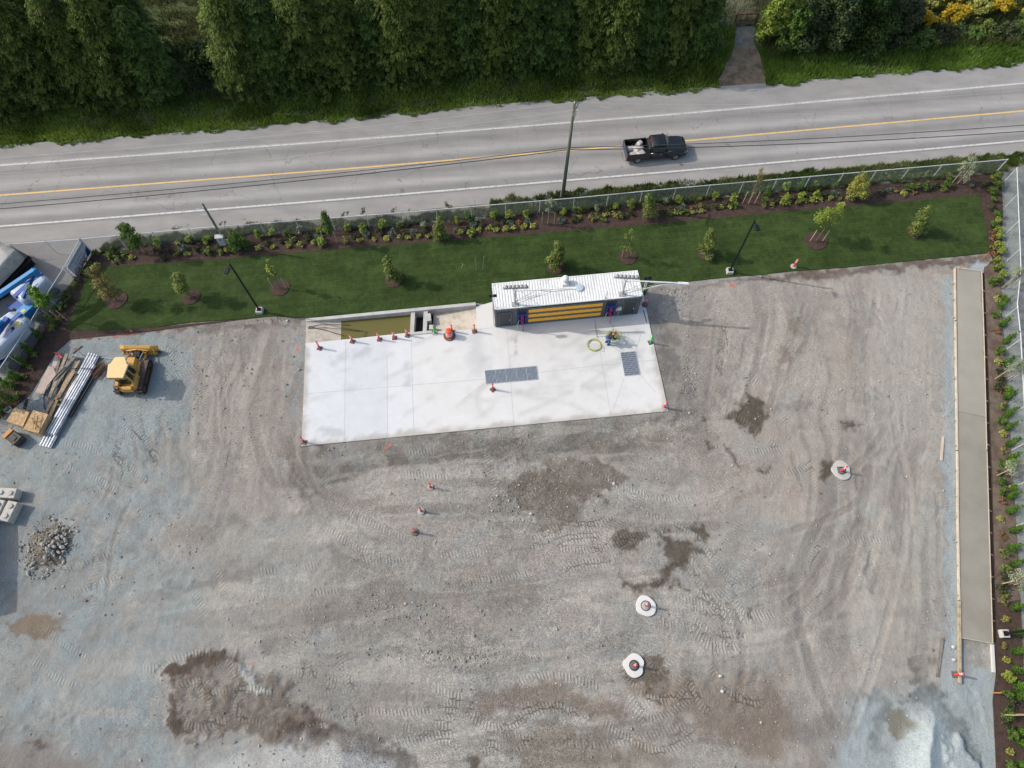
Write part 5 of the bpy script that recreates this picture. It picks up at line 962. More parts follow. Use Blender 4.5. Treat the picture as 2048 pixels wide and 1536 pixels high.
sack_m = mat('sack', S(214, 210, 202), .8, col2=S(176, 172, 166), scale=3, bump=.02)
Mw = Matrix.Translation((ctr.x, ctr.y, .03)) @ Matrix.Rotation(hd, 4, 'Z')
for (x, y, z, rz, sx_, lab) in ((-2.3, .28, .68, .1, 1, 'upper left sack in the pickup bed'), (-2.25, -.5, .68, .4, 1.05, 'bright sack at the rear near corner of the pickup bed'), (-1.6, .2, .78, .5, 1.35, 'largest sack, tilted in the middle of the pickup bed'), (-1.45, -.45, .7, .6, 1.15, 'sack nearest the cab on the near side of the pickup bed'), (-1.42, .55, .98, .7, .8, 'small sack lying on top of the load in the pickup bed')):
    p = Mw @ Vector((x, y, z)); o = MB().box((0, 0, 0), (.8 * sx_, .62 * sx_, .36), taper=.8).build('sack', sack_m, bevel=.09); o.location = p; o.rotation_euler = (.1, .1, hd + rz); tag(o, lab, 'sack', 'sacks in the pickup bed')
# ------------------------------------------------------------------ bulldozer
print('dozer')
dz0 = G(277, 790, .05); dz = thing('bulldozer', 'yellow bulldozer with a wide blade parked on grey gravel', 'bulldozer', (-30.3, 23.95, 0.02), R(90)); dz.scale = (.95, .95, .95)
ye = mat('dozer_yellow', S(216, 168, 88), .6, col2=S(168, 132, 78), scale=2.2, thr=(.5, .75), bump=.004); yp_ = mat('cab_roof_yellow', S(240, 208, 150), .6); trk = mat('track_steel', S(112, 100, 98), .6, metal=.3, col2=S(84, 74, 70), scale=5); gg = mat('dozer_glass', S(40, 62, 60), .1, spec=.8)
# local: +x forward, +y left (world -x)
for s_ in (1, -1):
    m = MB(); y = s_ * .95; prof = []
    for a in np.linspace(90, 270, 9): prof.append((-1.15 + .44 * math.cos(R(a)), .44 + .44 * math.sin(R(a))))
    for a in np.linspace(-90, 90, 9): prof.append((1.15 + .4 * math.cos(R(a)), .42 + .4 * math.sin(R(a))))
    ta = m.profile(prof, y - .17, y + .17).build('track', mat('track_inner', S(50, 44, 40), .8), dz)
    m = MB(); per = []
    for i in range(15): per.append((-1.15 + 2.3 * i / 14, .9, 0))
    for i in range(15): per.append((-1.15 + 2.3 * i / 14, -.01, 0))
    for a in np.linspace(105, 255, 5): per.append((-1.15 + .46 * math.cos(R(a)), .44 + .46 * math.sin(R(a)), R(a) - math.pi / 2))
    for a in np.linspace(-75, 75, 5): per.append((1.15 + .43 * math.cos(R(a)), .43 + .43 * math.sin(R(a)), R(a) - math.pi / 2))
    for x, z, an in per: m.box((x, y, z), (.145, .5, .05), ry=-an)
    m.build('track_shoes', trk, ta)
    m = MB(); m.lathe([(.26, -.2), (.26, .2)], (-1.15, y, .44), 14, axis='Y'); m.lathe([(.22, -.2), (.22, .2)], (1.15, y, .42), 14, axis='Y'); m.box((0, y, .42), (1.3, .42, .2)); m.build('track_frame', mat('grimy_yellow', S(128, 100, 62), .8, col2=S(70, 58, 46), scale=4, thr=(.4, .6)), ta)
MB().box((-.1, 0, .78), (2.5, 1.3, .5)).build('hull', ye, dz, bevel=.04)
MB().loft([[(.15, -.5, .95), (.15, .5, .95), (.15, .42, 1.62), (.15, -.42, 1.62)], [(1.35, -.4, .9), (1.35, .4, .9), (1.35, .3, 1.38), (1.35, -.3, 1.38)]]).build('engine_hood', ye, dz, bevel=.04)
MB().box((1.42, 0, 1.1), (.08, .75, .5)).build('grille', blackm, dz); MB().tube([(.75, .2, 1.5), (.75, .2, 2.15), (.9, .26, 2.3)], .05, 8).build('exhaust', blackm, dz); MB().lathe([(.1, 0), (.12, .1), (.1, .25), (.02, .3)], (.45, -.2, 1.6), 10).build('air_filter', porc, dz)
MB().add([(-.95, -.62, 1.0), (.3, -.45, 1.0), (.3, .45, 1.0), (-.95, .62, 1.0), (-.95, -.62, 2.82), (.08, -.5, 2.82), (.08, .5, 2.82), (-.95, .62, 2.82)], [(0, 1, 5, 4), (1, 2, 6, 5), (2, 3, 7, 6), (3, 0, 4, 7)]).build('cab_glass', gg, dz)
m = MB()
for a, c in (((-.95, -.62), (-.95, -.62)), ((.3, -.45), (.08, -.5)), ((.3, .45), (.08, .5)), ((-.95, .62), (-.95, .62)), ((-.4, -.6), (-.4, -.6)), ((-.4, .6), (-.4, .6))): m.bar((*a, 1.0), (*c, 2.84), .08, .08)
m.build('cab_posts', ye, dz)
MB().prism([(-1.3, -.66), (-1.3, .66), (-.12, .82), (.0, .66), (.58, .4), (.58, -.4), (.0, -.66), (-.12, -.82)], 2.84, 2.98).build('cab_roof', yp_, dz, bevel=.03); MB().box((-1.28, 0, 2.78), (.08, 1.3, .14)).build('roof_visor', ye, dz)
for s_ in (1, -1): MB().box((-.75, s_ * .66, 1.15), (1.15, .3, .62)).build('fender', ye, dz, bevel=.05); MB().bar((.9, s_ * .62, .45), (2.3, s_ * .55, .35), .14, .18).build('push_arm', ye, dz); MB().tube([(1.2, s_ * .5, 1.1), (2.2, s_ * .55, .8)], .05, 8).build('hydraulic_ram', chrome, dz)
MB().box((-1.42, 0, .95), (.3, 1.0, .6)).build('rear_tank', ye, dz, bevel=.04); MB().lathe([(.01, -.1), (.09, -.08), (.09, .08), (.01, .1)], (-1.5, .5, 1.35), 10).build('warning_lamp', mat('maroon', S(110, 40, 60), .5), dz); m = MB(); m.box((1.95, 0, .62), (.6, .5, .4)); m.tube([(1.3, .15, 1.25), (1.6, .25, 1.15), (1.85, .1, .9)], .03, 6); m.tube([(1.3, -.15, 1.25), (1.6, -.3, 1.2), (1.9, -.1, .95)], .03, 6); m.build('tilt_mount', blackm, dz)
# blade, curved, with ribs on its back
BX = .42
m = MB(); prof = [(x + .42, z) for x, z in ((2.1, .05), (2.02, .3), (2.0, .6), (2.08, .86), (2.22, 1.0), (2.15, 1.03), (1.98, .9), (1.9, .6), (1.94, .3), (2.02, .05))]
hw = 1.62; k = 7; rings = []
for i in range(k): y = -hw + 2 * hw * i / (k - 1); e_ = abs(y) / hw; rings.append([(x + (.16 * max(0, e_ - .75) * 4 if True else 0), y, z if z < .7 else z - .22 * max(0, e_ - .8) * 5) for x, z in prof])
bd = m.loft(rings).build('blade', ye, dz, smooth=False); m = MB()
for y in (-1.3, -1.0, -.6, .6, 1.0, 1.3): m.add([(x + BX, yy, z) for x, yy, z in ((1.97, y - .05, .88), (1.97, y + .05, .88), (1.9, y + .05, .2), (1.9, y - .05, .2), (1.66, y + .03, .25), (1.66, y - .03, .25))], [(0, 1, 2, 3), (0, 3, 5), (1, 4, 2), (0, 5, 4, 1), (3, 2, 4, 5)])
m.box((1.84 + BX, 0, .3), (.16, 2.9, .22)); m.bar((1.85 + BX, -.9, .75), (1.85 + BX, 0, .95), .1, .1); m.bar((1.85 + BX, .9, .75), (1.85 + BX, 0, .95), .1, .1); m.build('blade_ribs', ye, bd)
MB().box((2.08 + BX, 0, .06), (.06, 3.24, .14)).build('cutting_edge', mat('worn_steel', S(130, 120, 110), .4, metal=.6), bd)
# ------------------------------------------------------------------ stored materials
print('materials heap')
def flat(name, label, cat_, pts, z0, z1, m, group=None):
    P_ = [G(x, y, z1) for x, y in pts]; o_ = Vector((P_[0].x, P_[0].y, 0)); o = MB().prism([(p.x - o_.x, p.y - o_.y) for p in P_], z0, z1).build(name, m); o.location = o_; return tag(o, label, cat_, group)
def board(name, label, cat_, a, c, wd, z, h, m, group=None, za=None):
    A = G(*a, z); D = G(*c, z if za is None else za); o_ = A.copy(); o = MB().bar((0, 0, h / 2), D - A + Vector((0, 0, h / 2)), wd, h).build(name, m); o.location = o_; return tag(o, label, cat_, group)
stl = mat('zinc_deck', S(206, 212, 220), .42, metal=.35, col2=S(170, 178, 188), scale=2); plank = mat('plank', S(178, 164, 146), .85, col2=S(140, 126, 110), scale=3, bump=.005); plank2 = mat('plank_tan', S(196, 170, 126), .85, col2=S(164, 136, 98), scale=3, bump=.005); plank3 = mat('plank_grey', S(148, 142, 134), .85, col2=S(118, 112, 104), scale=3, bump=.005); ply = mat('plywood', S(206, 188, 176), .8, col2=S(190, 172, 160), scale=1.5); pal = mat('pallet_wood', S(222, 190, 146), .8, col2=S(190, 156, 112), scale=4)
def deck(px0, px1, wd, z, label):
    A = G(*px0, z); B = G(*px1, z); t = thing('metal_deck_sheet', label, 'metal sheet', A); d = B - A; L = d.length; d.normalize(); sd = Vector((-d.y, d.x, 0)); m = MB(); n_ = 4
    pr_ = []
    for i in range(n_):
        a = -wd / 2 + wd * i / n_; w_ = wd / n_; pr_ += [(a, 0), (a + w_ * .35, 0), (a + w_ * .45, .07), (a + w_ * .9, .07)]
    pr_.append((wd / 2, 0))
    for (a, za), (b_, zb) in zip(pr_, pr_[1:]): m.quad(sd * a + Vector((0, 0, za)), sd * b_ + Vector((0, 0, zb)), sd * b_ + Vector((0, 0, zb)) + d * L, sd * a + Vector((0, 0, za)) + d * L)
    for i in (0, 1): 
        q = d * (.02 + (L - .04) * i); m.bar(q - sd * wd / 2 + Vector((0, 0, -.04)), q + sd * wd / 2 + Vector((0, 0, -.04)), .06, .06)
    m.bar(d * .01 - sd * wd * .49 + Vector((0, 0, -.06)), d * L - sd * wd * .49 + Vector((0, 0, -.06)), .03, .1); m.build('corrugated_sheet', stl, t, fix=False); return t
deck((90,893), (188,708), .95, .22, 'lowest and longest ribbed zinc deck sheet of the shiny bundle'); deck((101,868), (182,728), .82, .38, 'upper ribbed zinc deck sheet lying on the shiny bundle')
dk_ = thing('metal_deck_sheet', 'x', 'metal sheet'); bpy.data.objects.remove(dk_)
board('timber_skid', 'short timber skid under the lower end of the zinc sheets', 'timber', (96,803), (124,812), .14, .05, .14, plank)
board('steel_channel', 'dark steel channel along the right side of the zinc sheets', 'steel beam', (140,835), (198,736), .18, .1, .12, blackm)
specs = [((70,870),(112,790),.22,.12,plank), ((80,872),(118,795),.2,.12,plank2), ((88,862),(140,745),.24,.14,plank2), ((95,800),(152,712),.2,.3,plank3), ((100,795),(135,708),.26,.32,plank), ((104,790),(122,706),.2,.22,plank3), ((112,800),(160,722),.18,.22,plank2), ((118,796),(150,742),.22,.34,plank), ((108,760),(150,715),.26,.4,plank3), ((122,802),(156,748),.2,.2,plank2)]
words = ['leftmost long plank reaching to the pallets', 'second long plank reaching towards the pallets', 'tan plank crossing the middle of the timber heap', 'grey plank high on the timber heap', 'long pale plank with its tip at the top of the heap', 'grey plank beside the red tape', 'tan plank nearest the zinc sheets', 'short pale plank on top of the heap beside the zinc sheets', 'grey plank on top under the black hose', 'short tan plank at the lower right of the heap']
for (a, c, wd, z, m_), wl in zip(specs, words): board('plank', wl, 'plank', a, c, wd, z, .09, m_, 'planks in the timber heap')
flat('plywood_sheet', 'pinkish plywood sheet lying on the left side of the timber heap', 'plywood', [(69,785),(97,732),(106,734),(112,748),(87,789)], .3, .34, ply)
flat('plywood_sheet', 'narrow pale plywood strip by the red tape at the top of the heap', 'plywood', [(103,731),(112,707),(120,711),(110,737)], .24, .28, ply)
flat('steel_plate', 'small black plate on the gravel above the pallets', 'plate', [(46,817),(51,798),(56,798),(52,818)], .02, .05, blackm)
board('barrier_tape', 'red and yellow strip across the top end of the planks', 'tape', (109,705), (125,716), .14, .36, .05, mat('red_tape', S(206, 44, 52), .5))
def lumber(pts, label, z=.95, n_=11):
    P_ = [G(x, y, z) for x, y in pts]; o_ = Vector((P_[0].x, P_[0].y, 0)); t = thing('lumber_stack', label, 'lumber stack', o_, 0, 'lumber stacks'); Q = [Vector((p.x, p.y, 0)) - o_ for p in P_]
    for j in range(5):
        m = MB()
        for i in range(n_):
            u0, u1 = (i + .06) / n_, (i + .94) / n_
            a = Q[0].lerp(Q[1], u0); b_ = Q[0].lerp(Q[1], u1); c = Q[3].lerp(Q[2], u1); d = Q[3].lerp(Q[2], u0); m.prism([(p.x, p.y) for p in (a, b_, c, d)], .1 + j * .17, .1 + j * .17 + .15)
        m.build('board_layer', pal, t)
    m = MB()
    for u in (.12, .5, .88): m.bar(Q[0].lerp(Q[3], u) + Vector((0, 0, .05)), Q[1].lerp(Q[2], u) + Vector((0, 0, .05)), .12, .1)
    m.build('bearer', plank, t); return t
lumber([(29,815),(58,824),(45,853),(12,842)], 'left stack of ten slatted light timber boards'); lumber([(66,820),(96,828),(76,866),(46,858)], 'right stack of light timber boards with loose sticks on top')
for i, (a, c) in enumerate((((62,835),(74,855)), ((70,828),(66,858)), ((60,846),(80,836)), ((76,830),(70,858)))): board('loose_stick', ['stick lying left over the right lumber stack', 'long stick lying along the right lumber stack', 'stick lying across the right lumber stack', 'stick on the right edge of the right lumber stack'][i], 'stick', a, c, .05, 1.0 + .04 * i, .04, plank2, 'sticks on the lumber stack')
t = thing('tool_box', 'dark metal box with an orange lid below the lumber stacks', 'box', G(36, 880)); MB().box((0, 0, .35), (1.15, .8, .7), rz=-.6).build('box_body', mat('rusty_dark', S(92, 84, 78), .7, col2=S(70, 66, 62), scale=3), t, bevel=.02); MB().box((-.42, .28, .74), (.32, .78, .07), rz=-.6).build('orange_lid', mat('lid_orange', S(206, 140, 70), .6), t); MB().box((.1, -.05, .73), (.5, .3, .06), rz=-.6).build('lid_plate', blackm, t)
t = thing('plastic_crate', 'small pale crate beside the left lumber stack', 'crate', G(21, 822)); m = MB(); m.box((0, 0, .03), (.5, .5, .06), rz=-.5); 
for dx, dy, sx_, sy_ in ((.23, 0, .04, .5), (-.23, 0, .04, .5), (0, .23, .5, .04), (0, -.23, .5, .04)): 
    v = Matrix.Rotation(-.5, 3, 'Z') @ Vector((dx, dy, .2)); m.box(v, (sx_, sy_, .34), rz=-.5)
m.build('crate_body', porc, t)
t = thing('rebar_bundle', 'bundle of rusty steel bars beside the dozer cab', 'rebar', G(203, 742)); m = MB(); rr = random.Random(9)
for k in range(60):
    a = R(58) + rr.gauss(0, .09); L = rr.uniform(.7, 1.15); q = Vector((rr.gauss(0, .26), rr.gauss(0, .2), rr.uniform(.03, .42))); d = Vector((math.cos(a) * L / 2 * 1.2, math.sin(a) * L / 2 * 1.2, rr.uniform(-.05, .05))); m.tube([q - d, q + d], .016, 4)
m.build('steel_bars', mat('rebar_rust', S(128, 96, 74), .8, col2=S(96, 72, 56), scale=6), t)
tag(MB().tube(sm([G(132, 733, .5), G(112, 752, .5), G(92, 778, .45), G(88, 808, .1), G(94, 822, .04), G(106, 830, .03)]), .03, 6).build('black_pipe', hs), 'black hose looping over the timber heap', 'hose'); tag(MB().tube(sm([G(140, 738, .45), G(160, 736, .6), G(182, 738, .55), G(188, 742, .2)]), .03, 6).build('black_strap', hs), 'black strap crossing the upper end of the zinc sheets', 'strap')
t = thing('paint_bucket', 'small white bucket between the planks and the zinc sheets', 'bucket', G(153, 718)); MB().lathe([(.15, 0), (.19, .38), (.2, .4), (.17, .39), (.15, .1), (.01, .1)], n=16).build('bucket_body', porc, t); MB().tube([(.19 * math.cos(a), .19 * math.sin(a) * .3, .4 + .12 * math.sin(a)) for a in np.linspace(0, math.pi, 8)], .01, 4).build('handle', galv, t)
t = thing('survey_stake', 'white survey stake with a red top above the zinc sheets', 'stake', G(168, 711)); MB().bar((0, 0, 0), (0, 0, 1.2), .05, .03, up=(0, 1, 0)).build('stake', porc, t); MB().box((0, 0, 1.26), (.07, .05, .14)).build('red_tip', om, t)
board('timber_offcut', 'pale timber offcut lying above the planks', 'timber', (145,706), (163,692), .16, .02, .08, plank3); tag(MB().tube([G(196, 714, .05), G(228, 718, .08)], .035, 6).build('white_pipe', porc), 'thin white pipe pointing from the zinc sheets to the dozer', 'pipe')
# boards near the walk and stakes
board('timber_plank', 'orange-tan plank lying on the dirt left of the poured walk', 'plank', (1886,873), (1882,921), .18, .02, .05, timber); board('timber_plank', 'grey plank lying left of the unpoured end of the walk', 'plank', (1884,1275), (1874,1354), .2, .02, .07, plank3)
for a, c, lab in (((1915,541),(1922,512), 'orange stake at the top left corner of the poured walk'), ((1962,520),(1972,504), 'orange-tipped stake at the top right of the poured walk')):
    B = G(*a); t = thing('marker_stake', lab, 'stake', B); MB().bar((0, 0, 0), (0, 0, 1.1), .05, .04, up=(0, 1, 0)).build('stake', mat('orange_wood', S(214, 130, 60), .7), t); MB().box((0, 0, 1.13), (.06, .06, .1)).build('painted_tip', om, t)
B = G(1981, 1386); t = thing('marker_stake', 'short orange stake in the mulch below the walk', 'stake', B); MB().bar((0, 0, 0), (0, 0, 1.15), .06, .05, up=(0, 1, 0)).build('stake', mat('stake_wood', S(206, 150, 96), .7), t)
for (a, H, lab) in (((952,541), 1.9, 'left of two thin white stakes on the lawn'), ((965,540), 2.1, 'right of two thin white stakes on the lawn')):
    t = thing('lawn_stake', lab, 'stake', G(*a, .07)); MB().bar((0, 0, 0), (.0 if a[0] < 960 else .2, 0, H), .035, .035, up=(0, 1, 0)).build('stake', mat('pale_wood', S(186, 196, 160), .8), t)
t = thing('fallen_branch', 'short pale branch lying on the lawn near the two stakes', 'branch', G(922, 537, .1)); MB().tube([(0, 0, 0), (.12, .3, .02), (.1, .55, .05)], .015, 4).tube([(.12, .3, .02), (.3, .4, .02)], .01, 4).build('branch', mat('pale_twig', S(170, 176, 140), .8), t)
for px_, py_, lab in ((1907,1294,'upper pale rock beside the long form board'), (1907,1320,'lower flat pale rock beside the long form board'), (1441,1352,'lone pale rock on the brown dirt'), (1444,1383,'second pale rock on the brown dirt below its neighbour'), (1228,967,'small white rock on the dark dirt patch'), (1062,1028,'pale round rock left of the dark dirt patch')):
    v = YG(px_, py_); o = MB().ball((0, 0, .05), .11, 8, sx=1.2, jit=.22).build('rock', mat('pale_rock', S(206, 206, 200), .8)); o.location = v; tag(o, lab, 'rock')
# interlocking concrete blocks
bc = mat('block_concrete', S(206, 202, 194), .85, col2=S(180, 176, 168), scale=3, thr=(.45, .7), bump=.006)
def block(px_, py_, rz, label):
    t = thing('concrete_block', label, 'concrete block', tuple(G(px_, py_, 0)), rz, 'interlocking concrete blocks'); MB().box((0, 0, .38), (1.5, .75, .76)).build('block_body', bc, t, bevel=.05)
    for x in (-.37, .37): MB().lathe([(.2, .74), (.17, .86), (.01, .87)], (x, 0, 0), 20).build('stud', bc, t)
block(24, 991, R(-3), 'upper interlocking block lying crosswise'); block(5, 1024, R(82), 'left interlocking block standing lengthwise below the upper one'); block(29, 1027, R(78), 'right interlocking block with a pale notch at its side'); block(-20, 1050, R(80), 'interlocking block half out of the picture at the left edge')
# rubble heap
print('rubble')
RC = G(100, 1092); hm = MB(); rr = random.Random(4); k = 14; V = []; F = []
for i in range(k + 1):
    for j in range(24):
        a = 2 * math.pi * j / 24; r_ = i / k; wob = 1 + .12 * math.sin(2 * a + 1) + .1 * math.sin(5 * a) + .07 * math.sin(9 * a + 2); V.append((1.55 * r_ * math.cos(a) * wob, 1.8 * r_ * math.sin(a) * wob, (.7 * (1 - r_) ** 1.1 + .1 * rr.uniform(-1, 1) * (1 - r_)) - .03))
for i in range(k):
    for j in range(24): F.append((i * 24 + j, i * 24 + (j + 1) % 24, (i + 1) * 24 + (j + 1) % 24, (i + 1) * 24 + j))
hp = hm.add(V, F).build('rubble_heap', mat('heap_soil', S(138, 132, 120), .95, col2=S(108, 102, 90), scale=2.5, bump=.08, bscale=9), smooth=True); hp.location = (RC.x, RC.y, 0); tag(hp, 'small heap of brown soil strewn with broken stones', 'soil heap')
def heap_z(x, y): r_ = min(1, math.hypot(x / 1.75, y / 1.9)); return .7 * (1 - r_) ** 1.1
pts = []; sz = []
for i in range(300):
    a = rr.uniform(0, 6.28); r_ = rr.uniform(.45, 1.3) if rr.random() < .8 else rr.uniform(0, .5); x = 1.75 * r_ * math.cos(a); y = 1.9 * r_ * math.sin(a); pts.append((RC.x + x, RC.y + y, heap_z(x, y) + .03)); sz.append(rr.uniform(.03, .08))
tag(stones('rubble', pts, sz, stone_m), 'small chips scattered over the soil heap', 'rubble', kind='stuff')
rock_m = mat('broken_rock', S(196, 192, 182), .85, col2=S(156, 152, 142), scale=3, bump=.01); side_w = {0: 'upper', 1: 'right', 2: 'lower', 3: 'left'}
RP = [(.2,.7,.2),(.45,.95,.26),(.65,.5,.2),(.9,.6,.18),(1.05,.8,.16),(1.15,.4,.2),(.5,.1,.24),(.35,-.1,.2),(.62,-.15,.26),(.85,.05,.2),(1.1,-.15,.28),(1.3,.1,.16),(.3,-.4,.3),(.55,-.5,.2),(.7,-.7,.18),(.95,-.5,.22),(1.2,-.45,.16),(.15,-.95,.28),(1.1,-.85,.16),(1.35,-1.2,.2),(1.25,-.95,.1),(-.75,-1.25,.2),(-.95,-1.45,.24),(-.7,-1.6,.2),(-1.3,-1.35,.2),(-1.0,-1.95,.26),(-1.3,-.35,.2),(-1.0,-.3,.14),(-.8,-1.0,.14),(-.05,-1.3,.14),(.4,-1.7,.2),(.65,-1.75,.16),(.3,-1.95,.14),(.1,-2.2,.12),(-.2,1.95,.2),(1.4,1.35,.14),(1.75,1.05,.16),(.75,1.2,.16),(1.25,1.05,.14),(-.55,.75,.12),(-.9,.35,.12),(.9,.9,.14)]
cnt = {}
for (x, y, s_) in RP:
    q = MB().ball((0, 0, 0), s_ * .7, 6, sx=rr.uniform(1, 1.5), sy=rr.uniform(.6, .95), sz=.7, jit=.25).build('rock', rock_m); q.location = (RC.x + x, RC.y + y, heap_z(x, y) + s_ * .35); q.rotation_euler = (rr.uniform(-.4, .4), rr.uniform(-.4, .4), rr.uniform(0, 6)); tag(q, 'pale angular rock on the slopes or edge of the rubble heap', 'rock', 'rocks on the rubble heap')
# ------------------------------------------------------------------ machines behind the left fence
print('lifts')
lw = mat('lift_white', S(184, 196, 214), .3, coat=.6); lb = mat('lift_blue', S(54, 144, 206), .4, coat=.3); lb2 = mat('lift_blue_dark', S(40, 92, 170), .45); tyl = mat('lift_tyre', S(44, 46, 48), .85)
def wheel(m_name, t, c, rad, wd, rz, rimm):
    x, y, z = c; d = Vector((-math.sin(rz), math.cos(rz), 0)); mb = MB(); mb.M = Matrix.Translation(c) @ Matrix.Rotation(rz, 4, 'Z'); mb.lathe([(rad * .6, -wd / 2), (rad * .95, -wd / 2), (rad, -wd * .3), (rad, wd * .3), (rad * .95, wd / 2), (rad * .6, wd / 2)], n=20, axis='Y'); w_ = mb.build('wheel', tyl, t)
    mb = MB(); mb.M = Matrix.Translation(c) @ Matrix.Rotation(rz, 4, 'Z'); mb.lathe([(.01, -wd * .42), (rad * .58, -wd * .42), (rad * .6, -wd / 2 - .01), (rad * .6, wd / 2 + .01), (rad * .58, wd * .42), (rad * .2, wd * .5), (.01, wd * .5)], n=18, axis='Y'); mb.build('rim', rimm, w_)
def hoodshape(t, c, L, Wd, z0, z1, rz, name, m_):
    mb = MB(); mb.M = Matrix.Translation(c) @ Matrix.Rotation(rz, 4, 'Z'); rings = []
    for s_, q in ((-1, .35), (-.97, .62), (-.85, .86), (-.5, 1), (0, 1), (.5, .97), (.85, .8), (.97, .55), (1, .3)):
        hw_ = Wd / 2 * q; zt = z0 + (z1 - z0) * (.6 + .4 * q); ring = []
        for i in range(16):
            a = 2 * math.pi * i / 16; ca, sa = math.cos(a), math.sin(a); ex_ = .55; ring.append((s_ * L / 2, math.copysign(abs(ca) ** ex_, ca) * hw_, (z0 + zt) / 2 + math.copysign(abs(sa) ** ex_, sa) * (zt - z0) / 2))
        rings.append(ring)
    mb.loft(rings); return mb.build(name, m_, t, smooth=True)
# first lift
A = G(58, 588, 0); t = thing('boom_lift', 'blue and white boom lift with a folded bright blue arm behind the fence', 'boom lift', A); an = R(56)
def rl(px_, py_, z): v = G(px_, py_, z); return Vector((v.x - A.x, v.y - A.y, z))
def lift_body(t, c, L, Wd, z0, z1, an, mats):
    mb = MB(); mb.M = Matrix.Translation((c.x, c.y, 0)) @ Matrix.Rotation(an, 4, 'Z'); sec = []
    for x, q, zt in ((-1, .55, .55), (-.96, .78, .8), (-.8, .95, .97), (-.4, 1, 1), (.3, 1, 1), (.75, .9, .97), (.95, .66, .8), (1, .45, .55)):
        hw = Wd / 2 * q; zz_ = z0 + (z1 - z0) * zt; r_ = min(.3, hw * .45); ring = [(x * L / 2, -hw, z0), (x * L / 2, -hw, zz_ - r_)]
        for a in (30, 60): ring.append((x * L / 2, -hw + r_ - r_ * math.cos(R(a)), zz_ - r_ + r_ * math.sin(R(a))))
        ring.append((x * L / 2, -hw + r_, zz_)); ring.append((x * L / 2, hw - r_, zz_))
        for a in (60, 30): ring.append((x * L / 2, hw - r_ + r_ * math.cos(R(a)), zz_ - r_ + r_ * math.sin(R(a))))
        ring += [(x * L / 2, hw, zz_ - r_), (x * L / 2, hw, z0)]; sec.append(ring)
    mb.loft(sec); o = mb.build('engine_cover', mats, t, bevel=.03); mb = MB(); mb.M = Matrix.Translation((c.x, c.y, 0)) @ Matrix.Rotation(an, 4, 'Z')
    mb.box((0, 0, z1 - .1), (L * .98, .36, .24)); mb.build('centre_channel', lb2, o)
    mb = MB(); mb.M = Matrix.Translation((c.x, c.y, 0)) @ Matrix.Rotation(an, 4, 'Z')
    for x in (-.25, .12): mb.box((x * L, Wd * .33, z1 + .004), (.34, .05, .02)); mb.box((x * L, -Wd * .33, z1 + .004), (.34, .05, .02))
    mb.box((L * .02, Wd * .5, (z0 + z1) / 2), (L * .5, .02, (z1 - z0) * .35)); mb.build('vent_slots', blackm, o)
lift_body(t, rl(60, 573, 1.6), 2.9, 2.0, .95, 1.95, an, lw)
hc = rl(60, 590, 0.75); mb = MB(); mb.M = Matrix.Translation((hc.x, hc.y, 0)) @ Matrix.Rotation(an, 4, 'Z'); mb.box((-.2, 0, .65), (3.3, .9, .4)); mb.box((-1.75, 0, .55), (.26, 2.1, .2)); mb.box((1.3, 0, .55), (.26, 2.1, .2)); mb.build('chassis', lb2, t, bevel=.03)
mb = MB(); q = rl(52, 618, 1.2); mb.M = Matrix.Translation((q.x, q.y, 0)) @ Matrix.Rotation(an, 4, 'Z'); mb.box((0, .1, .9), (1.15, .8, .7)); mb.build('control_cabinet', lb, t, bevel=.03); mb = MB(); mb.M = Matrix.Translation((q.x, q.y, 0)) @ Matrix.Rotation(an, 4, 'Z'); mb.box((-.25, .0, 1.26), (.32, .3, .02)); mb.build('yellow_label', mat('label_yellow', S(214, 206, 110), .6), t)
for px_, py_, z in ((33,626,.45), (80,632,.45), (110,586,.45), (66,560,.45)): q = rl(px_, py_, z); wheel('wheel', t, (q.x, q.y, z), .46, .34, an, lb if px_ == 33 else porc)
MB().bar(rl(46, 596, 2.1), rl(67, 550, 3.3), .26, .26).build('riser_arm', lb2, t, bevel=.02); MB().bar(rl(70, 541, 3.6), rl(-14, 598, 3.5), .36, .4).build('boom_arm', lb, t, bevel=.03); mb = MB(); q = rl(70, 545, 3.4); mb.bar(q + Vector((0, 0, -.4)), q + Vector((.0, .0, .3)), .4, .5); mb.build('elbow_joint', lb, t, bevel=.05); MB().bar(rl(38, 568, 2.5), rl(60, 561, 3.2), .12, .12).build('hydraulic_ram', lb2, t)
# second lift
A = G(28, 690, 0); t = thing('boom_lift', 'large white boom lift with a yellow number on its hood at the left edge', 'boom lift', A); an = R(57)
lift_body(t, rl(8, 664, 2.0), 3.9, 2.3, 1.1, 2.3, an, lw)
q = rl(6, 700, .8); mb = MB(); mb.M = Matrix.Translation((q.x, q.y, 0)) @ Matrix.Rotation(an, 4, 'Z'); mb.box((.0, .0, .8), (3.6, 1.2, .5)); mb.box((-1.5, 0, .7), (.3, 1.5, .24)); mb.box((1.7, 0, .7), (.3, 1.5, .24)); mb.build('chassis', lb2, t, bevel=.03)
for px_, py_, z in ((56,672,.55), (27,725,.55), (-22,700,.55), (20,640,.5)): q = rl(px_, py_, z); wheel('wheel', t, (q.x, q.y, z), .58, .42, an, porc)
MB().bar(rl(16, 636, 2.7), rl(-8, 668, 2.8), .42, .36).build('riser_arm', lb2, t, bevel=.02); MB().bar(rl(3, 642, 3.0), rl(-30, 668, 3.4), .36, .36).build('boom_arm', lb, t, bevel=.02); q = rl(26, 657, 2.3); MB().lathe([(.12, 0), (.12, .05), (.01, .06)], (q.x, q.y, 2.3), 14).build('filler_cap', blackm, t); q = rl(13, 655, 2.35); mb = MB(); mb.M = Matrix.Translation((q.x, q.y, 2.32)) @ Matrix.Rotation(an, 4, 'Z'); mb.box((0, 0, 0), (.6, .5, .03)); mb.build('roof_hatch', porc, t)
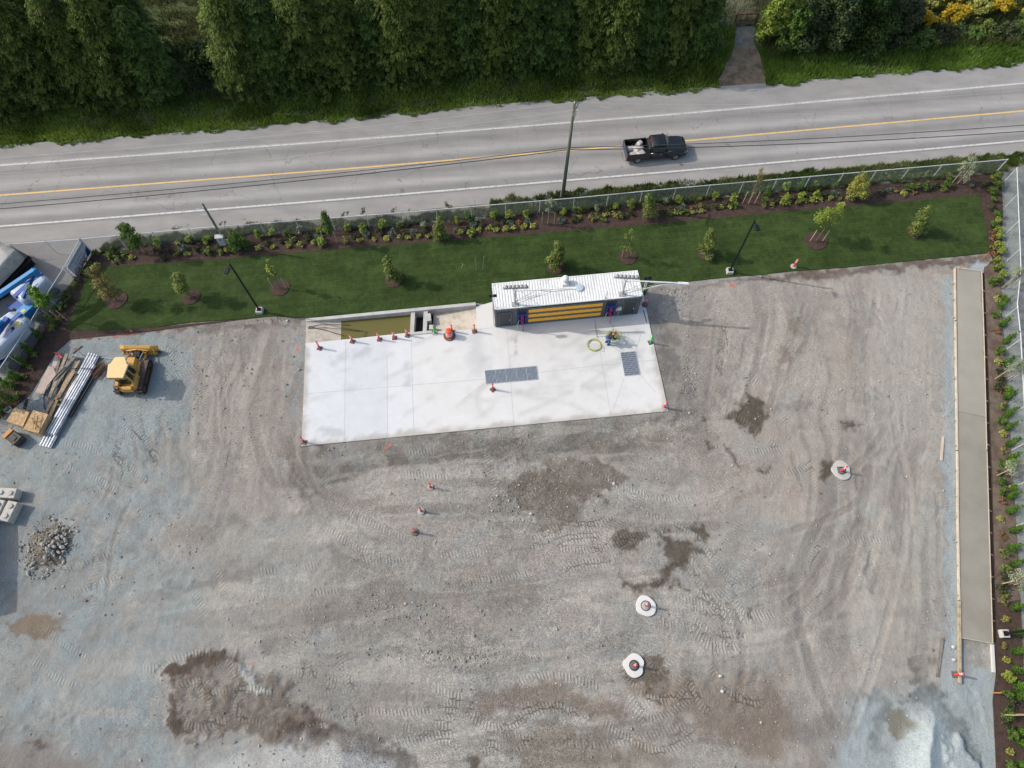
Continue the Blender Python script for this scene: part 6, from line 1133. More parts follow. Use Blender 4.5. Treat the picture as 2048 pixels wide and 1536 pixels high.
q = rl(38, 651, 2.31); text('70', .6, Vector((q.x, q.y, 2.31)), Vector((math.cos(an), math.sin(an), 0)), Vector((-math.sin(an), math.cos(an), 0)), mat('decal_yellow', S(236, 214, 40), .5), 'hood_number', t, off=.012, bold=.02)
# truck at the far left
A = G(15, 545, 0); t = thing('flatbed_truck', 'truck with a pale cargo cover and black rear frame by the left edge', 'truck', A); an = R(62); mb = MB(); q = rl(2, 530, 1.5); M0 = Matrix.Translation((q.x, q.y, 0)) @ Matrix.Rotation(an, 4, 'Z')
mb.M = M0; mb.loft([rring(-2.6, 1.2, 1.2, 2.5, .2), rring(.6, 1.2, 1.2, 2.6, .2), rring(1.5, 1.15, 1.2, 2.5, .25)]); mb.build('cargo_cover', mat('tarp', S(196, 194, 188), .7, col2=S(170, 168, 162), scale=1.5, bump=.02), t, smooth=True)
mb = MB(); mb.M = M0; mb.box((-.4, 0, .95), (4.6, 2.3, .3)); mb.box((-.4, -1.3, .8), (4.2, .34, .7)); mb.box((1.6, -.4, 1.1), (.5, 1.6, .5)); mb.build('chassis', blackm, t, bevel=.03)
for x in (-1.8, .9): q_ = M0 @ Vector((x, -1.05, .5)); wheel('wheel', t, tuple(q_), .5, .35, an, porc)
mb = MB(); mb.M = M0; mb.box((-3.6, 0, 1.5), (1.8, 2.2, 1.7)); mb.build('truck_cab', mat('cab_dark', S(46, 56, 60), .4), t, bevel=.1)
# unseen container, added only to cast the shade at the left edge
t = thing('unseen_shade_container', 'unseen container added to shade the left edge of the dirt yard', 'container', (-39.95, 9.4, 0), R(105.5)); MB().box((0, 0, 1.35), (6.6, 2.4, 2.6)).build('container_body', mat('container_paint', S(90, 100, 110), .6), t, bevel=.03); m = MB()
for i in range(16): m.box((-3.1 + i * .41, -1.22, 1.35), (.2, .05, 2.3)); m.box((-3.1 + i * .41, 1.22, 1.35), (.2, .05, 2.3))
m.build('side_ribs', mat('container_rib', S(80, 90, 100), .6), t)
# ------------------------------------------------------------------ vegetation
print('vegetation')
bark = mat('bark', S(92, 78, 64), .9, col2=S(66, 56, 46), scale=5, bump=.01); twig = mat('sapling_bark', S(128, 116, 98), .9)
stake_m = mat('tree_stake', S(200, 180, 146), .8)
def quads(P, U_, V_, tone, name, m, parent=None):
    N = len(P); V = np.stack([P - U_, P - V_ * .6, P + U_, P + V_], 1).reshape(-1, 3)
    V = np.stack([P - U_ * .5, P + V_ * .5, P + U_ * .5, P - V_ * .5], 1).reshape(-1, 3)
    return npmesh(name, V, np.arange(4 * N).reshape(-1, 4), m, {'tone': ('POINT', np.repeat(np.clip(tone, 0, 1), 4))}, parent=parent)
def norm(a): return a / (np.linalg.norm(a, axis=1, keepdims=True) + 1e-9)
def conifer(name_seed, H, Rr, n_br, per, m, z_low=.4):
    r = np.random.RandomState(name_seed); P = []; U_ = []; V_ = []; T = []
    for i in range(n_br):
        f_ = (i + r.rand()) / n_br; z = z_low + (H - z_low) * f_ ** .92; L = Rr * (1 - f_) ** .5 * r.uniform(.6, 1.12) * min(1, .72 + f_ * 2.2) + .25; a = i * 2.399 + r.uniform(-.4, .4); dr = r.uniform(.2, .75); tb = r.beta(2, 2.4)
        rise = r.uniform(.05, .25)
        nt_ = max(5, int(16 * (.35 + .65 * L / Rr))); kk = max(3, int(per / 15)); tt = np.repeat(r.rand(nt_) ** .55, kk); k = nt_ * kk; d = np.array([math.cos(a), math.sin(a)]); sd = np.array([-d[1], d[0]])
        sc0 = r.normal(0, 1, nt_); sp = np.repeat(sc0, kk) * (.18 + .28 * L * np.sin(np.pi * np.clip(tt, .08, .95))) * .75; ttone = np.repeat(r.normal(0, .22, nt_), kk)
        fl = r.rand(k); t = np.clip(tt, 0, 1.05); s_ = sp + r.normal(0, .07, k) * (1 + fl); rad = t * L + fl * .28
        zz = z + rise * rad - dr * (t ** 2) * L - np.abs(sp) * .35 - fl ** 1.5 * .38 + r.normal(0, .03, k)
        p = np.stack([d[0] * rad + sd[0] * s_, d[1] * rad + sd[1] * s_, zz], -1)
        fan = sp * .8 / (L * .3 + .2) + r.normal(0, .35, k); out = norm(np.stack([d[0] + sd[0] * fan, d[1] + sd[1] * fan, -.35 - .8 * fl + r.normal(0, .15, k)], -1))
        ln = r.uniform(.14, .3, k); wd = r.uniform(.05, .1, k); up_ = norm(np.cross(out, r.normal(0, .5, (k, 3)) + np.array([0, 0, 1.0]))); tb = tb + 0; t = .35 + .5 * fl + ttone
        P.append(p); U_.append(out * ln[:, None]); V_.append(up_ * wd[:, None]); T.append(tb * .6 + .75 * (t - .45) + r.normal(0, .08, k))
    P, U_, V_, T = map(np.concatenate, (P, U_, V_, T)); return P, U_, V_, T
con_m = leafmat('conifer_needles', S(54, 70, 26), S(156, 176, 84), .38); con_m2 = leafmat('conifer_needles_green', S(46, 68, 30), S(138, 168, 80), .38)
cvar = []
for i, (H, Rr, m_) in enumerate(((11.6, 2.7, con_m), (10.8, 2.6, con_m2), (12.2, 2.9, con_m), (10.4, 2.5, con_m2))):
    t = thing('conifer_tree', 'x', 'tree', (0, -200, 0)); P, U_, V_, T = conifer(i + 1, H, Rr, 210, 250, m_); quads(P, U_, V_, T, 'crown', m_, t); MB().tube([(0, 0, -.4), (0, 0, H * .95)], .22, 8, r1=.03).build('trunk', bark, t); cvar.append(t)
cx = [-57, -52.5, -48.2, -44.2, -40.4, -37.2, -34.2, -25.6, -22.6, -19.4, -16.4, -13.2, -10.4, -7.2, -4.4, -1.4, 1.6, 4.4, 7.4, 10.3, 13.2, 16.0, 18.6]
rr = random.Random(12); CI = []; FP = poly([(-80,262),(100,236),(360,220),(500,212),(700,190),(1000,166),(1200,158),(1460,132)]); FOOT = ([p[0] for p in FP], [p[1] for p in FP])
for i, x in enumerate(cx):
    y = float(np.interp(x, FOOT[0], FOOT[1])) + 2.7 + rr.uniform(-.4, .5); s_ = rr.uniform(.88, 1.08)
    CI.append((x, y, s_))
for i, x in enumerate((-55, -47, -42, -36.5, -24, -17, -12, -6, 0, 5, 10, 14.5)): CI.append((x + rr.uniform(-1, 1), float(np.interp(x, FOOT[0], FOOT[1])) + 7.6 + rr.uniform(-.8, .8), rr.uniform(.9, 1.12)))
CI.sort(); ci = 0
for (x, y, s_) in CI:
    back = y > float(np.interp(x, FOOT[0], FOOT[1])) + 5; k = rr.randrange(4); lab = 'conifer number'
    cnt.setdefault(back, 0); n_ = cnt[back]; cnt[back] += 1
    lab = ('%s dark conifer from the left in the %s row across the road' % (ordn(n_), 'rear' if back else 'front'))
    dup(cvar[k], (x, y, -.1), rr.uniform(0, 6.28), lab, 'conifers along the far side of the road', (s_ * 1.05, s_ * 1.05, s_ * rr.uniform(.92, 1.08) * (1.15 if back else 1)))
for t in cvar:
    for c in list(t.children): bpy.data.objects.remove(c)
    bpy.data.objects.remove(t)
# broadleaf crowns and shrubs
def blobleaf(seed, N, lobes, ls, flat_=0, shell=.5, tonez=0):
    r = np.random.RandomState(seed); lob = np.array(lobes, float); w_ = lob[:, 3] ** 2; k = r.choice(len(lob), N, p=w_ / w_.sum()); d = norm(r.normal(0, 1, (N, 3))); rad = (r.rand(N) ** shell) * (1 + r.normal(0, .12, N)); sz_ = lob[k, 3:4]
    P = lob[k, :3] + d * sz_ * rad[:, None] * np.array([1, 1, .85]); nrm_ = norm(d * .7 + np.array([0, 0, .6]) + r.normal(0, .45, (N, 3))); u = norm(np.cross(nrm_, r.normal(0, 1, (N, 3)))); v = np.cross(nrm_, u); s_ = ls * r.uniform(.6, 1.4, N)
    tl = r.rand(len(lob)); T = .25 + tl[k] * .45 + r.normal(0, .16, N) + tonez * (P[:, 2] - P[:, 2].mean()); return P, u * s_[:, None], v * (s_ * .7)[:, None], T
def lobes_in(seed, n_, rx_, rz0, rz1, lr, taper=0):
    r = random.Random(seed); out = []
    for i in range(n_):
        z = r.uniform(rz0, rz1); f_ = (z - rz0) / max(1e-6, rz1 - rz0); R_ = rx_ * (1 - taper * f_) * r.random() ** .5; a = r.uniform(0, 6.28); out.append((R_ * math.cos(a), R_ * math.sin(a), z, lr * r.uniform(.7, 1.3) * (1 - .4 * taper * f_)))
    return out
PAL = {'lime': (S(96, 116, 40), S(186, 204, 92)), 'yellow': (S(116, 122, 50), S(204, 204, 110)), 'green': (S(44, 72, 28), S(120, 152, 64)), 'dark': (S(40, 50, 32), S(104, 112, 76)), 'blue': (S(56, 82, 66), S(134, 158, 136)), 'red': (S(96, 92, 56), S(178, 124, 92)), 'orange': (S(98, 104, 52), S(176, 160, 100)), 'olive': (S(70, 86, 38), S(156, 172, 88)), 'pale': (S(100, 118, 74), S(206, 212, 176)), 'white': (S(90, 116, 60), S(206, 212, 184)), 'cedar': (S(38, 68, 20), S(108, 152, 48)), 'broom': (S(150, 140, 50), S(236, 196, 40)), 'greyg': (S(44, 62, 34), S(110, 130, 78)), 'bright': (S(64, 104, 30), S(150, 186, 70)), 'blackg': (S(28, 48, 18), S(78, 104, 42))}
LM = {k: leafmat('leaf_' + k, *v) for k, v in PAL.items()}
WORD = {'lime': 'lime green', 'yellow': 'yellow-green', 'green': 'mid green', 'dark': 'dark dull green', 'blue': 'blue-green', 'red': 'red-tipped', 'orange': 'orange-green', 'olive': 'olive green', 'pale': 'pale green', 'white': 'white-flowered', 'cedar': 'bright green', 'broom': 'yellow-flowering', 'greyg': 'grey-green', 'bright': 'bright green', 'blackg': 'very dark green'}  # blackg is the darkest leaf green
SH = {}
def shrub_proto(kind, v):
    if (kind, v) in SH: return SH[kind, v]
    seed = hash((len(kind), ord(kind[0]), v)) % 9999 if False else sum(ord(c) for c in kind) * 7 + v
    if kind in ('yellow', 'red', 'orange'): lo = lobes_in(seed, 9, .26, .12, .3, .13); N = 150; ls = .13
    elif kind in ('lime', 'white', 'green', 'bright'): lo = lobes_in(seed, 12, .3, .2, .75, .2, .3); N = 330; ls = .14
    else: lo = lobes_in(seed, 11, .34, .12, .45, .17, .2); N = 240; ls = .12
    P, U_, V_, T = blobleaf(seed, N, lo, ls); V4 = np.stack([P - U_ * .5, P + V_ * .5, P + U_ * .5, P - V_ * .5], 1).reshape(-1, 3)
    o = npmesh('shrub', V4, np.arange(4 * N).reshape(-1, 4), LM[kind], {'tone': ('POINT', np.repeat(np.clip(T, 0, 1), 4))}); SH[kind, v] = o.data; bpy.data.objects.remove(o); return SH[kind, v]
rr = random.Random(77)
def shrubs(specs, where, group):
    specs = sorted(specs, key=lambda s_: (s_[0], s_[1])) if 'road' in where else sorted(specs, key=lambda s_: s_[1]); cn = {}
    for x, y, k in specs:
        g = G(x, y + (3 if k in ('lime', 'white', 'green', 'bright') else 1), .05); o = bpy.data.objects.new('shrub', shrub_proto(k, rr.randrange(3))); C.objects.link(o); o.location = (g.x, g.y, .04); o.rotation_euler = (0, 0, rr.uniform(0, 6.28)); s_ = rr.uniform(.8, 1.12); o.scale = (s_, s_, s_ * rr.uniform(.85, 1.15))
        i = cn.get(k, 0); cn[k] = i + 1; tag(o, '%s %s shrub %s' % (ordn(i), WORD[k], where), 'shrub', group)
def zz(s_, ox, oy, sc): return [(ox + x / sc, oy + y / sc, k) for x, y, k in s_]
road_b = zz([(960,450,'lime'),(1215,450,'yellow'),(1375,410,'lime'),(1625,410,'lime'),(350,560,'green'),(840,400,'blue'),(940,575,'dark'),(1080,570,'dark'),(1285,540,'blue'),(1480,540,'dark'),(1580,560,'dark'),(1770,510,'dark'),(475,635,'olive'),(580,650,'yellow'),(265,640,'olive'),(370,690,'olive'),(1200,610,'olive'),(1345,600,'yellow'),(1620,580,'olive'),(1900,545,'yellow'),(1790,585,'olive'),(90,600,'olive'),(1010,660,'dark')], 180, 420, 6.83)
road_b += zz([(960,560,'lime'),(1130,530,'lime'),(1350,530,'green'),(1510,490,'white'),(1780,490,'lime'),(245,615,'dark'),(120,720,'dark'),(1245,630,'dark'),(1050,670,'dark'),(1420,625,'olive'),(1620,590,'dark'),(1770,605,'blue'),(945,740,'yellow'),(1140,705,'yellow'),(1340,690,'yellow'),(1515,685,'yellow'),(1690,660,'yellow'),(1815,670,'lime'),(430,780,'olive'),(260,785,'olive')], 380, 390, 6.83)
road_b += zz([(1515,365,'lime'),(1660,380,'lime'),(1860,345,'lime'),(1580,440,'dark'),(1700,440,'blue'),(1820,420,'dark'),(1490,490,'yellow'),(1635,485,'yellow'),(1775,480,'yellow'),(1885,470,'yellow')], 380, 380, 4.8)
road_b += zz([(35,350,'lime'),(200,340,'olive'),(420,345,'white'),(750,305,'lime'),(850,270,'green'),(940,290,'pale'),(1090,255,'lime'),(1240,255,'lime'),(1405,245,'lime'),(1755,225,'lime'),(1895,200,'olive'),(0,420,'dark'),(125,420,'blue'),(230,420,'dark'),(330,410,'blue'),(420,390,'dark'),(720,380,'blue'),(820,390,'dark'),(900,345,'blue'),(975,335,'dark'),(1095,340,'dark'),(1180,335,'dark'),(1250,325,'blue'),(1330,320,'red'),(1415,310,'blue'),(1745,300,'blue'),(1850,290,'dark'),(60,470,'yellow'),(185,455,'yellow'),(275,455,'yellow'),(375,445,'yellow'),(470,440,'yellow'),(775,415,'yellow'),(875,410,'lime'),(955,385,'yellow'),(1050,375,'yellow'),(1115,380,'yellow'),(1215,378,'yellow'),(1285,370,'yellow'),(1380,350,'yellow'),(1470,355,'yellow'),(1900,270,'yellow')], 760, 380, 4.8)
road_b += zz([(90,530,'white'),(345,510,'lime'),(555,470,'lime'),(1040,430,'pale'),(1205,410,'lime'),(1490,400,'yellow'),(1695,370,'lime'),(1945,395,'lime'),(440,620,'dark'),(560,590,'dark'),(1000,590,'dark'),(1110,560,'dark'),(1250,530,'blue'),(1385,530,'red'),(1580,520,'dark'),(1700,520,'dark'),(1850,470,'dark'),(1970,480,'green'),(20,660,'orange'),(95,640,'olive'),(180,690,'olive'),(215,615,'yellow'),(325,615,'yellow'),(400,640,'olive'),(1090,600,'olive'),(1185,590,'yellow'),(1305,590,'olive'),(1410,575,'yellow'),(1490,490,'orange'),(1525,560,'yellow'),(1785,520,'yellow'),(1910,515,'yellow')], 1180, 340, 6.83)
road_b += zz([(645,375,'green'),(890,320,'lime'),(1100,270,'green'),(1310,290,'olive'),(1590,270,'green'),(605,490,'green'),(760,490,'dark'),(980,460,'red'),(1190,440,'dark'),(1550,410,'blue'),(1430,410,'dark'),(590,560,'orange'),(700,545,'yellow'),(850,530,'yellow'),(880,465,'lime'),(940,515,'yellow'),(1060,520,'olive'),(1100,440,'lime'),(1165,490,'yellow'),(1250,495,'yellow'),(1300,430,'lime'),(1370,475,'yellow'),(1500,460,'yellow'),(1625,450,'orange')], 1440, 330, 6.83)
road_b += zz([(205,375,'olive'),(530,370,'olive'),(740,340,'olive'),(1050,380,'olive'),(225,540,'blue'),(130,570,'dark'),(340,540,'orange'),(485,505,'green'),(600,495,'green'),(725,500,'green'),(850,480,'dark'),(990,470,'green'),(1340,470,'blue'),(1490,465,'dark'),(1640,440,'dark'),(430,595,'yellow'),(580,570,'red'),(960,530,'olive')], 1740, 300, 6.65)
shrubs(road_b, 'from the left in the road fence bed', 'young shrubs in the road bed')
side = zz([(1545,320,'green'),(1550,380,'green'),(1540,445,'dark'),(1575,495,'green'),(1580,545,'lime'),(1540,575,'green'),(1585,605,'lime'),(1545,645,'red'),(1590,660,'lime'),(1550,690,'red'),(1585,730,'lime'),(1555,750,'orange'),(1600,785,'lime'),(1555,800,'red'),(1605,835,'yellow'),(1565,855,'olive'),(1605,890,'lime'),(1570,910,'olive'),(1610,960,'lime'),(1545,1010,'green'),(1600,1010,'olive'),(1575,1150,'yellow'),(1610,1140,'green'),(1570,1265,'green'),(1580,1390,'red')], 1580, 300, 3.84)
side += zz([(830,390,'green'),(815,483,'yellow'),(830,550,'dark'),(830,600,'dark'),(825,640,'dark'),(820,670,'dark'),(845,705,'red'),(900,690,'bright'),(855,815,'olive'),(835,930,'green'),(850,1030,'yellow'),(860,1150,'orange'),(850,1250,'green'),(835,1330,'dark'),(845,1390,'green'),(920,1255,'bright'),(925,1440,'bright'),(850,1465,'green')], 1780, 600, 3.84)
side += zz([(810,80,'red'),(805,212,'yellow'),(820,340,'red'),(815,465,'olive'),(835,572,'olive'),(810,625,'dark'),(800,685,'dark'),(805,730,'dark'),(825,770,'olive'),(820,810,'orange'),(838,938,'yellow'),(830,1135,'orange'),(848,1235,'yellow'),(850,1352,'lime'),(850,1482,'green')], 1780, 980, 3.657)
side += zz([(595,840,'dark'),(580,960,'green'),(580,1060,'dark'),(625,1170,'green'),(615,1350,'yellow'),(600,1500,'green')], 1900, 1240, 5.19)
shrubs(side, 'from the top beside the poured walk', 'young shrubs in the right strip')
leftb = [(62,735,'orange'),(70,712,'olive'),(52,752,'orange'),(104,660,'olive'),(121,637,'orange'),(108,618,'bright'),(96,610,'dark'),(130,590,'olive'),(150,572,'olive'),(140,600,'dark'),(115,648,'dark'),(30,770,'green'),(18,795,'dark'),(40,790,'olive'),(25,752,'green'),(8,812,'yellow'),(160,560,'dark'),(170,548,'olive'),(182,530,'green'),(128,615,'olive')]
shrubs(leftb, 'from the top along the slanting fence', 'shrubs in the left bed')
# columnar cedars
def column_proto(v):
    lo = [(random.Random(v * 9 + i).uniform(-.08, .08), random.Random(v * 5 + i).uniform(-.08, .08), .15 + i * .17, .21 * (1 - (i / 11) ** 1.8) + .03) for i in range(11)]
    P, U_, V_, T = blobleaf(500 + v, 800, lo, .085, shell=.35); V_ = V_; V4 = np.stack([P - U_ * .5, P + V_ * .5, P + U_ * .5, P - V_ * .5], 1).reshape(-1, 3)
    o = npmesh('columnar_cedar', V4, np.arange(3200).reshape(-1, 4), LM['cedar'], {'tone': ('POINT', np.repeat(np.clip(T, 0, 1), 4))}); d = o.data; bpy.data.objects.remove(o); return d
CP = [column_proto(i) for i in range(3)]
def cedar(px_, py_, H, lab, group):
    g = G(px_, py_); t = thing('columnar_cedar', lab, 'cedar', g, rr.uniform(0, 6), group); o = bpy.data.objects.new('crown', rr.choice(CP)); C.objects.link(o); o.parent = t; s_ = H / 2.0; o.scale = (rr.uniform(.95, 1.2), rr.uniform(.95, 1.2), s_)
    MB().tube([(0, 0, -.1), (0, 0, H * .6)], .04, 5).build('trunk', twig, t)
cr_ = [(1780+835/3.84,600+58/3.84), (1780+842/3.84,600+200/3.84), (1780+872/3.84,600+328/3.84), (1780+872/3.84,600+500/3.84), (1780+880/3.84,600+755/3.84), (1780+885/3.84,600+885/3.84), (1780+885/3.84,600+990/3.84), (1780+898/3.84,600+1112/3.84), (1780+902/3.84,600+1225/3.84), (1780+905/3.84,600+1515/3.84)]
cr_ += [(1780+x/3.657, 980+y/3.657) for x, y in ((855,160),(885,300),(870,430),(880,545),(890,865),(905,1045),(898,1180),(905,1312),(912,1440))] + [(1900+x/5.19, 1240+y/5.19) for x, y in ((675,690),(685,790),(710,1160),(700,1275),(705,1500))]
for i, (x, y) in enumerate(sorted(cr_, key=lambda q: q[1])): cedar(x, y, rr.uniform(1.7, 2.2), '%s columnar cedar from the top along the right fence' % ordn(i), 'columnar cedars by the right fence')
for i, (x, y) in enumerate(((113,650), (86,676), (66,706), (54,730), (40,758), (28,690), (20,772))): cedar(x, y, 1.9, '%s small dark cedar from the top along the slanting left fence' % ordn(i), 'cedars by the left fence')
# saplings and small trees
def tree(name, base, top, cw, kind, label, stakes=0, N=700, low=.35, ring=0, sparse=0, seed=0, bz=.06, ls=.17, H=None):
    B = G(*base, bz); best = None
    for z in np.arange(.8, 9, .05):
        q = G(*top, z); e = abs(q.y - B.y)
        if best is None or e < best[0]: best = (e, z, q.x - B.x)
    H = H or best[1]; lean = max(-.6, min(.6, best[2])); t = thing(name, label, 'tree', B); H = H * (1 if sparse else .9); R_ = cw / 24 / 2 * (1.0 if sparse else 1.05); N = int(N * 1.7); ls = ls * .8; lo = lobes_in(seed, 9 if sparse else 20, R_ * .75, H * low, H * .95, R_ * (.34 if sparse else .42), .5 if low > .2 else .8)
    lo = [(x + lean * z / H, y, z, r_) for x, y, z, r_ in lo]; lo.append((lean, 0, H * .96, R_ * .25)); P, U_, V_, T = blobleaf(seed + 40, N, lo, ls, shell=.45)
    quads(P, U_, V_, T, 'crown', LM[kind], t); m = MB(); m.tube([(0, 0, -.05), (lean * .45, 0, H * .45), (lean * .95, 0, H * .92)], [.05, .04, .012], 6)
    for x, y, z, r_ in lo[:10]: m.tube([(lean * z / H * .7, 0, z * .7), ((x + lean * z / H) / 2, y / 2, z * .88), (x, y, z)], [.022, .016, .008], 4)
    m.build('trunk', twig, t)
    if ring:
        o = MB().prism([(ring * math.cos(a) * (1 + .05 * math.sin(3 * a)), ring * .95 * math.sin(a)) for a in np.linspace(0, 6.283, 25)[:-1]], -.03, .06); q = o.build('mulch_ring', mulch_m, bevel=.03); q.location = (B.x, B.y, .07); tag(q, 'bark mulch ring under the ' + ' '.join(label.split()[:10]), 'mulch ring'); 
    for i in range(stakes):
        dx = (-.55, .55, 0)[i]; o = MB().bar((0, 0, 0), (0, 0, 1.6), .06, .05, up=(0, 1, 0)).build('tree_stake', stake_m); o.location = (B.x + dx, B.y - .05, .06); tag(o, '%s stake beside the %s' % (('left', 'right', 'middle')[i], ' '.join(label.split()[:11])), 'stake', 'wooden tree stakes')
tree('young_tree', (232,600), (190,526), 50, 'orange', 'bronze-tinged young tree at the left end of the lawn', 1, 1500, ring=.95, seed=1, low=.25)
tree('young_tree', (382,594), (350,542), 56, 'olive', 'low spreading young tree on the lawn left of the lamp post', 1, 1400, ring=.8, seed=2, low=.15)
tree('young_tree', (560,576), (534,520), 26, 'lime', 'slender lime green sapling on the lawn right of the left lamp post', 2, 420, ring=.85, seed=3, low=.35, sparse=1)
tree('young_tree', (788,560), (772,508), 44, 'olive', 'rounded bushy young tree on the lawn above the water pit', 1, 1700, ring=.8, seed=4, low=.12)
tree('young_tree', (1112,534), (1116,478), 46, 'olive', 'dense bushy young tree on the lawn just behind the cabin roof', 1, 1900, ring=.8, seed=5, low=.12)
tree('young_tree', (1256,514), (1262,462), 40, 'olive', 'sparse thin sapling on the lawn above the cabin roof end', 1, 330, ring=.85, seed=6, sparse=1, ls=.13)
tree('young_tree', (1414,508), (1426,452), 46, 'olive', 'bushy young tree on the lawn left of the right lamp post', 1, 1700, ring=.8, seed=7, low=.12)
tree('young_tree', (1632,482), (1682,410), 74, 'lime', 'tall lime-leaved young tree on the lawn at the right', 2, 900, ring=1.0, seed=8, low=.5, sparse=1)
tree('young_tree', (1832,464), (1848,408), 50, 'olive', 'bushy young tree at the far right of the lawn', 1, 1500, ring=.8, seed=9, low=.12)
tree('bed_tree', (277,505), (240,440), 42, 'green', 'leafy green tree at the left end of the road bed', 3, 1500, seed=11, low=.3)
tree('bed_tree', (478,500), (462,462), 52, 'green', 'dark bushy tree right of the meter box pole', 1, 1500, seed=12, low=.12)
tree('bed_tree', (662,484), (643,418), 26, 'green', 'slim tall sapling in the road bed above the left pit', 2, 900, seed=13)
tree('bed_tree', (882,474), (876,430), 40, 'olive', 'olive bushy tree in the road bed left of the tall pole', 2, 1200, seed=14, low=.12)
tree('bed_tree', (1096,447), (1102,400), 34, 'pale', 'sparse pale sapling in the road bed just left of the tall pole', 3, 320, seed=15, sparse=1, ls=.12)
tree('bed_tree', (1300,432), (1298,384), 46, 'olive', 'olive tree in the road bed below the pickup', 1, 1200, seed=16, low=.15)
tree('bed_tree', (1497,406), (1526,335), 36, 'orange', 'thin reddish sapling in the road bed right of the pickup', 3, 300, seed=17, sparse=1, ls=.12)
tree('bed_tree', (1712,392), (1722,342), 56, 'yellow', 'dense yellow-green bush tree in the road bed at the right', 1, 2200, seed=18, low=.1)
tree('bed_tree', (1915,366), (1950,316), 48, 'white', 'white-blossomed sapling near the right fence corner', 3, 600, seed=19, sparse=1, ls=.13)
tree('bed_tree', (1988,372), (2002,342), 40, 'olive', 'olive bushy tree at the right fence corner', 0, 900, seed=20, low=.15)
tree('bed_tree', (122,640), (76,562), 32, 'bright', 'bright green tree leaning over the slanting left fence', 3, 1200, seed=21, low=.5)
tree('bed_tree', (14,792), (-14,735), 50, 'bright', 'bright green tree cut by the left edge above the lumber stacks', 1, 900, seed=22, low=.35)
tree('bed_tree', (10,812), (-6,780), 60, 'green', 'green bush tree behind the lumber stacks at the left edge', 0, 1200, seed=23, low=.15)
for i, (b_, t_) in enumerate((((2003,757),(2046,722)), ((2008,950),(2048,925)), ((2012,1168),(2056,1138)), ((2016,575),(2060,530)), ((2022,1428),(2075,1420)))):
    tree('bed_tree', b_, t_, 46, 'white' if i != 4 else 'bright', '%s blossoming sapling from the top along the right fence' % ordn(i), 3, 380, seed=30 + i, low=.45, sparse=1, ls=.13, H=3.2)
# far broadleaf trees, broom and brambles across the road
def bigtree(x, y, H, R_, kind, label, seed, N=9000, low=.1):
    t = thing('broadleaf_tree', label, 'tree', (x, y, -.1)); lo = lobes_in(seed, 60, R_ * .8, H * low + .4, H * .92, R_ * .3, .45); P, U_, V_, T = blobleaf(seed, N, lo, .24, shell=.4); quads(P, U_, V_, T, 'crown', LM[kind], t); m = MB(); m.tube([(0, 0, -.3), (0, 0, H * .8)], .22, 8, r1=.05)
    for q in lo[:14]: m.tube([(0, 0, q[2] * .5), (q[0] * .5, q[1] * .5, q[2] * .85), (q[0], q[1], q[2])], [.08, .05, .02], 5)
    m.build('trunk', bark, t)
bigtree(26.2, 61.8, 8.0, 1.9, 'lime', 'yellow-green tree just right of the little driveway across the road', 61, 6000); bigtree(28.0, 60.6, 5.5, 1.6, 'green', 'small green tree at the right corner of the driveway across the road', 62, 4000)
bigtree(31.2, 61.8, 9.5, 3.4, 'greyg', 'big grey-green round tree right of the driveway across the road', 63, 17000); bigtree(36.0, 62.2, 8.5, 3.2, 'blackg', 'big dark tree left of the yellow broom bushes', 64, 15000); bigtree(39.4, 63.6, 5.0, 2.4, 'dark', 'low dark tree between the big trees and the broom bushes', 65, 9000)
bigtree(-29.8, 57.0, 3.6, 2.4, 'blackg', 'low dark leafy bush in the gap between the conifers', 66, 9000); bigtree(-27.5, 70, 5, 2.6, 'greyg', 'grey-green tree far behind the gap between the conifers', 67, 6000); bigtree(-52, 62, 5, 3, 'green', 'green bush behind the leftmost conifers', 68, 6000)
rr = random.Random(8)
for i in range(16):
    x = 37.4 + (i % 8) * 2.7 + rr.uniform(-.6, .6); y = 64.4 + (i // 8) * 2.3 + .1 * (x - 39) + rr.uniform(-.5, .5); H = rr.uniform(1.4, 2.3); t = thing('broom_bush', '%s broom bush from the left in the %s line at the upper right corner' % (ordn(i % 8), 'nearer' if i < 8 else 'farther'), 'bush', (x, y, -.05), 0, 'broom bushes at the upper right')
    kd = ('broom', 'yellow', 'lime', 'broom', 'yellow')[rr.randrange(5)]; lo = lobes_in(200 + i, 16, 1.25, .5, H, .42, .3); P, U_, V_, T = blobleaf(200 + i, 1700, lo, .2, shell=.4); quads(P, U_, V_, T, 'crown', LM[kd], t)
    MB().tube([(0, 0, -.1), (.1, 0, H * .6)], .06, 5).build('trunk', bark, t)
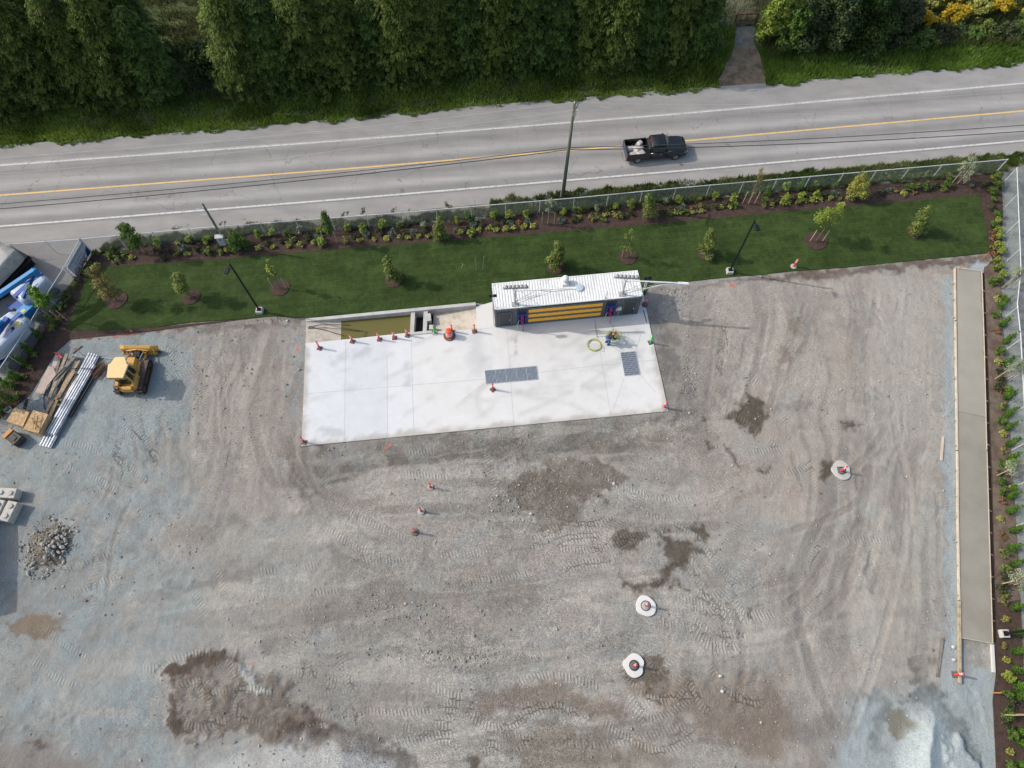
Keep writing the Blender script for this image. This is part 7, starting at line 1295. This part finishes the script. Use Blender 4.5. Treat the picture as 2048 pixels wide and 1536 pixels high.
for i in range(14):
    x = 36.5 + i * 1.55 + rr.uniform(-.4, .4); y = 61.4 + .12 * (x - 36) + rr.uniform(-.7, 1.0); t = thing('bramble_bush', '%s bramble bush from the left between the broom and the bright verge' % ordn(i), 'bush', (x, y, -.05), 0, 'bramble bushes at the upper right'); kd = ('olive', 'dark', 'greyg', 'green')[i % 4]
    lo = lobes_in(300 + i, 14, 1.2, .2, 1.0, .42, .2); P, U_, V_, T = blobleaf(300 + i, 1500, lo, .18, shell=.4); quads(P, U_, V_, T, 'crown', LM[kd], t); MB().tube([(0, 0, -.1), (.05, 0, .6)], .05, 5).build('trunk', bark, t)
# low hedge-foot bushes under the conifers
# roadside weeds clumps
rr = random.Random(21); wk_ = [(265,457),(290,463),(325,452),(353,455),(372,452),(395,446),(430,452),(445,446),(468,447),(490,440),(500,446),(535,441),(545,443),(566,440),(585,437),(600,433),(612,434),(628,430),(660,432),(690,427),(725,420),(755,430),(788,419),(820,417),(845,415),(872,411),(898,410),(925,407),(950,405),(990,403),(1015,398),(1040,397)]
for i, (x, y) in enumerate(wk_):
    g = G(x, y + 1); k = ('dark', 'greyg', 'dark', 'orange')[(i * 7) % 4 if i % 9 else 3]; o = bpy.data.objects.new('weed_clump', shrub_proto(k, i % 3)); C.objects.link(o); o.location = (g.x, g.y, -.06); s_ = rr.uniform(.4, .85); o.scale = (s_ * 1.6, s_ * 1.1, s_ * .25); o.rotation_euler = (0, 0, rr.uniform(0, 6)); tag(o, '%s weed clump from the left on the bare road verge outside the fence' % ordn(i), 'weeds', 'weed clumps on the road verge')
# little bridge and rusty gate across the road
g = G(1489, 46); t = thing('rusty_gate', 'rusty low gate frame at the end of the little driveway', 'gate', g, RD); m = MB()
for x in (-1.1, 0, 1.1): m.box((x, 0, .55), (.1, .1, 1.1))
m.box((0, 0, 1.05), (2.3, .09, .1)); m.box((0, 0, .35), (2.3, .07, .08)); m.build('gate_frame', mat('gate_rust', S(112, 72, 60), .8), t)
sheet('dark_void_sheet', poly([(1468,49),(1504,49),(1504,40),(1468,40)]), .02, mat('void_near_black', S(34, 32, 28), .95))  # flat near-black sheet standing for the dark void by the gate
print('done')
